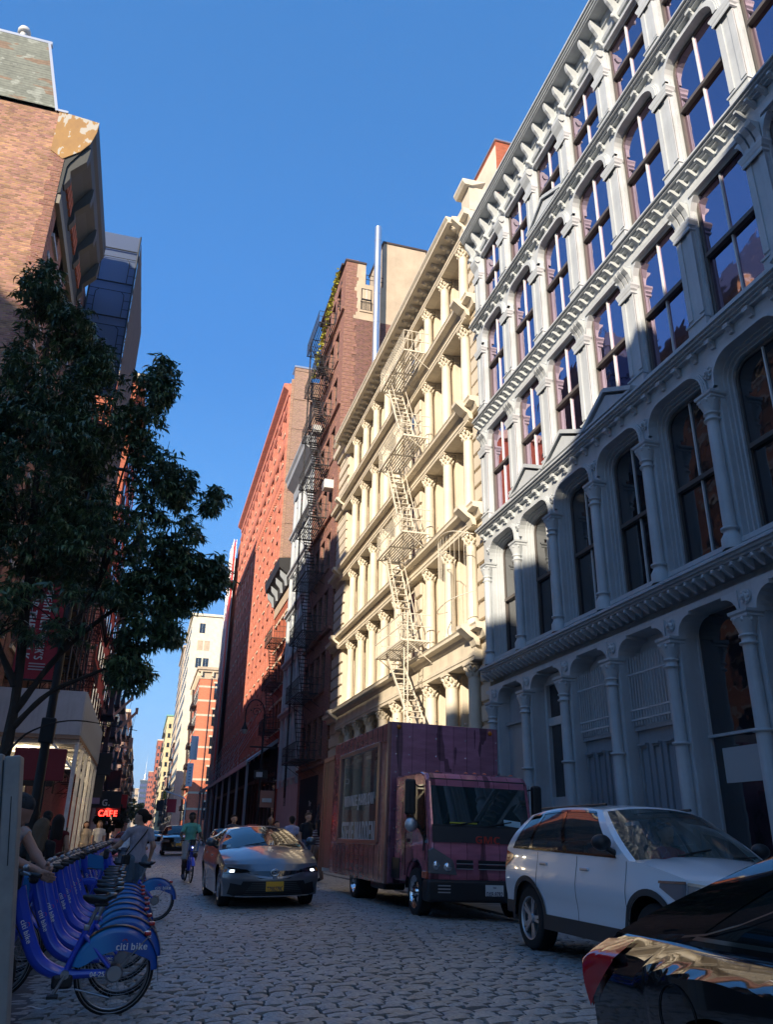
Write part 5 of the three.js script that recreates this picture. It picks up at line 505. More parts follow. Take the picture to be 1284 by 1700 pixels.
{ // white crossover parked facing the viewer
  const blk = std([.035, .036, .038], .6);
  const C = carBody({ name: 'white_crossover', label: 'white crossover parked on the right with black lower cladding and a driver in red', L: 4.6, W: .905, wz: [1.32, -1.32], r: .352, tw: .225, zF: 1.86, zR: -2.0, A0: [.98, 1.06], A1: [.16, 1.575], D0: [-2.02, 1.13], D1: [-1.62, 1.55], rock: .285, upF: .04, upR: .1, hoodY: .93, deckY: 1.10, arc: .055, tum: .735, roofCrown: .06, hoodCrown: .075, arR: .42, nose: [[.3, 2.2], [.5, 2.28], [.75, 2.29], [.9, 2.24], [1, 2.16]], tail: [[.35, -2.24], [.55, -2.32], [.9, -2.28], [1.15, -2.16]], nR: 3.4, paint: phy([.82, .83, .85], .3, { clearcoat: 1, clearcoatRoughness: .04 }), pos: [5.62, .105, -8.6], roll: -.035, open: true, wsGlass: CM.glassThrough, sideGlass: phy([.30, .33, .32], .01, { transmission: .85, thickness: 0, ior: 1.55 }), panes: [[.07, .235, .03, .12], [.265, .545, 0, .03], [.575, .93, 0, .0]], v0: .05, v1: .93, seams: [.93, -.08, -1.05], handles: [.10, -.88], mirror: M.plastic, handleMat: M.alu, spokes: 5, trim: CM.blackGloss });
  const { F, R, T, patch, xAt, yBelt, yArch } = C;
  for (const sg of [-1, 1]) { const c = mb(); c.grid(50, 2, (a, b) => { const z = lerp(-.92, .92, a), y = .27 + b * .16; return [sg * (xAt(z, Math.max(y, .29)) + .014 - .006 * b), y, z]; }); for (const w of [1.32, -1.32]) c.grid(22, 2, (a, b) => { const t = lerp(-.12, 3.26, a), rr = .415 + b * .06, y = .352 + rr * Math.sin(t), z = w + rr * Math.cos(t); return [sg * (xAt(clamp(z, -1.98, 1.84), Math.max(y, .3)) + .012), Math.max(y, .3), z]; }); c.grid(10, 2, (a, b) => { const z = lerp(-2.0, -1.72, a), y = .38 + b * .14; return [sg * (xAt(z, y) + .01), y, z]; }); c.build('cladding', blk, T); }
  patch(R, [[-.98, .36], [.98, .36], [.98, .56], [-.98, .56]], .012, blk, 'bumper_cladding', 20, 3); patch(F, [[-.95, .33], [.95, .33], [.9, .48], [-.9, .48]], .012, blk, 'bumper_cladding', 20, 3);
  for (const s of [-1, 1]) { patch(F, [[s * .45, .70], [s * .999, .66], [s * .999, .90], [s * .5, .82]], .012, CM.lamp, 'headlight', 16, 6); const h = mb(); for (const q of [.62, .8]) { const c = F(s * q, .77, .02); h.sph(c[0], c[1], c[2], .055, 1, .5, 12, 8); } h.build('headlight', CM.lamp, T); const e = mb(); e.grid(14, 1, (a, b) => F(s * lerp(.45, .999, a), lerp(.825, .885, a) + b * .025, .02)); e.build('headlight_brow', M.chrome, T); const sw = mb(); sw.grid(10, 4, (a, b) => { const z = lerp(1.5, 1.86, a), y0 = lerp(.85, .70, a), y1 = lerp(.885, .9, a), y = lerp(y0, y1, b); return [s * (xAt(z, y) + .01), y, z]; }); sw.build('headlight', CM.lamp, T); const se = mb(); se.grid(10, 1, (a, b) => { const z = lerp(1.48, 1.86, a), y = lerp(.885, .895, a) + b * .022; return [s * (xAt(z, y) + .014), y, z]; }); se.build('headlight_brow', M.chrome, T);
    patch(R, [[s * .62, .93], [s * .999, .9], [s * .999, 1.11], [s * .66, 1.07]], .014, CM.red, 'tail_light', 10, 5); mb().grid(8, 4, (a, b) => { const z = lerp(-2.0, -1.76, a), y = lerp(lerp(.9, 1.02, a), lerp(1.11, 1.06, a), b); return [s * (xAt(z, y) + .01), y, z]; }).build('tail_light', CM.red, T); }
  patch(F, [[-.4, .58], [.4, .58], [.44, .82], [-.44, .82]], .01, CM.blackGloss, 'grille', 12, 5); const wg = mb().grid(10, 1, (a, b) => F(lerp(-.4, .4, a), .72 + b * .03, .022)); wg.build('grille_bar', M.chrome, T); { const c = F(0, .735, .03), e = mb(); const g = new THREE.TorusGeometry(1, .14, 6, 20); g.scale(.075, .04, .06); g.translate(...c); e.add(g); e.build('emblem', M.chrome, T); }
  for (const s of [-1, 1]) mb().bar([s * .56, 1.64, .1], [s * .56, 1.63, -1.5], .016, 6).build('roof_rail', M.plastic, T);
  const it = mb(); it.box(-.82, .82, .3, .86, -1.9, .9); it.grid(10, 3, (a, b) => [lerp(-.78, .78, a), .86 + .13 * Math.sin(b * 1.6), lerp(.45, 1.02, b)]); it.build('dashboard', CM.interior, T); const seat = (x, z) => { const s = mb(); s.rbox(x - .25, x + .25, .55, .75, z - .1, z + .4, .06).rbox(x - .24, x + .24, .7, 1.25, z - .28, z - .12, .06).rbox(x - .13, x + .13, 1.27, 1.45, z - .27, z - .17, .05); s.build('seat', std([.09, .09, .095], .8), T); }; seat(-.38, -.05); seat(.38, -.05); seat(-.4, -1.0); seat(.4, -1.0);
  { const g = new THREE.TorusGeometry(.18, .016, 6, 20); g.rotateX(-.5); mb().add(g, new THREE.Matrix4().makeTranslation(.38, .98, .36)).build('steering_wheel', M.plastic, T); }
  mb().grid(1, 1, (a, b) => C.WS(.86 - a * .12, .04 + b * .07, -.02)).build('sticker', std([.6, .65, .6], .6), T); mb().rbox(-.11, .11, 1.46, 1.52, .30, .34, .02).build('rear_mirror', M.plastic, T);
}
{ // black saloon in the foreground, seen from beside its tail
  const C = carBody({ name: 'black_saloon', label: 'glossy black saloon in the near right corner, only its rear quarter in view', L: 4.9, W: .93, wz: [1.45, -1.42], r: .34, zF: 2.05, zR: -2.2, A0: [1.05, .95], A1: [.25, 1.33], D0: [-2.17, .895], D1: [-1.0, 1.315], rock: .19, hoodY: .78, deckY: .875, arc: .05, tum: .66, deckCrown: .07, beltIn: .87, sh: .90, nose: [[.15, 2.36], [.4, 2.44], [.78, 2.32]], tail: [[.2, -2.42], [.5, -2.46], [.85, -2.44], [1.05, -2.38]], nR: 3.2, paint: phy([.006, .006, .0075], .06, { clearcoat: 1, clearcoatRoughness: .01, ior: 1.7 }), pos: [2.66, .165, -.94], panes: [[.15, .34, 0, .35], [.36, .62], [.645, .93]], v0: .06, v1: .86, seams: [1.0, -.1, -1.05], handles: [.1, -.9], glass: phy([.01, .016, .018], .02, { ior: 1.7 }), trim: CM.blackGloss });
  const { R, T, patch, xAt, G } = C;
  for (const s of [-1, 1]) { mb().grid(16, 10, (a, b) => { const q = lerp(.6, .998, a), y = lerp(lerp(.76, .64, a), .872, b); return R(s * q, y, .016 + .03 * Math.sin(Math.PI * b)); }).build('tail_light', CM.red, T); mb().grid(12, 10, (a, b) => { const z = lerp(-2.2, -1.98, a), y = lerp(lerp(.64, .82, Math.pow(a, .8)), lerp(.872, .89, a), b); return [s * (xAt(z, y) + .016 + .02 * Math.sin(Math.PI * b) * (1 - a)), y, z]; }).build('tail_light', CM.red, T); const t = mb(); t.grid(26, 1, (a, b) => { const q = G(lerp(.15, .94, a), .06 + (b - .5) * .03, .012); return [s * q[0], q[1], q[2]]; }); t.grid(26, 1, (a, b) => { const q = G(lerp(.13, .94, a), lerp(.06, .875, sst(0, .30, a)) + (b - .5) * .022, .014); return [s * q[0], q[1], q[2]]; }); t.build('chrome_trim', M.chrome, T); const f = mb(); const pts = []; for (let k = 0; k <= 12; k++) { const z = -1.62 + .1 * Math.cos(k / 12 * Math.PI * 2), y = .70 + .1 * Math.sin(k / 12 * Math.PI * 2); pts.push([s * (xAt(z, y) + .003), y, z]); } f.tube(pts, .0025, 30, 4, true); f.build('fuel_flap_gap', M.dark, T); }
  patch(R, [[-.95, .22], [.95, .22], [.9, .4], [-.9, .4]], .01, M.plastic, 'bumper_trim', 20, 3); plate(T, 'T641', 0, .7, -2.5, CM.plateY, CM.ink);
}
function farCar(name, label, pos, o, paint, suv, plateTxt) { // cars further up the street, facing the viewer
  const C = carBody({ name, label, L: 4.8, W: .93, wz: [1.4, -1.4], r: .34, zF: 1.98, zR: -2.05, A0: suv ? [.95, 1.08] : [1.05, .95], A1: suv ? [.3, 1.55] : [.25, 1.32], D0: suv ? [-2.0, 1.12] : [-1.7, 1.0], D1: suv ? [-1.7, 1.52] : [-.9, 1.3], rock: .22, hoodY: suv ? .95 : .76, deckY: suv ? 1.1 : 1.0, arc: .04, tum: suv ? .74 : .68, nose: [[.2, 2.3], [.45, 2.4], [.8, 2.34], [1, 2.25]], tail: [[.2, -2.36], [.6, -2.4], [1.1, -2.3]], paint, pos, panes: [[.09, .5], [.53, .93]], seams: [.98, -.1], ...o });
  const { F, T, patch } = C, y = suv ? .78 : .62; for (const s of [-1, 1]) { patch(F, [[s * .58, y - .07], [s * .998, y - .09], [s * .998, y + .1], [s * .6, y + .05]], .012, CM.lamp, 'headlight', 8, 3); } patch(F, [[-.5, y - .13], [.5, y - .13], [.54, y + .06], [-.54, y + .06]], .01, CM.blackGloss, 'grille', 10, 3); patch(F, [[-.8, .25], [.8, .25], [.7, .42], [-.7, .42]], .01, M.black, 'lower_grille', 10, 3); patch(F, [[-.9, .2], [.9, .2], [.9, .235], [-.9, .235]], .02, M.alu, 'bumper_lip', 10, 1);
  if (plateTxt) plate(T, plateTxt, 0, y - .2, F(0, y - .2)[2] + .03, CM.plateY, CM.ink); return C;
}
const blackP = phy([.01, .01, .012], .15, { clearcoat: 1 });
farCar('black_crossover', 'black crossover with a yellow plate driving up behind the cyclist', [2.3, .16, -53], { W: .96 }, blackP, true, 'T701');
farCar('dark_blue_crossover', 'dark crossover half hidden behind the cyclist and the grey saloon', [6.0, .08, -62], {}, phy([.012, .016, .03], .2, { clearcoat: 1 }), true);
farCar('dark_saloon', 'small dark saloon far up the street left of the black crossover', [2.0, .15, -104], {}, blackP, false);
farCar('pale_saloon', 'silver saloon parked far up the left side behind the bicycles', [-.6, .02, -58], {}, phy([.4, .42, .44], .3, { metalness: .5, clearcoat: 1 }), false);
farCar('distant_saloon', 'tiny dark car farthest up the middle of the street', [.9, .12, -150], {}, blackP, false);
// ------------------------------------------------------------------ wrapped box lorry
{
  const T = thing('display_truck', 'burgundy wrapped box lorry with a lettered display window, parked on the right', 'lorry', [5.72, .095, -13.7]); T.rotation.z = -.022;
  const plank = tex(512, 512, (u, v) => { const n = fbm(u, v, 8, 40, 3, 81), k = Math.floor(u * 8), f = u * 8 - k, d = .75 + .5 * hsh(k, 1, 2); const drip = fbm(u, v, 14, 2, 3, 87) > .64 ? .4 : 1, e = f < .03 ? .3 : 1; return [.62 * d * e * drip * (.7 + .5 * n), .25 * d * e * drip * (.7 + .5 * n), .27 * d * e * drip * (.7 + .5 * n)]; }, 2.4, 2.4);
  const wrapF = phy([.62, .66, .85], .2, { map: plank, clearcoat: .7, clearcoatRoughness: .12 }), wrapS = phy([.9, .84, .68], .12, { map: plank, clearcoat: 1, clearcoatRoughness: .05 }), cabP = phy([1, .78, 1], .14, { map: plank, clearcoat: 1, clearcoatRoughness: .05, metalness: .3 });
  const x0 = -1.06, x1 = 1.3, zb = -2.2, ze = -7.3, y0 = .42, y1 = 3.46; // box
  const fr = mb(); fr.rbox(x0 + .02, x1, y0 + .02, y1, zb - .03, zb, .012, 1); const fw = fr.build('box_front', wrapF, T); const rv = mb(); const rr3 = mul(8); for (let k = 0; k < 9; k++) for (const x of [x0 + .1, x0 + .38, -.1, .55, x1 - .06]) rv.sph(x + .02, y0 + .3 + k * .35, zb + .004, .016, 1, .5, 6, 4); rv.build('rivet', M.chrome, T);
  mb().box(x1 - .02, x1, y0, y1, ze, zb - .03).box(x0 + .03, x1 - .02, y1 - .06, y1 - .01, ze, zb - .04).box(x0 + .04, x1 - .02, y0, y0 + .12, ze, zb - .04).box(x0 + .9, x0 + .95, y0, y1 - .1, ze + .3, zb - .3).build('box_shell', std([.18, .15, .14], .8), T);
  // display side: framed opening, boards, glass
  const wz0 = -6.4, wz1 = -3.0, wy0 = 1.15, wy1 = 3.08; const sd = mb(); sd.box(x0, x0 + .04, y0, wy0, ze, zb - .03).box(x0, x0 + .04, wy1, y1 - .005, ze, zb - .03).box(x0, x0 + .04, wy0, wy1, wz1, zb - .03).box(x0, x0 + .04, wy0, wy1, ze, wz0); sd.build('box_side', wrapS, T);
  const bd = mb().rbox(-.03, 0, wy1 + .02, y1 - .02, -.40, -.01, .006, 1); const bdm = bd.build('plank', wrapS, T); rep(bdm, T, range(12).map(k => [x0, 0, zb - .06 - k * .41])); const b2 = mb().rbox(-.025, 0, y0 + .04, wy0 - .04, -.40, -.012, .006, 1).build('plank', wrapS, T); rep(b2, T, range(12).map(k => [x0, 0, zb - .06 - k * .41]));
  const wf = mb(); for (const [a, b, c, d] of [[wy0 - .05, wy0 + .05, wz0 - .1, wz1 + .1], [wy1 - .05, wy1 + .05, wz0 - .1, wz1 + .1], [wy0, wy1, wz1 - .02, wz1 + .16], [wy0, wy1, wz0 - .16, wz0 + .02]]) wf.rbox(x0 - .045, x0 + .05, a, b, c, d, .01, 1); wf.rbox(x0 - .05, x0 + .0, y0, y1, zb - .12, zb - .02, .015, 1); wf.build('window_frame', phy([.34, .15, .11], .3, { clearcoat: 1 }), T);
  mb().box(x0 + .012, x0 + .018, wy0, wy1, wz0, wz1).build('pane', phy([.8, .85, .84], .01, { transmission: .95, thickness: 0, ior: 1.6 }), T);
  const cu = mb(); cu.grid(90, 1, (a, b) => [x0 + .82 + .03 * Math.sin(a * 140), 2.15 + b * .9, lerp(wz0, wz1, a)]); cu.build('curtain', std([.82, .82, .76], .8), T); mb().box(x0 + .84, x0 + .9, wy0, 2.15, wz0, wz1).build('back_panel', std([.16, .12, .08], .8), T); const pr = mb(); for (let k = 0; k < 7; k++) pr.rbox(x0 + .45, x0 + .7, wy0, wy0 + .3 + .2 * hsh(k, 4, 4), wz0 + .3 + k * .45, wz0 + .5 + k * .45, .03); pr.build('display_block', std([.42, .30, .10], .6), T);
  const wl = std([.5, .5, .5], .5), sl = (s, size, y, sz) => { const g = letters(s, size, .004); g.rotateY(-Math.PI / 2); const m = mb().add(g).build('lettering', wl, T); m.geometry.computeBoundingBox(); const q = m.geometry.boundingBox; m.scale.z = sz / (q.max.z - q.min.z); m.position.set(x0 + .008, y, (wz0 + wz1) / 2); }; sl('WINNIE HARLOW', .24, 2.02, 2.7); sl('X', .1, 1.86, .12); sl('STEVE MADDEN', .44, 1.34, 2.95);
  mb().box(x0 - .0, x0 + .04, .5, 3.1, ze - 1.25, ze - .03).build('rear_door', phy([.30, .26, .24], .4, { map: plank }), T); mb().rbox(x0 - .02, x0 + .06, 3.1, 3.22, ze - 1.27, ze - .02, .01, 1).rbox(x0 - .02, x0 + .06, .5, 3.2, ze - 1.29, ze - 1.2, .01, 1).build('door_frame', phy([.4, .13, .08], .4), T);
  for (const x of [x0 + .16, x1 - .18]) { mb().sph(x, y1 - .1, zb + .02, .05, 1, .6, 10, 6).build('marker_lamp', CM.amber, T); }
  // cab
  const cw = .985, side = [[-1.95, .55], [-1.25, .55], [-1.2, .62], ...range(9).map(k => { const t = Math.PI - k / 8 * Math.PI; return [-.70 + .50 * Math.cos(t), .45 + .48 * Math.sin(t)]; }).filter(p => p[1] > .56), [-.18, .55], [-.05, .55], [-.02, .72], [-.0, 1.02], [-.04, 1.42], [-.22, 2.2], [-.32, 2.29], [-.5, 2.33], [-1.95, 2.33]]; const cg = mb(); const sh = new THREE.Shape(side.map(p => new THREE.Vector2(p[0], p[1]))); const eg = new THREE.ExtrudeGeometry(sh, { depth: 2 * cw - .16, bevelEnabled: true, bevelSize: .05, bevelThickness: .08, bevelSegments: 4, curveSegments: 6 }); eg.translate(0, 0, -cw + .08); eg.rotateY(-Math.PI / 2); cg.add(eg); cg.build('cab', cabP, T);
  const sx = (z) => z; const front = (x, v, o = .0) => { const y = lerp(1.47, 2.2, v), z = lerp(-.045, -.235, v) + .052; return [x, y, z + o]; };
  mb().grid(20, 8, (a, b) => front(lerp(-.90, .90, a), b, .012)).build('windscreen', phy([.014, .03, .032], .015, { ior: 2.3 }), T); const wt = mb(); for (const v of [-.03, 1.03]) wt.grid(20, 1, (a, b) => front(lerp(-.93, .93, a), v + (b - .5) * .08, .014)); wt.build('screen_seal', M.black, T);
  mb().grid(20, 3, (a, b) => [lerp(-.93, .93, a), lerp(1.20, 1.45, b), .063 - .02 * b]).build('front_panel', std([.045, .042, .046], .35), T); { const m = mb().add(letters('GMC', .115, .012), new THREE.Matrix4().makeTranslation(0, 1.255, .055)).build('badge', std([.62, .07, .05], .3, { metalness: .3 }), T); m.scale.x = 1.3; m.position.x = .08; }
  const gr = mb(); for (const [a, b] of [[-.50, -.2], [-.1, .42]]) for (const y of [.80, .88]) gr.rbox(a, b, y, y + .05, .06, .085, .01, 1); gr.build('grille_slot', M.black, T); const gc = mb(); for (const [a, b] of [[-.50, -.2], [-.1, .42]]) for (const y of [.785, .865]) gc.box(a, b, y, y + .012, .07, .095); gc.build('grille_edge', M.alu, T);
  for (const s of [-1, 1]) { const h = mb(); const P = [[s * .50, .70], [s * .99, .72], [s * .99, 1.06], [s * .93, 1.10], [s * .58, .92]]; h.ext(P, .02, .085, .01); h.build('headlight', phy([.12, .125, .13], .06, { clearcoat: 1 }), T); const l = mb(); l.sph(s * .66, .81, .085, .085, .9, .5, 14, 8).sph(s * .87, .83, .075, .06, 1.3, .5, 12, 8); l.build('lamp_bowl', M.chrome, T); mb().rbox(s * 1.0 - .03, s * 1.0 + .03, .62, .74, -.22, .0, .02).build('indicator', phy([.6, .12, .06], .15, { clearcoat: 1 }), T); }
  mb().rbox(-1.03, 1.03, .28, .62, -.18, .13, .05).build('bumper', M.plastic, T); const fo = mb(); for (const s of [-1, 1]) for (const y of [.42, .47, .52]) fo.box(s * .74 - .11, s * .74 + .11, y, y + .018, .125, .138); fo.build('bumper_vent', M.alu, T); plate(T, 'DXP-9782', .16, .47, .14, CM.plateW, CM.ink, .33, .17, 'TEXAS');
  const pl = mb(); for (const x of [-.62, -.05, .12, .32, .86]) pl.sph(x, 2.38, -.62, .045, .8, 1, 8, 5); pl.build('roof_lamp', std([.7, .12, .03], .3), T);
  for (const s of [-1, 1]) { const z0 = -1.25, z1 = -.24; const w = mb(); w.grid(8, 6, (a, b) => { const y = lerp(1.42 - .28 * sst(.55, 1, a), 2.14, b), zt = lerp(lerp(z0, z1 + .17, a), lerp(z0, z1 - .03, a), b); return [s * (cw + .006), y, zt]; }); w.build('side_window', phy([.015, .02, .02], .02, { ior: 1.8 }), T); mb().box(s * (cw + .004), s * (cw + .01), .62, 1.36, -1.3, -1.285).box(s * (cw + .004), s * (cw + .01), .9, 2.2, -.16, -.15).build('door_gap', M.dark, T); mb().rbox(s * cw - .005 * s, s * cw + .03 * s, 1.18, 1.24, -1.22, -1.08, .012).build('door_handle', M.black, T); mb().tube([[s * cw, 2.1, -.5], [s * (cw + .22), 2.12, -.3], [s * (cw + .24), 1.7, -.28], [s * cw, 1.35, -.3]], .014, 20, 5).build('mirror_arm', M.black, T); mb().rbox(s * (cw + .14), s * (cw + .34), 1.62, 2.22, -.38, -.27, .05).build('mirror', M.plastic, T); mb().sph(s * (cw + .22), 1.46, -.30, .12, 1, .5, 14, 8).build('round_mirror', M.alu, T); mb().bar([s * cw, 1.05, -.25], [s * (cw), 1.3, -.22], .02, 5).build('grab_rail', M.black, T); }
  for (const s of [-1, 1]) mb().bar([s * .3 - .3, 1.46, .05], [s * .3 + .25, 1.56, .03], .011, 4).build('wiper', M.black, T); mb().box(-.6, -.1, 1.505, 1.525, -.02, .03).build('dash_tape', std([.6, .6, .05], .6), T); mb().grid(1, 1, (a, b) => front(.42 + a * .32, .04 + b * .14 - a * .04, .014)).build('dash_paper', std([.45, .62, .68], .6), T);
  mb().box(-.45, .45, .42, .6, -7.0, -.4).box(-1.0, 1.0, .55, .9, -2.1, -1.6).build('chassis', M.black, T); mb().rbox(.5, 1.0, .3, .6, -3.2, -2.3, .04).rbox(-1.0, -.55, .3, .55, -3.6, -2.6, .04).build('tank', M.plastic, T);
  for (const [z, w] of [[-.70, .23], [-4.75, .5]]) for (const s of [-1, 1]) { const q = makeWheel(.385, w, 0, { rim: M.chrome }); q.position.set(s * (w > .3 ? .82 : .88), .385, z); if (s < 0) q.rotation.y = Math.PI; T.add(q); } mb().bar([-.9, .385, -.7], [.9, .385, -.7], .06, 8).bar([-.9, .385, -4.75], [.9, .385, -4.75], .08, 8).build('axle', M.black, T);
  const wl2 = mb(); for (const s of [-1, 1]) wl2.grid(12, 1, (a, b) => [s * lerp(.6, 1.0, b), .42 + .5 * Math.sin(a * Math.PI), -.7 + .5 * Math.cos(a * Math.PI)]); wl2.build('wheel_arch', M.black, T);
}

// ------------------------------------------------------------------ share bicycles in their rack
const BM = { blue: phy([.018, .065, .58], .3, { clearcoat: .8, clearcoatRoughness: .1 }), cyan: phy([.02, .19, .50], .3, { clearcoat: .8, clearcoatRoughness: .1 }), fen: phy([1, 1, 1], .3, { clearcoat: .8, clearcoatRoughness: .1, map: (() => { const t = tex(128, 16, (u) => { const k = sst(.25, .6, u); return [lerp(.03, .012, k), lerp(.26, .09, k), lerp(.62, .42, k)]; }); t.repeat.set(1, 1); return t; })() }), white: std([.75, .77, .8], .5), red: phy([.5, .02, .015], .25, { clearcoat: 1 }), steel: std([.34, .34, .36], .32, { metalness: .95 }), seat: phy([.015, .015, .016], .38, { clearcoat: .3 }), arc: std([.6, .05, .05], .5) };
function bikeLogo(sz, both = true) { // lower-case lettering with the red arc over it; flat in the zy plane facing +x
  const m = mb(), a = mb(); const g = letters('citi bike', sz, .002); m.add(g); const t = new THREE.TorusGeometry(sz * .42, sz * .06, 4, 10, Math.PI * .8); t.rotateZ(Math.PI * .1); t.translate(-sz * 1.25, sz * .72, .001); a.add(t); return [m, a];
}
function makeBike(detail = true) { // origin under the rear axle, front towards +z
  const T = new THREE.Group(), r = .33, ax = 1.12;
  const wheel = (z) => { const w = new THREE.Group(); w.name = 'wheel'; const t = new THREE.TorusGeometry(r - .022, .022, 8, 40); t.rotateY(Math.PI / 2); const ty = mb().add(t).build('tyre', M.rubber, w); const rim = mb(); const q = new THREE.TorusGeometry(r - .05, .012, 5, 40); q.rotateY(Math.PI / 2); rim.add(q); const q2 = new THREE.TorusGeometry(r - .027, .0045, 4, 40); for (const s of [-1, 1]) { const c = q2.clone(); c.rotateY(Math.PI / 2); c.translate(s * .019, 0, 0); rim.add(c); } rim.build('rim', BM.steel, w); const sp = mb(); if (detail) for (let k = 0; k < 28; k++) { const a = k / 28 * 6.2832, b = a + (k % 2 ? .5 : -.5); sp.bar([(k % 4 < 2 ? 1 : -1) * .03, Math.cos(b) * .03, Math.sin(b) * .03], [0, Math.cos(a) * (r - .055), Math.sin(a) * (r - .055)], .0017, 3); } sp.cyl(-.05, 0, 0, .045, .045, .1, 14, 'x'); sp.build('hub', BM.steel, w); w.position.set(0, r, z); T.add(w); };
  wheel(0); wheel(ax);
  // low swooping frame
  const f = mb(); const path = new THREE.CatmullRomCurve3([V(0, 1.0, .885), V(0, .86, .84), V(0, .62, .745), V(0, .43, .63), V(0, .335, .45), V(0, .325, .25), V(0, .33, .02)], false, 'catmullrom', .5); const NS = 40, NR = 12; f.grid(NR, NS, (a, b) => { const p = path.getPointAt(b), t = path.getTangentAt(b), n = V(0, -t.z, t.y), k = 1 - .45 * sst(.6, 1, b), an = a * Math.PI * 2, e = .062 * (b < .5 ? 1 : 1 - .2 * sst(.5, .75, b)) * k, w = .042 * (1 - .35 * sst(.7, 1, b)); return [Math.cos(an) * w, p.y + n.y * Math.sin(an) * e, p.z + n.z * Math.sin(an) * e]; });
  f.bar([0, .33, .40], [0, .66, .275], .032, 10, .028); for (const s of [-1, 1]) { f.bar([s * .028, .62, .285], [s * .055, .335, .01], .018, 8); } f.bar([0, .45, 1.02], [0, 1.02, .88], .03, 10); f.cyl(0, .96, .892, .04, .04, .12, 12); f.build('frame', BM.blue, T);
  for (const s of [-1, 1]) mb().bar([s * .05, .33, ax], [s * .05, .66, 1.0], .016, 6).build('fork', BM.blue, T);
  // fenders
  const fender = (zc, a0, a1, r0, mat, nm) => { const g = mb(); g.uv = true; const geo = new THREE.BufferGeometry(), P = [], U = [], I = [], n = 26, prof = [[.052, r0], [.054, r - .02], [.045, r + .022], [0, r + .03], [-.045, r + .022], [-.054, r - .02], [-.052, r0]]; for (let i = 0; i <= n; i++) { const t = i / n, a = lerp(a0, a1, t); prof.forEach(([x, q], j) => { const inner = j === 0 || j === 6, qq = inner ? lerp(r - .03, r0, Math.pow(Math.sin(Math.PI * Math.min(1, t * 1.12)), .5)) : q; P.push(x, r + Math.sin(a) * qq, zc + Math.cos(a) * qq); U.push(t, j / 6); }); } for (let i = 0; i < n; i++) for (let j = 0; j < 6; j++) { const a = i * 7 + j; I.push(a, a + 7, a + 1, a + 1, a + 7, a + 8); } geo.setAttribute('position', new THREE.Float32BufferAttribute(P, 3)); geo.setAttribute('uv', new THREE.Float32BufferAttribute(U, 2)); geo.setIndex(I); geo.computeVertexNormals(); const m = shad(new THREE.Mesh(geo, mat)); m.name = nm; T.add(m); return m; };
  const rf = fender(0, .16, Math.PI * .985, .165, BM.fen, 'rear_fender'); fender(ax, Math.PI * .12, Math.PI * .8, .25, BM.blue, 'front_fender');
  { const e = mb(); const n = 24; e.grid(n, 1, (a, b) => { const t = lerp(.1, Math.PI * 1.0, a); return [(b - .5) * .104, r + Math.sin(t) * (r + .036), Math.cos(t) * (r + .036)]; }); e.grid(6, 1, (a, b) => [(b - .5) * .09, r + .06 - a * .14, -(r + .03) - a * .015]); e.build('fender_edge', M.plastic, rf); mb().rbox(-.028, .028, .605, .64, -.275, -.215, .012).build('rear_lamp', BM.red, T); }
  for (const s of [-1, 1]) { const [m, a] = bikeLogo(.05); const g = m.build('lettering', BM.white, rf), c = a.build('logo_arc', BM.arc, rf); for (const o of [g, c]) { o.rotation.y = s > 0 ? Math.PI / 2 : -Math.PI / 2; o.position.set(s * .0565, .53, -.12); } const [m2, a2] = bikeLogo(.037); const fr = T.children.find(o => o.name === 'frame'); const g2 = m2.build('lettering', BM.white, fr), c2 = a2.build('logo_arc', BM.arc, fr); for (const o of [g2, c2]) { o.rotation.order = 'YXZ'; o.rotation.y = s > 0 ? Math.PI / 2 : -Math.PI / 2; o.rotation.z = s > 0 ? -1.14 : 1.14; o.position.set(s * .0435, .66, .762); } }
  { const nn = mb().add(letters('04-25', .035, .002)); const fr = T.children.find(o => o.name === 'frame'); for (const s of [1, -1]) { const q = nn.build('lettering', BM.white, fr); q.rotation.y = s * Math.PI / 2; q.position.set(s * .033, .322, .14); } }
  // saddle, post, cranks
  mb().bar([0, .62, .288], [0, .86, .20], .017, 8).rbox(-.03, .03, .655, .70, .25, .30, .01).build('seat_post', BM.steel, T); const se = mb(); se.grid(14, 16, (a, b) => { const t = b, an = a * Math.PI * 2, w = lerp(.115, .028, sst(.1, .75, t)) * Math.sqrt(Math.sin(Math.PI * clamp(t * .96 + .02))) * 1.1, h = .042 * Math.sqrt(Math.sin(Math.PI * clamp(t * .94 + .03))); return [Math.cos(an) * w, .905 + Math.sin(an) * h * (Math.sin(an) < 0 ? 1.3 : .8) + .02 * Math.pow(t * 2 - 1, 2) + (t < .3 ? .015 : 0), .06 + t * .285]; }); se.build('seat', BM.seat, T); mb().rbox(-.05, .05, .845, .875, .12, .24, .012).build('seat_clamp', M.black, T);
  const cr = mb(); cr.bar([.075, .33, .40], [.085, .19, .47], .016, 6).bar([-.075, .33, .40], [-.085, .47, .33], .016, 6).cyl(-.08, .33, .40, .035, .035, .16, 12, 'x'); const cm = cr.build('crank', BM.steel, T); for (const [x, y, z] of [[.13, .185, .472], [-.13, .475, .328]]) { mb().rbox(x - .045, x + .045, y - .012, y + .012, z - .045, z + .045, .006, 1).build('pedal', M.plastic, cm); } mb().rbox(-.06, .06, .22, .33, .33, .50, .03).build('chain_case', M.plastic, T); mb().cyl(.045, r, 0, .075, .06, .035, 16, 'x').cyl(-.08, r, 0, .06, .075, .035, 16, 'x').build('hub_gear', BM.steel, T); mb().bar([.06, .22, .30], [.10, .155, .02], .009, 6).build('kick_stand', BM.steel, T);
  for (const s of [-1, 1]) mb().bar([s * .06, r, 0], [s * .052, .60, -.25], .006, 5).build('fender_stay', BM.steel, T);
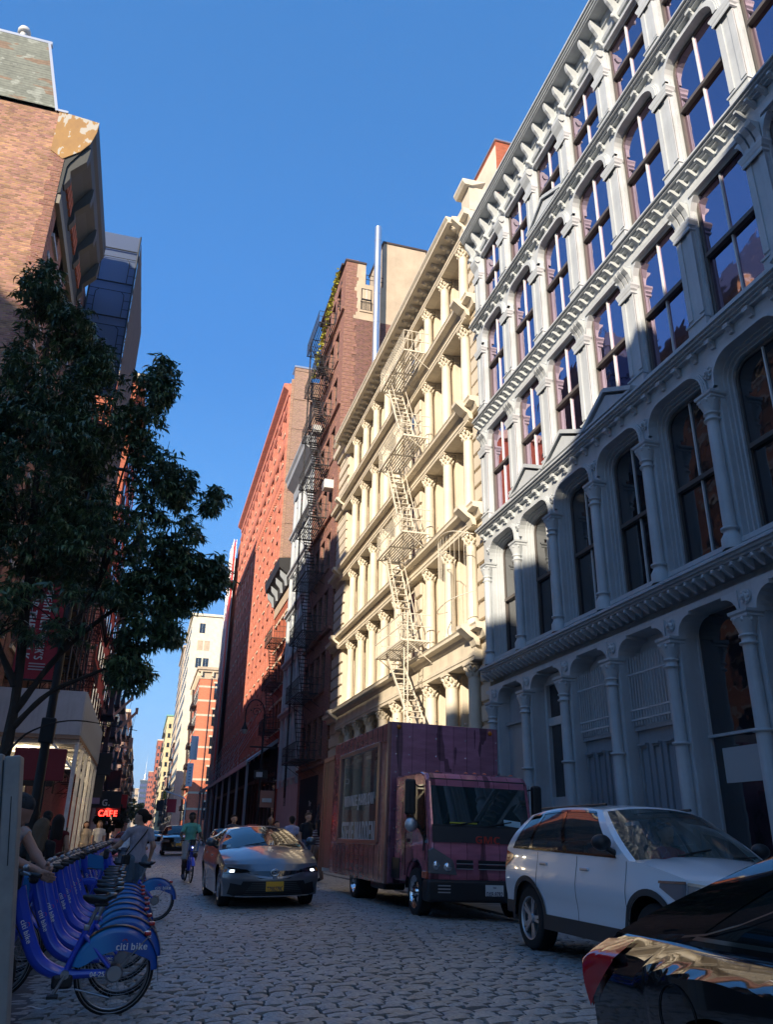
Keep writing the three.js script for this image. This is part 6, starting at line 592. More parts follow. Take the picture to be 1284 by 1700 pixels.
  // handlebar, cowl, rack
  const hb = mb(); hb.tube([[-.31, 1.11, .72], [-.26, 1.12, .79], [-.12, 1.115, .86], [0, 1.11, .885], [.12, 1.115, .86], [.26, 1.12, .79], [.31, 1.11, .72]], .013, 24, 8); hb.bar([0, .99, .89], [0, 1.11, .885], .018, 8); hb.build('handlebar', BM.steel, T); for (const s of [-1, 1]) { mb().bar([s * .315, 1.108, .70], [s * .27, 1.12, .79], .02, 8).build('grip', M.plastic, T); mb().tube([[s * .20, 1.125, .85], [s * .27, 1.14, .84], [s * .33, 1.12, .78]], .008, 10, 5).build('brake_lever', BM.steel, T); } mb().sph(.1, 1.16, .84, .03).build('bell', BM.steel, T);
  mb().rbox(-.075, .075, .98, 1.15, .86, .95, .03).build('head_cowl', M.plastic, T); const rk = mb(); rk.ext([[.90, .80], [1.17, .86], [1.20, 1.06], [.94, 1.02]], -.135, -.12).ext([[.90, .80], [1.17, .86], [1.20, 1.06], [.94, 1.02]], .12, .135); const rg = rk.geo(); rg.rotateY(-Math.PI / 2); const rm = shad(new THREE.Mesh(rg, BM.cyan)); rm.name = 'front_rack'; T.add(rm); mb().box(-.135, .135, .82, .835, .93, 1.18).build('rack_floor', M.plastic, rm); mb().tube([[-.13, 1.07, 1.2], [-.13, 1.12, 1.1], [0, 1.14, 1.06], [.13, 1.12, 1.1], [.13, 1.07, 1.2]], .012, 16, 6).build('rack_strap', M.plastic, rm); mb().cyl(0, .93, .955, .035, .035, .03, 12, 'z').build('front_lamp', M.white, T);
  mb().tube([[.05, 1.1, .87], [.10, 1.0, .96], [.04, .82, .92], [.03, .6, .78]], .006, 20, 5).build('cable', M.plastic, T);
  return T;
}
const BX = -.04, BS = .93, bikeProto = makeBike();
{
  const ord = ['nearest', 'second', 'third', 'fourth', 'fifth', 'sixth', 'seventh', 'eighth', 'ninth', 'tenth', 'eleventh', 'twelfth', 'thirteenth', 'fourteenth', 'fifteenth', 'sixteenth', 'seventeenth', 'eighteenth', 'nineteenth', 'twentieth', 'twenty-first', 'twenty-second', 'twenty-third', 'twenty-fourth', 'twenty-fifth', 'twenty-sixth', 'twenty-seventh'];
  for (let i = 0; i < 27; i++) {
    const b = i ? bikeProto.clone() : bikeProto; b.name = numbered('share_bicycle'); scene.add(b); const out = i === 9, z = -7.60 - i * .775, x = BX + (out ? .42 : 0); b.position.set(x, gy(x) - .01, z); b.rotation.y = -Math.PI / 2 + (hsh(i, 1, 1) - .5) * .09 + (out ? -.05 : 0); b.scale.setScalar(BS); b.rotation.z = (hsh(i, 2, 2) - .5) * .06; b.position.z += (hsh(i, 3, 5) - .5) * .1; b.position.x += out ? 0 : (hsh(i, 4, 6) - .5) * .06;
    tag(b, out ? 'blue share bicycle being pulled out of the rack by the woman in the grey T-shirt' : i === 0 ? 'nearest blue share bicycle in the rack, its whole rear wheel in view' : `${ord[i]} blue share bicycle in the rack, counted from the viewer`, 'bicycle', 'share bicycles docked in the rack');
    if (hsh(i, 7, 3) > .55 && i) { const f = b.children.find(c => c.name === 'rear_fender'); if (i === 1 || i === 3 || i === 4 || i === 7) { } }
  }
  // docks: a steel foot plate and one slanted grey post per bicycle
  const D = thing('bicycle_dock', 'dark grey docking plate and posts under the row of blue bicycles', 'docking station', [-1.55, 0, -7.3]); const pl = mb().rbox(-.30, .92, -.12, .0, -3.06, 0, .02, 1).build('base_plate', std([.09, .09, .095], .7, { map: TN.grime }), D); rep(pl, D, range(7).map(i => [0, gy(-1.2) + .035 + .006 * (i % 2), .3 - i * 3.1])); const dm = mb(); dm.ext([[-.14, -.02], [.16, -.02], [.22, .62], [.10, .80], [-.02, .80], [-.12, .5]], -.07, .07, .02); const dk = dm.build('dock_post', std([.16, .165, .17], .5), D); mb().rbox(.08, .2, .56, .7, -.045, .045, .02).build('lock_slot', M.plastic, dk); rep(dk, D, range(27).map(i => [.24, gy(-1.3) + .03, -.3 - i * .775]));
  const P = thing('paper_scrap', 'scrap of white paper lying on the ground beside the nearest bicycle', 'paper', [-.72, .075, -7.9]); mb().grid(6, 4, (a, b) => [a * .2, .01 * Math.sin(a * 7) + .012 * b, b * .11]).build('sheet', M.white, P);
}
{ // payment kiosk at the left edge
  const K = thing('rental_kiosk', 'tall grey bicycle-rental kiosk with a blue screen panel, cut by the left edge', 'kiosk', [-.60, 0, -6.0]); K.rotation.z = .125; const k = mb(); k.rbox(-.92, -.0, -.1, 1.86, -.13, .0, .02); k.build('panel', std([.055, .06, .065], .5), K); const ed = mb(); ed.rbox(-.09, .012, -.1, 1.88, -.16, .03, .015).rbox(-.19, -.10, -.1, 1.9, -.1, .02, .012); ed.build('frame', std([.34, .36, .36], .55, { map: TN.grime }), K); mb().box(-.75, -.2, 1.56, 1.80, .0, .006).build('screen', CM.blackGloss, K); mb().box(-.75, -.2, 1.40, 1.55, .0, .006).build('blue_panel', std([.02, .22, .5], .5), K); mb().box(-.75, -.2, .75, 1.33, .0, .006).build('map_panel', std([.03, .05, .055], .3), K); mb().box(-.75, -.2, 1.665, 1.675, .006, .01).build('screen_line', std([.4, .42, .45], .5), K); mb().box(-.035, -.03, 1.2, 1.62, .03, .034).build('slot', M.black, K);
}
// ------------------------------------------------------------------ people: one smooth body each, clothes and hair over it
function isoMesh(f, mn, mx, c) { // naive surface nets
  const n = [0, 1, 2].map(i => Math.ceil((mx[i] - mn[i]) / c) + 1), [nx, ny, nz] = n, F = new Float32Array(nx * ny * nz); let q = 0; for (let k = 0; k < nz; k++) for (let j = 0; j < ny; j++) for (let i = 0; i < nx; i++) F[q++] = f(mn[0] + i * c, mn[1] + j * c, mn[2] + k * c);
  const id = new Int32Array(nx * ny * nz).fill(-1), P = [], I = [], at = (i, j, k) => F[i + nx * (j + ny * k)]; const E = [[0, 1], [2, 3], [4, 5], [6, 7], [0, 2], [1, 3], [4, 6], [5, 7], [0, 4], [1, 5], [2, 6], [3, 7]];
  for (let k = 0; k < nz - 1; k++) for (let j = 0; j < ny - 1; j++) for (let i = 0; i < nx - 1; i++) { let m = 0; const v = []; for (let b = 0; b < 8; b++) { const x = at(i + (b & 1), j + (b >> 1 & 1), k + (b >> 2)); v.push(x); if (x < 0) m |= 1 << b; } if (m === 0 || m === 255) continue; let sx = 0, sy = 0, sz = 0, e = 0; for (const [a, b] of E) if ((v[a] < 0) !== (v[b] < 0)) { const t = v[a] / (v[a] - v[b]); sx += lerp(a & 1, b & 1, t); sy += lerp(a >> 1 & 1, b >> 1 & 1, t); sz += lerp(a >> 2, b >> 2, t); e++; } id[i + nx * (j + ny * k)] = P.length / 3; P.push(mn[0] + (i + sx / e) * c, mn[1] + (j + sy / e) * c, mn[2] + (k + sz / e) * c); }
  const g4 = (a, b, c2, d, fl) => { if (a < 0 || b < 0 || c2 < 0 || d < 0) return; fl ? I.push(a, b, c2, a, c2, d) : I.push(a, c2, b, a, d, c2); }; const ix = (i, j, k) => id[i + nx * (j + ny * k)];
  for (let k = 1; k < nz - 1; k++) for (let j = 1; j < ny - 1; j++) for (let i = 1; i < nx - 1; i++) { const s = at(i, j, k) < 0; if (s !== at(i + 1, j, k) < 0) g4(ix(i, j - 1, k - 1), ix(i, j, k - 1), ix(i, j, k), ix(i, j - 1, k), s); if (s !== at(i, j + 1, k) < 0) g4(ix(i - 1, j, k - 1), ix(i - 1, j, k), ix(i, j, k), ix(i, j, k - 1), s); if (s !== at(i, j, k + 1) < 0) g4(ix(i - 1, j - 1, k), ix(i, j - 1, k), ix(i, j, k), ix(i - 1, j, k), s); }
  const g = new THREE.BufferGeometry(); g.setAttribute('position', new THREE.Float32BufferAttribute(P, 3)); g.setIndex(I); g.computeVertexNormals(); return g;
}
function field(B, k = .03) { return (x, y, z) => { let d = 1e3; for (const b of B) { const bx = b[4] - b[0], by = b[5] - b[1], bz = b[6] - b[2], px = x - b[0], py = y - b[1], pz = z - b[2]; const L = bx * bx + by * by + bz * bz; let t = L > 0 ? (px * bx + py * by + pz * bz) / L : 0; t = t < 0 ? 0 : t > 1 ? 1 : t; const qx = px - t * bx, qy = py - t * by, qz = (pz - t * bz) / (b[8] ?? 1); const e = Math.sqrt(qx * qx + qy * qy + qz * qz) - (b[3] + (b[7] - b[3]) * t); const h = Math.max(k - Math.abs(d - e), 0) / k; d = Math.min(d, e) - h * h * k * .25; } return d; }; }
const bounds = (B, pad) => { const mn = [9, 9, 9], mx = [-9, -9, -9]; for (const b of B) for (let i = 0; i < 3; i++) { const r = Math.max(b[3], b[7]) + pad; mn[i] = Math.min(mn[i], b[i] - r, b[4 + i] - r); mx[i] = Math.max(mx[i], b[i] + r, b[4 + i] + r); } return [mn, mx]; };
const foldT = tex(128, 128, (u, v) => fbm(u, v, 7, 4, 3, 93), .6, .9, true);
const SK = { fair: [.50, .29, .20], tan: [.34, .19, .125], dark: [.055, .030, .020], mid: [.26, .14, .09] };
function person({ label, pos, ry = 0, h = 1.7, J = {}, skin = SK.fair, hair = [.03, .018, .012], hairStyle = 'short', top, topLen = 'short', bottom, bottomLen = 'long', shoe = [.04, .04, .045], cell = .017, group, cat = 'person', slim = 1, hands = true, extra }) {
  const s = h / 1.72, j = { hip: [0, .95, 0], chest: [0, 1.24, 0], neck: [0, 1.45, -.01], head: [0, 1.60, .02], sL: [.17, 1.375, -.01], sR: [-.17, 1.375, -.01], eL: [.225, 1.13, -.03], eR: [-.225, 1.13, -.03], wL: [.22, .90, .05], wR: [-.22, .90, .05], hL: [.085, .92, 0], hR: [-.085, .92, 0], kL: [.095, .50, .02], kR: [-.095, .50, .02], aL: [.10, .085, -.03], aR: [-.10, .085, -.03], tL: [.115, .035, .14], tR: [-.115, .035, .14], fL: null, fR: null, look: [0, 0, 1], ...J };
  const T = thing('person', label, cat, pos, ry, group); T.scale.setScalar(s); const B = (a, ra, b, rb, fz) => [...a, ra, ...b, rb, fz ?? 1]; const mix = (a, b, t) => a.map((v, i) => lerp(v, b[i], t)), w = slim;
  const N = V(...j.look).normalize(), hd = j.head, hv = (x, y, z) => { const r = V(N.z, 0, -N.x).normalize(), u = V().crossVectors(N, r); return [hd[0] + r.x * x + u.x * y + N.x * z, hd[1] + r.y * x + u.y * y + N.y * z, hd[2] + r.z * x + u.z * y + N.z * z]; };
  const torso = [B(j.hip, .125 * w, mix(j.hip, j.chest, .5), .115 * w, .8), B(mix(j.hip, j.chest, .4), .115 * w, j.chest, .135 * w, .78), B(j.chest, .135 * w, mix(j.chest, j.neck, .55), .105 * w, .78), B(j.sL, .05 * w, mix(j.chest, j.neck, .75), .075, .9), B(j.sR, .05 * w, mix(j.chest, j.neck, .75), .075, .9)];
  const arms = [B(j.sL, .048 * w, j.eL, .041), B(j.eL, .041, j.wL, .027), B(j.sR, .048 * w, j.eR, .041), B(j.eR, .041, j.wR, .027)], legs = [B(j.hL, .095 * w, j.kL, .06), B(j.kL, .06, mix(j.kL, j.aL, .35), .058), B(mix(j.kL, j.aL, .35), .058, j.aL, .035), B(j.hR, .095 * w, j.kR, .06), B(j.kR, .06, mix(j.kR, j.aR, .35), .058), B(mix(j.kR, j.aR, .35), .058, j.aR, .035)], feet = [B(j.aL, .04, j.tL, .032), B(j.aR, .04, j.tR, .032)];
  const neck = [B(j.neck, .054, mix(j.neck, j.head, .6), .05)], head = [B(hv(0, .03, -.025), .086, hv(0, .02, .0), .088), B(hv(0, .0, .02), .075, hv(0, -.07, .045), .048), B(hv(0, -.005, .095), .014, hv(0, -.035, .108), .016), B(hv(.083, .0, -.01), .014, hv(.084, -.03, 0), .012), B(hv(-.083, .0, -.01), .014, hv(-.084, -.03, 0), .012), B(hv(-.02, -.075, .08), .012, hv(.02, -.075, .08), .012)];
  const sm = std(skin, .6), parts = mb(); const BB = [...torso, ...neck, ...arms, ...legs, ...feet]; parts.add(isoMesh(field(BB, .035), ...bounds(BB, .03), cell)); const HH = [...head, ...neck]; parts.add(isoMesh(field(HH, .03), ...bounds(HH, .02), Math.min(.011, cell * .7)));
  if (hands) for (const k of ['L', 'R']) { const e = V(...j['e' + k]), wr = V(...j['w' + k]), d = j['f' + k] ? V(...j['f' + k]).normalize() : wr.clone().sub(e).normalize(), side = V(k === 'L' ? -1 : 1, 0, .2).sub(d.clone().multiplyScalar(V(k === 'L' ? -1 : 1, 0, .2).dot(d))).normalize(), n2 = V().crossVectors(d, side), at = (a, b, c) => wr.clone().addScaledVector(d, a).addScaledVector(n2, b).addScaledVector(side, c).toArray(); const hb = [B(at(0, 0, 0), .025, at(.045, 0, 0), .026), B(at(.05, -.022, 0), .015, at(.085, -.026, 0), .013), B(at(.05, .02, 0), .015, at(.085, .024, 0), .013)]; [[-.03, .075], [-.01, .088], [.01, .082], [.029, .062]].forEach(([o, L]) => { const cu = .35; hb.push(B(at(.082, o, 0), .0098, at(.082 + L * .5, o * 1.1, L * .12), .009), B(at(.082 + L * .5, o * 1.1, L * .12), .009, at(.082 + L * .85, o * 1.1, L * (.12 + cu)), .0078)); }); hb.push(B(at(.02, -.025, .01), .013, at(.055, -.052, .025), .0105), B(at(.055, -.052, .025), .0105, at(.085, -.055, .045), .009)); parts.add(isoMesh(field(hb, .012), ...bounds(hb, .012), cell < .02 ? .0055 : .008)); }
  parts.build('body', sm, T);
  const ey = mb(); for (const x of [-.032, .032]) { const p = hv(x, .005, .079); ey.sph(...p, .011, .7, 1, 6, 4); } ey.build('eyes', std([.02, .015, .012], .3), T); { const l = mb(); l.bar(hv(-.022, -.073, .091), hv(.022, -.073, .091), .005, 4); l.build('mouth', std([skin[0] * .7, skin[1] * .5, skin[2] * .5], .6), T); }
  const cloth = (bs, name, col, k = .03, cut) => { const f = field(bs, k), g = cut ? (x, y, z) => Math.max(f(x, y, z), cut(x, y, z)) : f; return mb().add(isoMesh(g, ...bounds(bs, .03), cell)).build(name, Array.isArray(col) ? std(col, .85, { map: TN.fab, bumpMap: foldT, bumpScale: .03 }) : col, T); }; const inf = (b, d) => { const c = [...b]; c[3] += d; c[7] += d; return c; };
  if (top) { const sl = topLen === 'none' ? 0 : topLen === 'long' ? 1 : .55, bs = torso.map(b => inf(b, .014)); bs.push(B(mix(j.hip, j.chest, -.12), .138 * w, mix(j.hip, j.chest, .6), .132 * w, .82)); for (const k of ['L', 'R']) if (sl > 0) { bs.push(B(j['s' + k], .059 * w, mix(j['s' + k], j['e' + k], sl > .9 ? 1 : sl), sl > .9 ? .052 : .058)); if (sl > .9) bs.push(B(j['e' + k], .052, mix(j['e' + k], j['w' + k], .92), .038)); } cloth(bs, 'shirt', top, .03, (x, y, z) => Math.max(y - (j.neck[1] + .035 - Math.abs(x - j.neck[0]) * .3), mix(j.hip, j.chest, -.28)[1] - y)); }
  if (bottom) { const L = bottomLen === 'short' ? .85 : 1.0; if (bottomLen === 'dress') cloth([B(mix(j.hip, j.chest, 1.1), .13 * w, j.hip, .15 * w, .85), B(j.hip, .15 * w, mix(j.kL, j.kR, .5), .20, .9), ...torso.map(b => inf(b, .012))], 'dress', bottom, .04, (x, y, z) => Math.max(y - j.neck[1] - .0, mix(j.kL, j.kR, .5)[1] - .12 - y)); else { const bs = [B(mix(j.hip, j.chest, .1), .134 * w, j.hip, .136 * w, .82)]; for (const k of ['L', 'R']) { bs.push(B(j['h' + k], .108 * w, mix(j['h' + k], j['k' + k], L), bottomLen === 'short' ? .088 : .076)); if (bottomLen === 'long') bs.push(B(j['k' + k], .076, j['a' + k], .058)); } cloth(bs, bottomLen === 'short' ? 'shorts' : 'trousers', bottom, .03, (x, y, z) => y - mix(j.hip, j.chest, .28)[1]); } }
  cloth([...feet.map(b => inf(b, .012))], 'shoes', shoe, .02);
  if (hairStyle !== 'none') { const hs = [B(hv(0, .045, -.035), .094, hv(0, .05, -.005), .090)]; if (hairStyle !== 'cap') hs.push(B(hv(0, .0, -.055), .083, hv(0, -.05, -.06), .06)); if (hairStyle === 'bun') hs.push(B(hv(0, .0, -.14), .045, hv(0, -.02, -.155), .04)); if (hairStyle === 'long') { hs.push(B(hv(.03, .0, -.05), .085, hv(.05, -.28, -.09), .065), B(hv(-.03, .0, -.05), .085, hv(-.05, -.28, -.09), .065)); } const cut = (x, y, z) => { const dx = x - hd[0], dy = y - hd[1], dz = z - hd[2]; const f = dx * N.x + dy * N.y + dz * N.z; return hairStyle === 'cap' ? -(dy - .0) : Math.min(f - .045, f - .02 - .9 * (dy - .055) * -1 > 0 ? 1 : -1) > 0 && dy < .06 ? f - .03 : f - .075; }; cloth(hs, hairStyle === 'cap' ? 'cap' : 'hair', hair, .03, cut); if (false) mb().add((() => { const g = new THREE.SphereGeometry(.085, 12, 6); g.scale(1, .12, 1); return g; })(), new THREE.Matrix4().makeTranslation(...hv(0, .02, .09))).build('cap_peak', std(hair, .8), T); }
  if (extra) extra(T, j); return T;
}
{
  const step = (a, b = -a) => ({ kL: [.095, .50, .02 + a * .5], aL: [.10, .09, a], tL: [.11, .035, a + .16], kR: [-.095, .50, .06 + b * .5], aR: [-.10, .11, b], tR: [-.11, .045, b + .16] });
  const BK = Math.PI; // facing away from the viewer
  person({ label: 'dark-haired woman in a pale grey T-shirt and jeans, pulling out a blue bicycle', pos: [.02, .06, -15.1], ry: BK + .28, h: 1.69, slim: .98, J: { look: [.95, -.08, .5], sL: [.17, 1.375, -.01], eL: [.30, 1.16, .10], wL: [.46, 1.02, .26], eR: [-.24, 1.14, -.08], wR: [-.24, .93, .04], fL: [.6, -.35, .6], ...step(.06) }, hair: [.022, .014, .010], hairStyle: 'bun', top: [.43, .42, .50], bottom: [.12, .19, .26], cell: .0125, extra: (T, j) => { mb().tube([[-.14, 1.43, -.02], [-.06, 1.34, -.135], [.06, 1.18, -.14], [.17, 1.02, -.09], [.20, .97, 0], [.13, 1.1, .12], [-.05, 1.34, .12], [-.14, 1.43, .0]], .011, 40, 5, true).build('bag_strap', M.black, T); mb().rbox(.13, .24, .84, 1.0, -.10, .10, .03).build('shoulder_bag', M.black, T); } });
  person({ label: 'man in a dark cap and pale vest leaning on a handlebar behind the kiosk', pos: [-1.14, .03, -7.85], ry: .9, h: 1.70, J: { chest: [0, 1.22, .06], neck: [0, 1.42, .14], head: [0, 1.54, .20], look: [.35, -.55, .8], sL: [.18, 1.36, .10], sR: [-.18, 1.36, .10], eL: [.16, 1.18, .30], wL: [.08, 1.10, .50], eR: [-.12, 1.16, .32], wR: [-.02, 1.08, .52], fL: [-.3, -.3, .8], fR: [.2, -.4, .8] }, skin: [.40, .22, .16], hair: [.035, .04, .045], hairStyle: 'cap', top: [.5, .52, .6], topLen: 'none', bottom: [.03, .03, .05], cell: .0125 });
  person({ label: 'long light-brown haired person in black seen from behind, beyond the man in the cap', pos: [-1.17, .03, -11.4], ry: BK - .3, h: 1.5, hair: [.13, .085, .05], hairStyle: 'long', top: [.012, .012, .013], bottom: [.015, .015, .018], cell: .016 });
  person({ label: 'woman in a long dark red dress under the pavement shed', pos: [-1.42, .03, -16.4], ry: BK, h: 1.63, hair: [.02, .012, .01], hairStyle: 'long', bottom: [.13, .012, .018], bottomLen: 'dress', cell: .016 });
  person({ label: 'person in black with hair in a bun, near the dark red dress', pos: [-1.8, .03, -18.2], ry: BK + .4, h: 1.72, hair: [.014, .01, .008], hairStyle: 'bun', top: [.012, .012, .014], bottom: [.02, .02, .022], cell: .018 });
  person({ label: 'woman in a cream top walking towards the viewer on the left pavement', pos: [-2.05, .03, -36], ry: .2, h: 1.72, hair: [.06, .03, .018], hairStyle: 'long', top: [.56, .47, .36], topLen: 'long', bottom: [.5, .43, .34], J: step(.12), cell: .02 });
  person({ label: 'person in a white shirt beside the woman in the cream top', pos: [-1.5, .03, -35.2], ry: .1, h: 1.74, hair: [.18, .11, .06], hairStyle: 'long', top: [.72, .71, .68], bottom: [.1, .1, .12], J: step(-.12), cell: .02 });
  person({ label: 'person in dark clothes beside the shed posts on the left', pos: [-2.75, .03, -34], ry: .3, h: 1.76, top: [.02, .02, .028], topLen: 'long', bottom: [.02, .02, .025], J: step(.1), cell: .022 });
  person({ label: 'brown-haired person in a white top bending over the far bicycles', pos: [-.35, .06, -24], ry: BK / 2 + .3, h: 1.62, J: { chest: [0, 1.15, .16], neck: [0, 1.27, .32], head: [0, 1.36, .42], sL: [.17, 1.27, .25], sR: [-.17, 1.27, .25], eL: [.2, 1.05, .4], eR: [-.2, 1.05, .4], wL: [.12, 1.0, .58], wR: [-.12, 1.0, .58], look: [0, -.5, .8] }, hair: [.11, .06, .035], hairStyle: 'long', top: [.7, .7, .7], bottom: [.06, .08, .12], cell: .02 });
  person({ label: 'man in a lavender-blue shirt walking behind the lorry', pos: [4.72, .15, -27], ry: BK + .1, h: 1.78, top: [.50, .52, .74], bottom: [.05, .055, .07], J: step(.14), hair: [.02, .015, .012], cell: .018 });
  person({ label: 'taller man in a black shirt and jeans just behind the lorry', pos: [5.15, .13, -26.5], ry: .3, h: 1.9, slim: 1.1, top: [.012, .014, .02], bottom: [.05, .085, .17], skin: SK.fair, hair: [.1, .06, .04], J: step(.1), cell: .018 });
  person({ label: 'person whose head shows just above the left of the grey saloon roof', pos: [2.9, .16, -27.4], ry: .2, h: 1.78, top: [.1, .1, .12], bottom: [.05, .05, .06], cell: .026, hands: false });
  person({ label: 'bald man partly hidden behind the right of the grey saloon', pos: [4.3, .15, -28.8], ry: .1, h: 1.78, top: [.08, .07, .07], bottom: [.05, .05, .06], hairStyle: 'none', skin: SK.mid, cell: .022 });
  person({ label: 'dark-haired person half hidden behind the man in lavender', pos: [4.62, .15, -29.5], ry: .4, h: 1.66, top: [.16, .05, .05], bottom: [.04, .04, .05], hair: [.015, .01, .01], cell: .022 });
  person({ label: 'person in a striped top carrying a white paper bag beside the lorry', pos: [5.12, .13, -24.6], ry: BK + .5, h: 1.66, hair: [.02, .012, .01], hairStyle: 'long', top: std([1, 1, 1], .85, { map: (() => { const t = tex(8, 64, (u, v) => (v * 4) % 1 < .5 ? [.45, .38, .36] : [.10, .03, .035], .3); return t; })() }), bottom: [.3, .17, .12], J: step(.1), cell: .018, skin: SK.tan });
  { const b = thing('paper_bag', 'white paper shopping bag held beside the lorry', 'bag', [5.36, .43, -24.3]); mb().rbox(-.16, .16, 0, .42, -.06, .06, .01, 1).build('bag', M.white, b); mb().tube([[-.08, .42, .05], [-.06, .52, .05], [.06, .52, .05], [.08, .42, .05]], .006, 14, 4).build('handle', M.white, b); }
  // driver of the white crossover
  const dr = person({ label: 'driver in a red top sitting in the white crossover', pos: [5.62 + .38, .105, -8.6 - .02], h: 1.70, ry: 0, J: { hip: [0, .72, -.02], chest: [0, 1.0, -.1], neck: [0, 1.22, -.12], head: [0, 1.38, -.08], sL: [.18, 1.17, -.12], sR: [-.18, 1.17, -.12], eL: [.22, .95, .05], eR: [-.22, .95, .05], wL: [.12, .98, .30], wR: [-.12, .98, .30], hL: [.1, .72, 0], hR: [-.1, .72, 0], kL: [.12, .78, .42], kR: [-.12, .78, .42], aL: [.12, .45, .62], aR: [-.12, .45, .62], tL: [.12, .42, .74], tR: [-.12, .42, .74] }, top: [.42, .02, .04], bottom: [.02, .02, .03], cell: .018, skin: SK.tan });
  // cyclist and his bicycle
  const cz = -23.9, cx = 1.5, g0 = gy(cx) - .005; const cb = bikeProto.clone(); cb.name = numbered('share_bicycle'); scene.add(cb); cb.position.set(cx - .10, g0, cz - 1.06); cb.rotation.y = .09; cb.rotation.z = 0; cb.scale.setScalar(.95); tag(cb, 'blue share bicycle ridden by the man in the mint shirt, with its headlight on', 'bicycle', 'share bicycles docked in the rack'); delete cb.userData.group; { const l = cb.children.find(c => c.name === 'front_lamp'); l.material = std([.9, .95, 1], .3, { emissive: rgb(.9, .95, 1), emissiveIntensity: 1.2 }); l.scale.setScalar(.55); l.position.set(0, .42, .42); }
  person({ label: 'man in a mint-green shirt and pale shorts riding a blue bicycle towards the viewer', pos: [cx - .08, g0, cz - .83], ry: .09, h: 1.76, skin: SK.dark, hair: [.010, .009, .009], J: { hip: [0, .99, 0], chest: [0, 1.27, .06], neck: [0, 1.48, .10], head: [0, 1.63, .14], sL: [.18, 1.39, .09], sR: [-.18, 1.39, .09], eL: [.27, 1.17, .20], eR: [-.27, 1.17, .20], wL: [.27, 1.10, .42], wR: [-.27, 1.10, .42], hL: [.09, .95, .02], hR: [-.09, .95, .02], kL: [.13, .66, .38], kR: [-.13, .52, .28], aL: [.12, .42, .05], aR: [-.12, .16, .16], tL: [.12, .40, .22], tR: [-.12, .10, .32] }, top: [.16, .52, .40], bottom: [.40, .38, .36], bottomLen: 'short', shoe: [.03, .05, .12], cell: .015 });
}
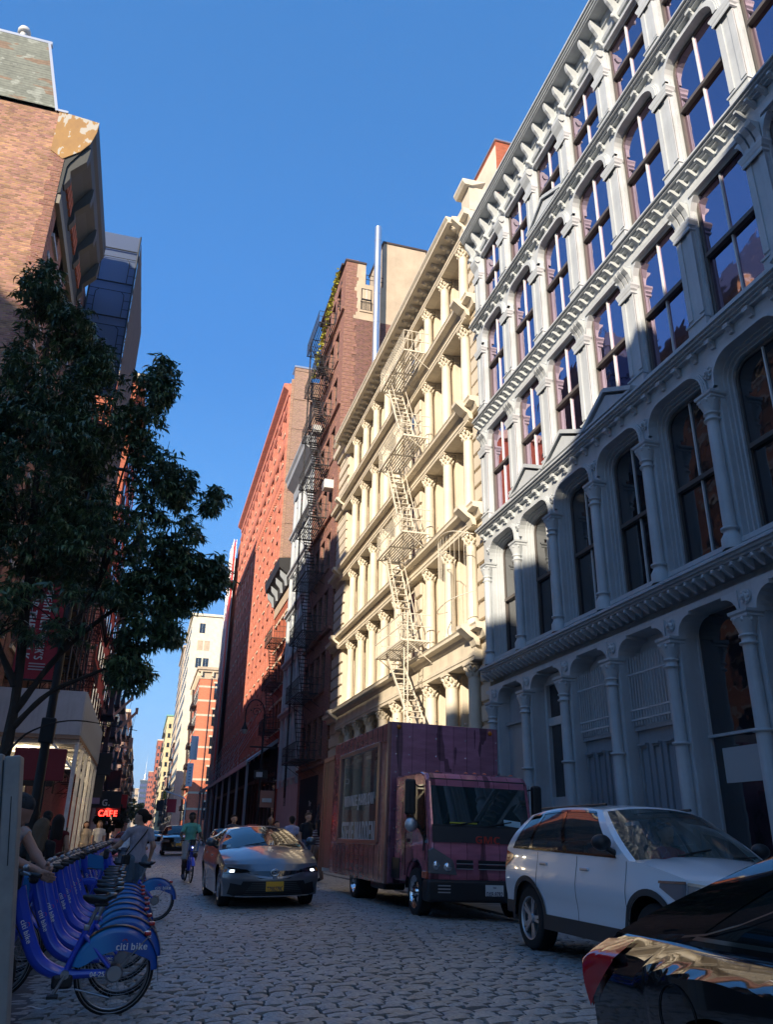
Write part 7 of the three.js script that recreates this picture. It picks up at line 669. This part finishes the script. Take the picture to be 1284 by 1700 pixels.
// ------------------------------------------------------------------ street tree, lamps, banner, small things
{
  const T = thing('street_tree', 'dark street tree with drooping narrow leaves leaning over the bicycles on the left', 'tree', [-2.12, .02, -13]); const r = mul(29), ox = 2.12, oz = 13; const L = (x, y, z) => [x + ox, y - .02, z + oz];
  const bark = std([.045, .036, .03], .9, { map: TN.grime, bumpMap: bumpN, bumpScale: .02 }); const tk = mb(), limb = (pts, r0, r1) => { const c = new THREE.CatmullRomCurve3(pts.map(p => V(...L(...p))), false, 'catmullrom', .5), n = 18; tk.grid(8, n, (a, b) => { const p = c.getPointAt(b), t = c.getTangentAt(b), x = V(1, 0, .3).cross(t).normalize(), y = V().crossVectors(t, x), q = lerp(r0, r1, Math.pow(b, .8)) * (1 + .1 * Math.sin(b * 31)), an = a * 6.2832; return [p.x + (x.x * Math.cos(an) + y.x * Math.sin(an)) * q, p.y + (x.y * Math.cos(an) + y.y * Math.sin(an)) * q, p.z + (x.z * Math.cos(an) + y.z * Math.sin(an)) * q]; }); };
  const E = [[-2.72, 9.3, -13, .42, 1.3, .8], [-2.4, 8.3, -13, .75, 1.1, 1.2], [-2.35, 6.7, -13, 1.15, 1.5, 1.5], [-1.6, 7.6, -13, .55, 1.6, 1.0], [-1.15, 5.7, -13, .9, 1.3, 1.2], [-.78, 8.2, -12.9, .28, .9, .45], [-.55, 9.0, -12.9, .2, .5, .3], [-.45, 7.0, -13, .42, .75, .7], [.08, 6.9, -13.1, .36, .42, .5], [.46, 6.8, -13, .24, .3, .4], [0, 5.95, -13, .45, .55, .7], [.3, 5.3, -13, .55, .45, .7], [.7, 5.4, -12.9, .22, .36, .4], [-.35, 4.7, -13, .55, .65, .7], [.1, 4.55, -13, .32, .4, .5], [-.85, 4.5, -13, .55, .6, .8], [-1.5, 4.7, -12.6, .8, .65, 1], [-2.4, 4.5, -12.8, .9, .6, 1], [-3.6, 6.3, -13, 1.0, 2.2, 1.5], [-2.85, 10.3, -13, .4, .75, .6], [-2.2, 9.7, -13, .33, .5, .5], [-.45, 3.75, -13, .3, .35, .4], [-1.75, 9.0, -13, .3, .6, .5]];
  limb([[-2.12, -.1, -13], [-2.08, 1.5, -13], [-2.0, 2.8, -13], [-2.08, 4.2, -13.05], [-2.3, 6.5, -13], [-2.6, 9.5, -13]], .115, .03);
  limb([[-2.01, 2.75, -13], [-1.55, 3.3, -12.9], [-1.0, 3.62, -12.9], [-.3, 4.0, -13]], .055, .015); limb([[-2.0, 3.0, -13], [-1.5, 3.9, -12.95], [-.8, 4.7, -13], [.1, 5.4, -13], [.6, 5.5, -12.95]], .06, .012); limb([[-1.5, 3.9, -12.95], [-1.1, 5.2, -13], [-.6, 6.6, -13], [.3, 6.9, -13]], .045, .012); limb([[-1.1, 5.2, -13], [-1.0, 7, -12.9], [-.6, 9, -12.9]], .03, .008); limb([[-2.05, 3.4, -13], [-2.6, 4.4, -12.9], [-3.4, 6.2, -13]], .06, .02); limb([[-2.15, 4.9, -13], [-1.7, 6.5, -13], [-1.6, 8.2, -13]], .05, .012); limb([[-2.06, 2.3, -13], [-1.9, 2.5, -12.8], [-1.65, 2.72, -12.6], [-1.1, 2.88, -12.5], [-.2, 2.78, -12.5]], .02, .005);
  for (const e of E) for (let k = 0; k < 5; k++) { const a = V(e[0], e[1] - e[4] * .7, e[2]), b = V(e[0] + (r() - .5) * e[3] * 1.8, e[1] + (r() - .2) * e[4] * 1.2, e[2] + (r() - .5) * e[5] * 1.8), m = a.clone().lerp(b, .5).add(V((r() - .5) * .2, .12, (r() - .5) * .2)); limb([a.toArray(), m.toArray(), b.toArray()], .014, .004); }
  tk.build('trunk', bark, T);
  // one spray: long leaves hanging round a twig tip
  const spray = (sd) => { const q = mul(sd), P = [], I = [], n = 8 + Math.floor(q() * 6), ta = q() * 6.28, tw = V(Math.cos(ta) * .16, .05 - q() * .14, Math.sin(ta) * .16); for (let k = 0; k < n; k++) { const f = k / n, az = ta + (q() - .5) * 4.2, len = (.075 + .095 * q()) * (f > .8 ? .7 : 1), wd = len * (.10 + .04 * q()), dr = .1 + 1.25 * q(), o = tw.clone().multiplyScalar(f).add(V((q() - .5) * .03, (q() - .5) * .03, (q() - .5) * .03)), roll = (q() - .5) * 1.6, d = V(Math.cos(az), 0, Math.sin(az)), s = V(-Math.sin(az) * Math.cos(roll), Math.sin(roll), Math.cos(az) * Math.cos(roll)), b = P.length / 3; for (let t = 0; t <= 4; t++) { const u = t / 4, out = len * u * Math.cos(dr * (.3 + .7 * u)), dn = -len * u * Math.sin(dr * (.3 + .7 * u)), w = wd * Math.sin(Math.PI * Math.pow(u, .75)) + .001; const c = o.clone().addScaledVector(d, out).add(V(0, dn, 0)); for (const g of [-1, 1]) { const p = c.clone().addScaledVector(s, g * w).add(V(0, w * .3, 0)); P.push(p.x, p.y, p.z); } if (t) I.push(b + 2 * t - 2, b + 2 * t, b + 2 * t - 1, b + 2 * t - 1, b + 2 * t, b + 2 * t + 1); } } const g = new THREE.BufferGeometry(); g.setAttribute('position', new THREE.Float32BufferAttribute(P, 3)); g.setIndex(I); g.computeVertexNormals(); return g; };
  const tones = [[.09, .15, .075], [.13, .20, .08], [.075, .13, .075]]; const lists = tones.map(() => []), X = new THREE.Matrix4();
  for (const e of E) { const vol = e[3] * e[4] * e[5], n = Math.round(190 + 800 * Math.pow(vol, .8)); for (let k = 0; k < n; k++) { const d = V(r() * 2 - 1, r() * 2 - 1, r() * 2 - 1); if (d.length() > 1) { k--; continue; } d.multiplyScalar(Math.pow(d.length(), -.35)); const p = V(e[0] + d.x * e[3], e[1] + d.y * e[4], e[2] + d.z * e[5]); const g = vn(p.x * 2.6 + 50, p.y * 2.2 + 50, 999, 999, 5) * .6 + vn(p.z * 2.6 + 50, p.y * 2.6, 999, 999, 6) * .4; if (g < .44) continue; lists[Math.floor(r() * 3)].push([p, r() * 6.28, (r() - .5) * .7, .6 + .7 * r()]); } }
  { const P = [], N = [], U = [], C = [], I = [], q = new THREE.Quaternion(), v = V(0, 0, 0); lists.forEach((A, i) => { const sp = range(9).map(k => spray(40 + i * 20 + k)); A.forEach(([p, a, t, s], k) => { const g = sp[k % 9], gp = g.attributes.position, gn = g.attributes.normal, base = P.length / 3, o = V(...L(p.x, p.y, p.z)); q.setFromEuler(new THREE.Euler(t, a, t * .6)); const c = tones[i], m = .7 + .6 * hsh(k, i, 4); for (let n = 0; n < gp.count; n++) { v.fromBufferAttribute(gp, n).multiplyScalar(s).applyQuaternion(q).add(o); P.push(v.x, v.y, v.z); v.fromBufferAttribute(gn, n).applyQuaternion(q); N.push(v.x, v.y, v.z); U.push(0, 0); C.push(c[0] * m, c[1] * m, c[2] * m); } const ix = g.index.array; for (let n = 0; n < ix.length; n++) I.push(base + ix[n]); }); }); const g = new THREE.BufferGeometry(); g.setAttribute('position', new THREE.Float32BufferAttribute(P, 3)); g.setAttribute('normal', new THREE.Float32BufferAttribute(N, 3)); g.setAttribute('uv', new THREE.Float32BufferAttribute(U, 2)); g.setAttribute('color', new THREE.Float32BufferAttribute(C, 3)); g.setIndex(I); const m = shad(new THREE.Mesh(g, phy([1, 1, 1], .4, { vertexColors: true, transmission: .2, thickness: 0 }))); m.name = 'crown'; T.add(m); }
}
function lampPost(label, x, z, side, H = 9.3) { // ornate crook lamp
  const T = thing('street_lamp', label, 'street lamp', [x, .03, z]); const p = mb(); p.lathe([[.24, 0], [.24, .12], [.2, .16], [.19, .9], [.22, .95], [.2, 1.0], [.13, 1.08], [.12, 1.6], [.14, 1.66], [.10, 1.74], [.085, 4], [.11, 4.05], [.085, 4.12], [.06, H - 1.1], [.08, H - 1.05], [.05, H - .95]], 0, 0, 0, 12); const c = []; for (let k = 0; k <= 14; k++) { const a = Math.PI * (k / 14); c.push([side * (.62 - .62 * Math.cos(a)), H - 1 + .95 * Math.sin(a), 0]); } c.push([side * 1.24, H - 1.5, 0]); p.tube(c, .042, 40, 7); const sc = []; for (let k = 0; k <= 18; k++) { const a = k / 18 * 9, q = .30 * (1 - k / 22); sc.push([side * (.55 - q * Math.cos(a)), H - .85 + q * Math.sin(a), 0]); } p.tube(sc, .022, 40, 5); const sc2 = []; for (let k = 0; k <= 12; k++) { const a = k / 12 * 7, q = .2 * (1 - k / 15); sc2.push([side * (-.22 + q * Math.cos(a)), H - 1.1 + q * Math.sin(a), 0]); } p.tube(sc2, .02, 30, 5); for (let k = 0; k < 5; k++) p.sph(side * (.1 + k * .2), H - .55 + .2 * Math.sin(k * 1.2), 0, .05, 1, .5, 6, 4); p.build('pole', M.black, T); const h = mb().lathe([[.05, 0], [.07, -.1], [.09, -.2], [.2, -.42], [.22, -.5]], side * 1.24, H - 1.5, 0, 14); h.build('lamp_hood', M.black, T); mb().lathe([[.21, -.5], [.19, -.62], [.1, -.76], [0, -.8]], side * 1.24, H - 1.5, 0, 14).build('lamp_globe', phy([.75, .75, .72], .15, { transmission: .4, thickness: 0 }), T); return T;
}
{
  const R = lampPost('ornate black crook lamp on the right pavement before the long red block', 7.05, -53, -1, 9.6); mb().rbox(-.55, .35, 2.6, 3.6, -.05, -.02, .01, 1).build('notice_board', std([.45, .2, .14], .6), R).position.set(.62, .3, .1); mb().rbox(-.3, .3, 3.1, 3.34, .0, .03, .005, 1).build('notice', M.white, R).position.set(.5, .1, .14); mb().rbox(-.45, .45, 4.6, 5.1, -.05, 0, .01, 1).build('traffic_sign', M.black, R).position.z = .2; mb().box(-.3, .1, 4.7, 5, .0, .005).build('sign_face', std([.5, .52, .58], .5), R).position.z = .21; mb().rbox(-.3, .3, 1.3, 1.75, -.02, 0, .005, 1).build('red_notice', std([.55, .10, .08], .6), R).position.set(-.3, .15, .25); mb().rbox(-.8, .9, 6.5, 6.6, -.05, .05, .02).build('cross_arm', M.black, R);
  const Lp = lampPost('black lamp post carrying the red banner on the left, its head lost in leaves', -2.03, -17.8, 1, 9.3); mb().rbox(-.14, .14, 3.0, 3.5, -.12, .12, .03).build('collar', M.black, Lp); mb().bar([0, 6.35, 0], [-.95, 6.35, 0], .025, 6).bar([0, 4.25, 0], [-.95, 4.25, 0], .025, 6).build('banner_arm', M.black, Lp);
  const Bn = thing('street_banner', 'red hanging banner with white sideways lettering behind the tree on the left', 'banner', [-2.52, 4.3, -17.8]); mb().grid(10, 16, (a, b) => [-.40 + a * .80, b * 2.05, .03 * Math.sin(b * 7 + a * 2)]).build('cloth', std([.47, .035, .05], .75, { map: TN.fab }), Bn); const tx = mb(); [['FIGHT NEW YORK\'S', .17, .12], ['FOR THE WALK', .17, -.14]].forEach(([s, z, x]) => { const g = letters(s, z, .003); g.computeBoundingBox(); const k = 1.5 / (g.boundingBox.max.x - g.boundingBox.min.x); g.scale(k, 1, 1); g.rotateZ(-Math.PI / 2); g.translate(x - .06, 1.15, .05); tx.add(g); }); tx.build('lettering', M.white, Bn); const st = mb(); for (let k = 0; k < 3; k++) st.box(-.1, .22, .18 + k * .06, .205 + k * .06, .045, .05); st.box(-.24, -.22, .9, 1.75, .045, .05); st.build('small_print', std([.6, .45, .45], .7), Bn);
  // far trees, side street posts
  const far = (label, x, z, h, w, col, sd) => { const T = thing('far_tree', label, 'tree', [x, 0, z]); mb().bar([0, 0, 0], [0, h * .6, 0], .25, 6, .12).bar([0, h * .4, 0], [w * .3, h * .75, 0], .12, 5, .05).bar([0, h * .4, 0], [-w * .3, h * .8, 0], .12, 5, .05).build('trunk', M.ironRust, T); const r = mul(sd), c = mb(); for (let k = 0; k < 900; k++) { const q = V(r() * 2 - 1, r() * 2 - 1, r() * 2 - 1); if (q.length() > 1) continue; const n = vn(q.x * 2 + 9, q.y * 2 + 9, 99, 99, sd); if (n < .36) continue; const g = new THREE.PlaneGeometry(.9, .7); g.rotateX(r() * 6); g.rotateY(r() * 6); g.translate(q.x * w, h * .68 + q.y * h * .36, q.z * w); c.add(g); } c.build('crown', std(col, .7), T); };
  far('dark green tree closing the left side of the street far off', -5.4, -290, 12.5, 4.2, [.04, .075, .02], 3); far('lighter green tree beside the dark one at the far end of the street', -.6, -340, 11.5, 3.6, [.09, .13, .03], 5); far('small dark tree on the left pavement behind the neon sign', -3.4, -104, 4.6, 1.6, [.025, .04, .02], 7);
  const tp = thing('traffic_signal', 'far traffic signal on a bent arm over the right side of the street', 'traffic light', [6.2, 0, -150]); mb().tube([[1, 0, 0], [1, 6, 0], [.6, 7, 0], [-2.6, 8, 0]], .11, 24, 6).build('pole', M.alu, tp); mb().rbox(-2.9, -2.4, 6.7, 8, -.2, .2, .05).build('signal_head', std([.5, .35, .03], .5), tp); const lm = mb(); for (let k = 0; k < 3; k++) lm.cyl(-2.65, 7 + k * .38, .2, .13, .13, .03, 10, 'z'); lm.build('lens', M.black, tp);
  const cf = thing('red_flag', 'far red banner hanging over the right pavement', 'banner', [5.0, 4.6, -152]); mb().box(-.8, .8, 0, 2.2, -.05, .05).build('cloth', std([.4, .02, .03], .7), cf);
  const bd = thing('black_flag', 'far black banner beside the red one on the right', 'banner', [3.1, 4.9, -156]); mb().box(-.6, .6, 0, 1.8, -.05, .05).build('cloth', M.black, bd);
  const ts = thing('stoop_railing', 'sloping iron stair rails on the right pavement behind the lorry', 'railing', [8.3, 0, -44]); for (const z of [0, 2.2]) { const q = mb(); q.beam([0, 1.0, z], [1.0, 2.9, z - 3.2], .05, .05); q.beam([0, .5, z], [1.0, 2.4, z - 3.2], .04, .04); q.bar([0, 0, z], [0, 1.05, z], .03, 5); q.bar([1, 1.2, z - 3.2], [1, 2.95, z - 3.2], .03, 5); q.build('rail', M.black, ts); } { const q = mb(); for (let k = 0; k < 7; k++) q.box(-.3 + k * .16, 1.3, k * .18, .18 + k * .18, -.2 - k * .3 - .3, 2.2 - k * .3); q.build('step', M.granite, ts); }
  const cb = thing('street_cabinet', 'dark metal street cabinet beside the stair rails on the right', 'cabinet', [7.9, .05, -50]); mb().rbox(-.5, .5, 0, 1.7, -.4, .4, .04).build('case', M.greyDark, cb); mb().rbox(-.45, .45, .1, 1.55, .4, .43, .01, 1).build('door', M.iron, cb);
}
renderer.render(scene, camera);
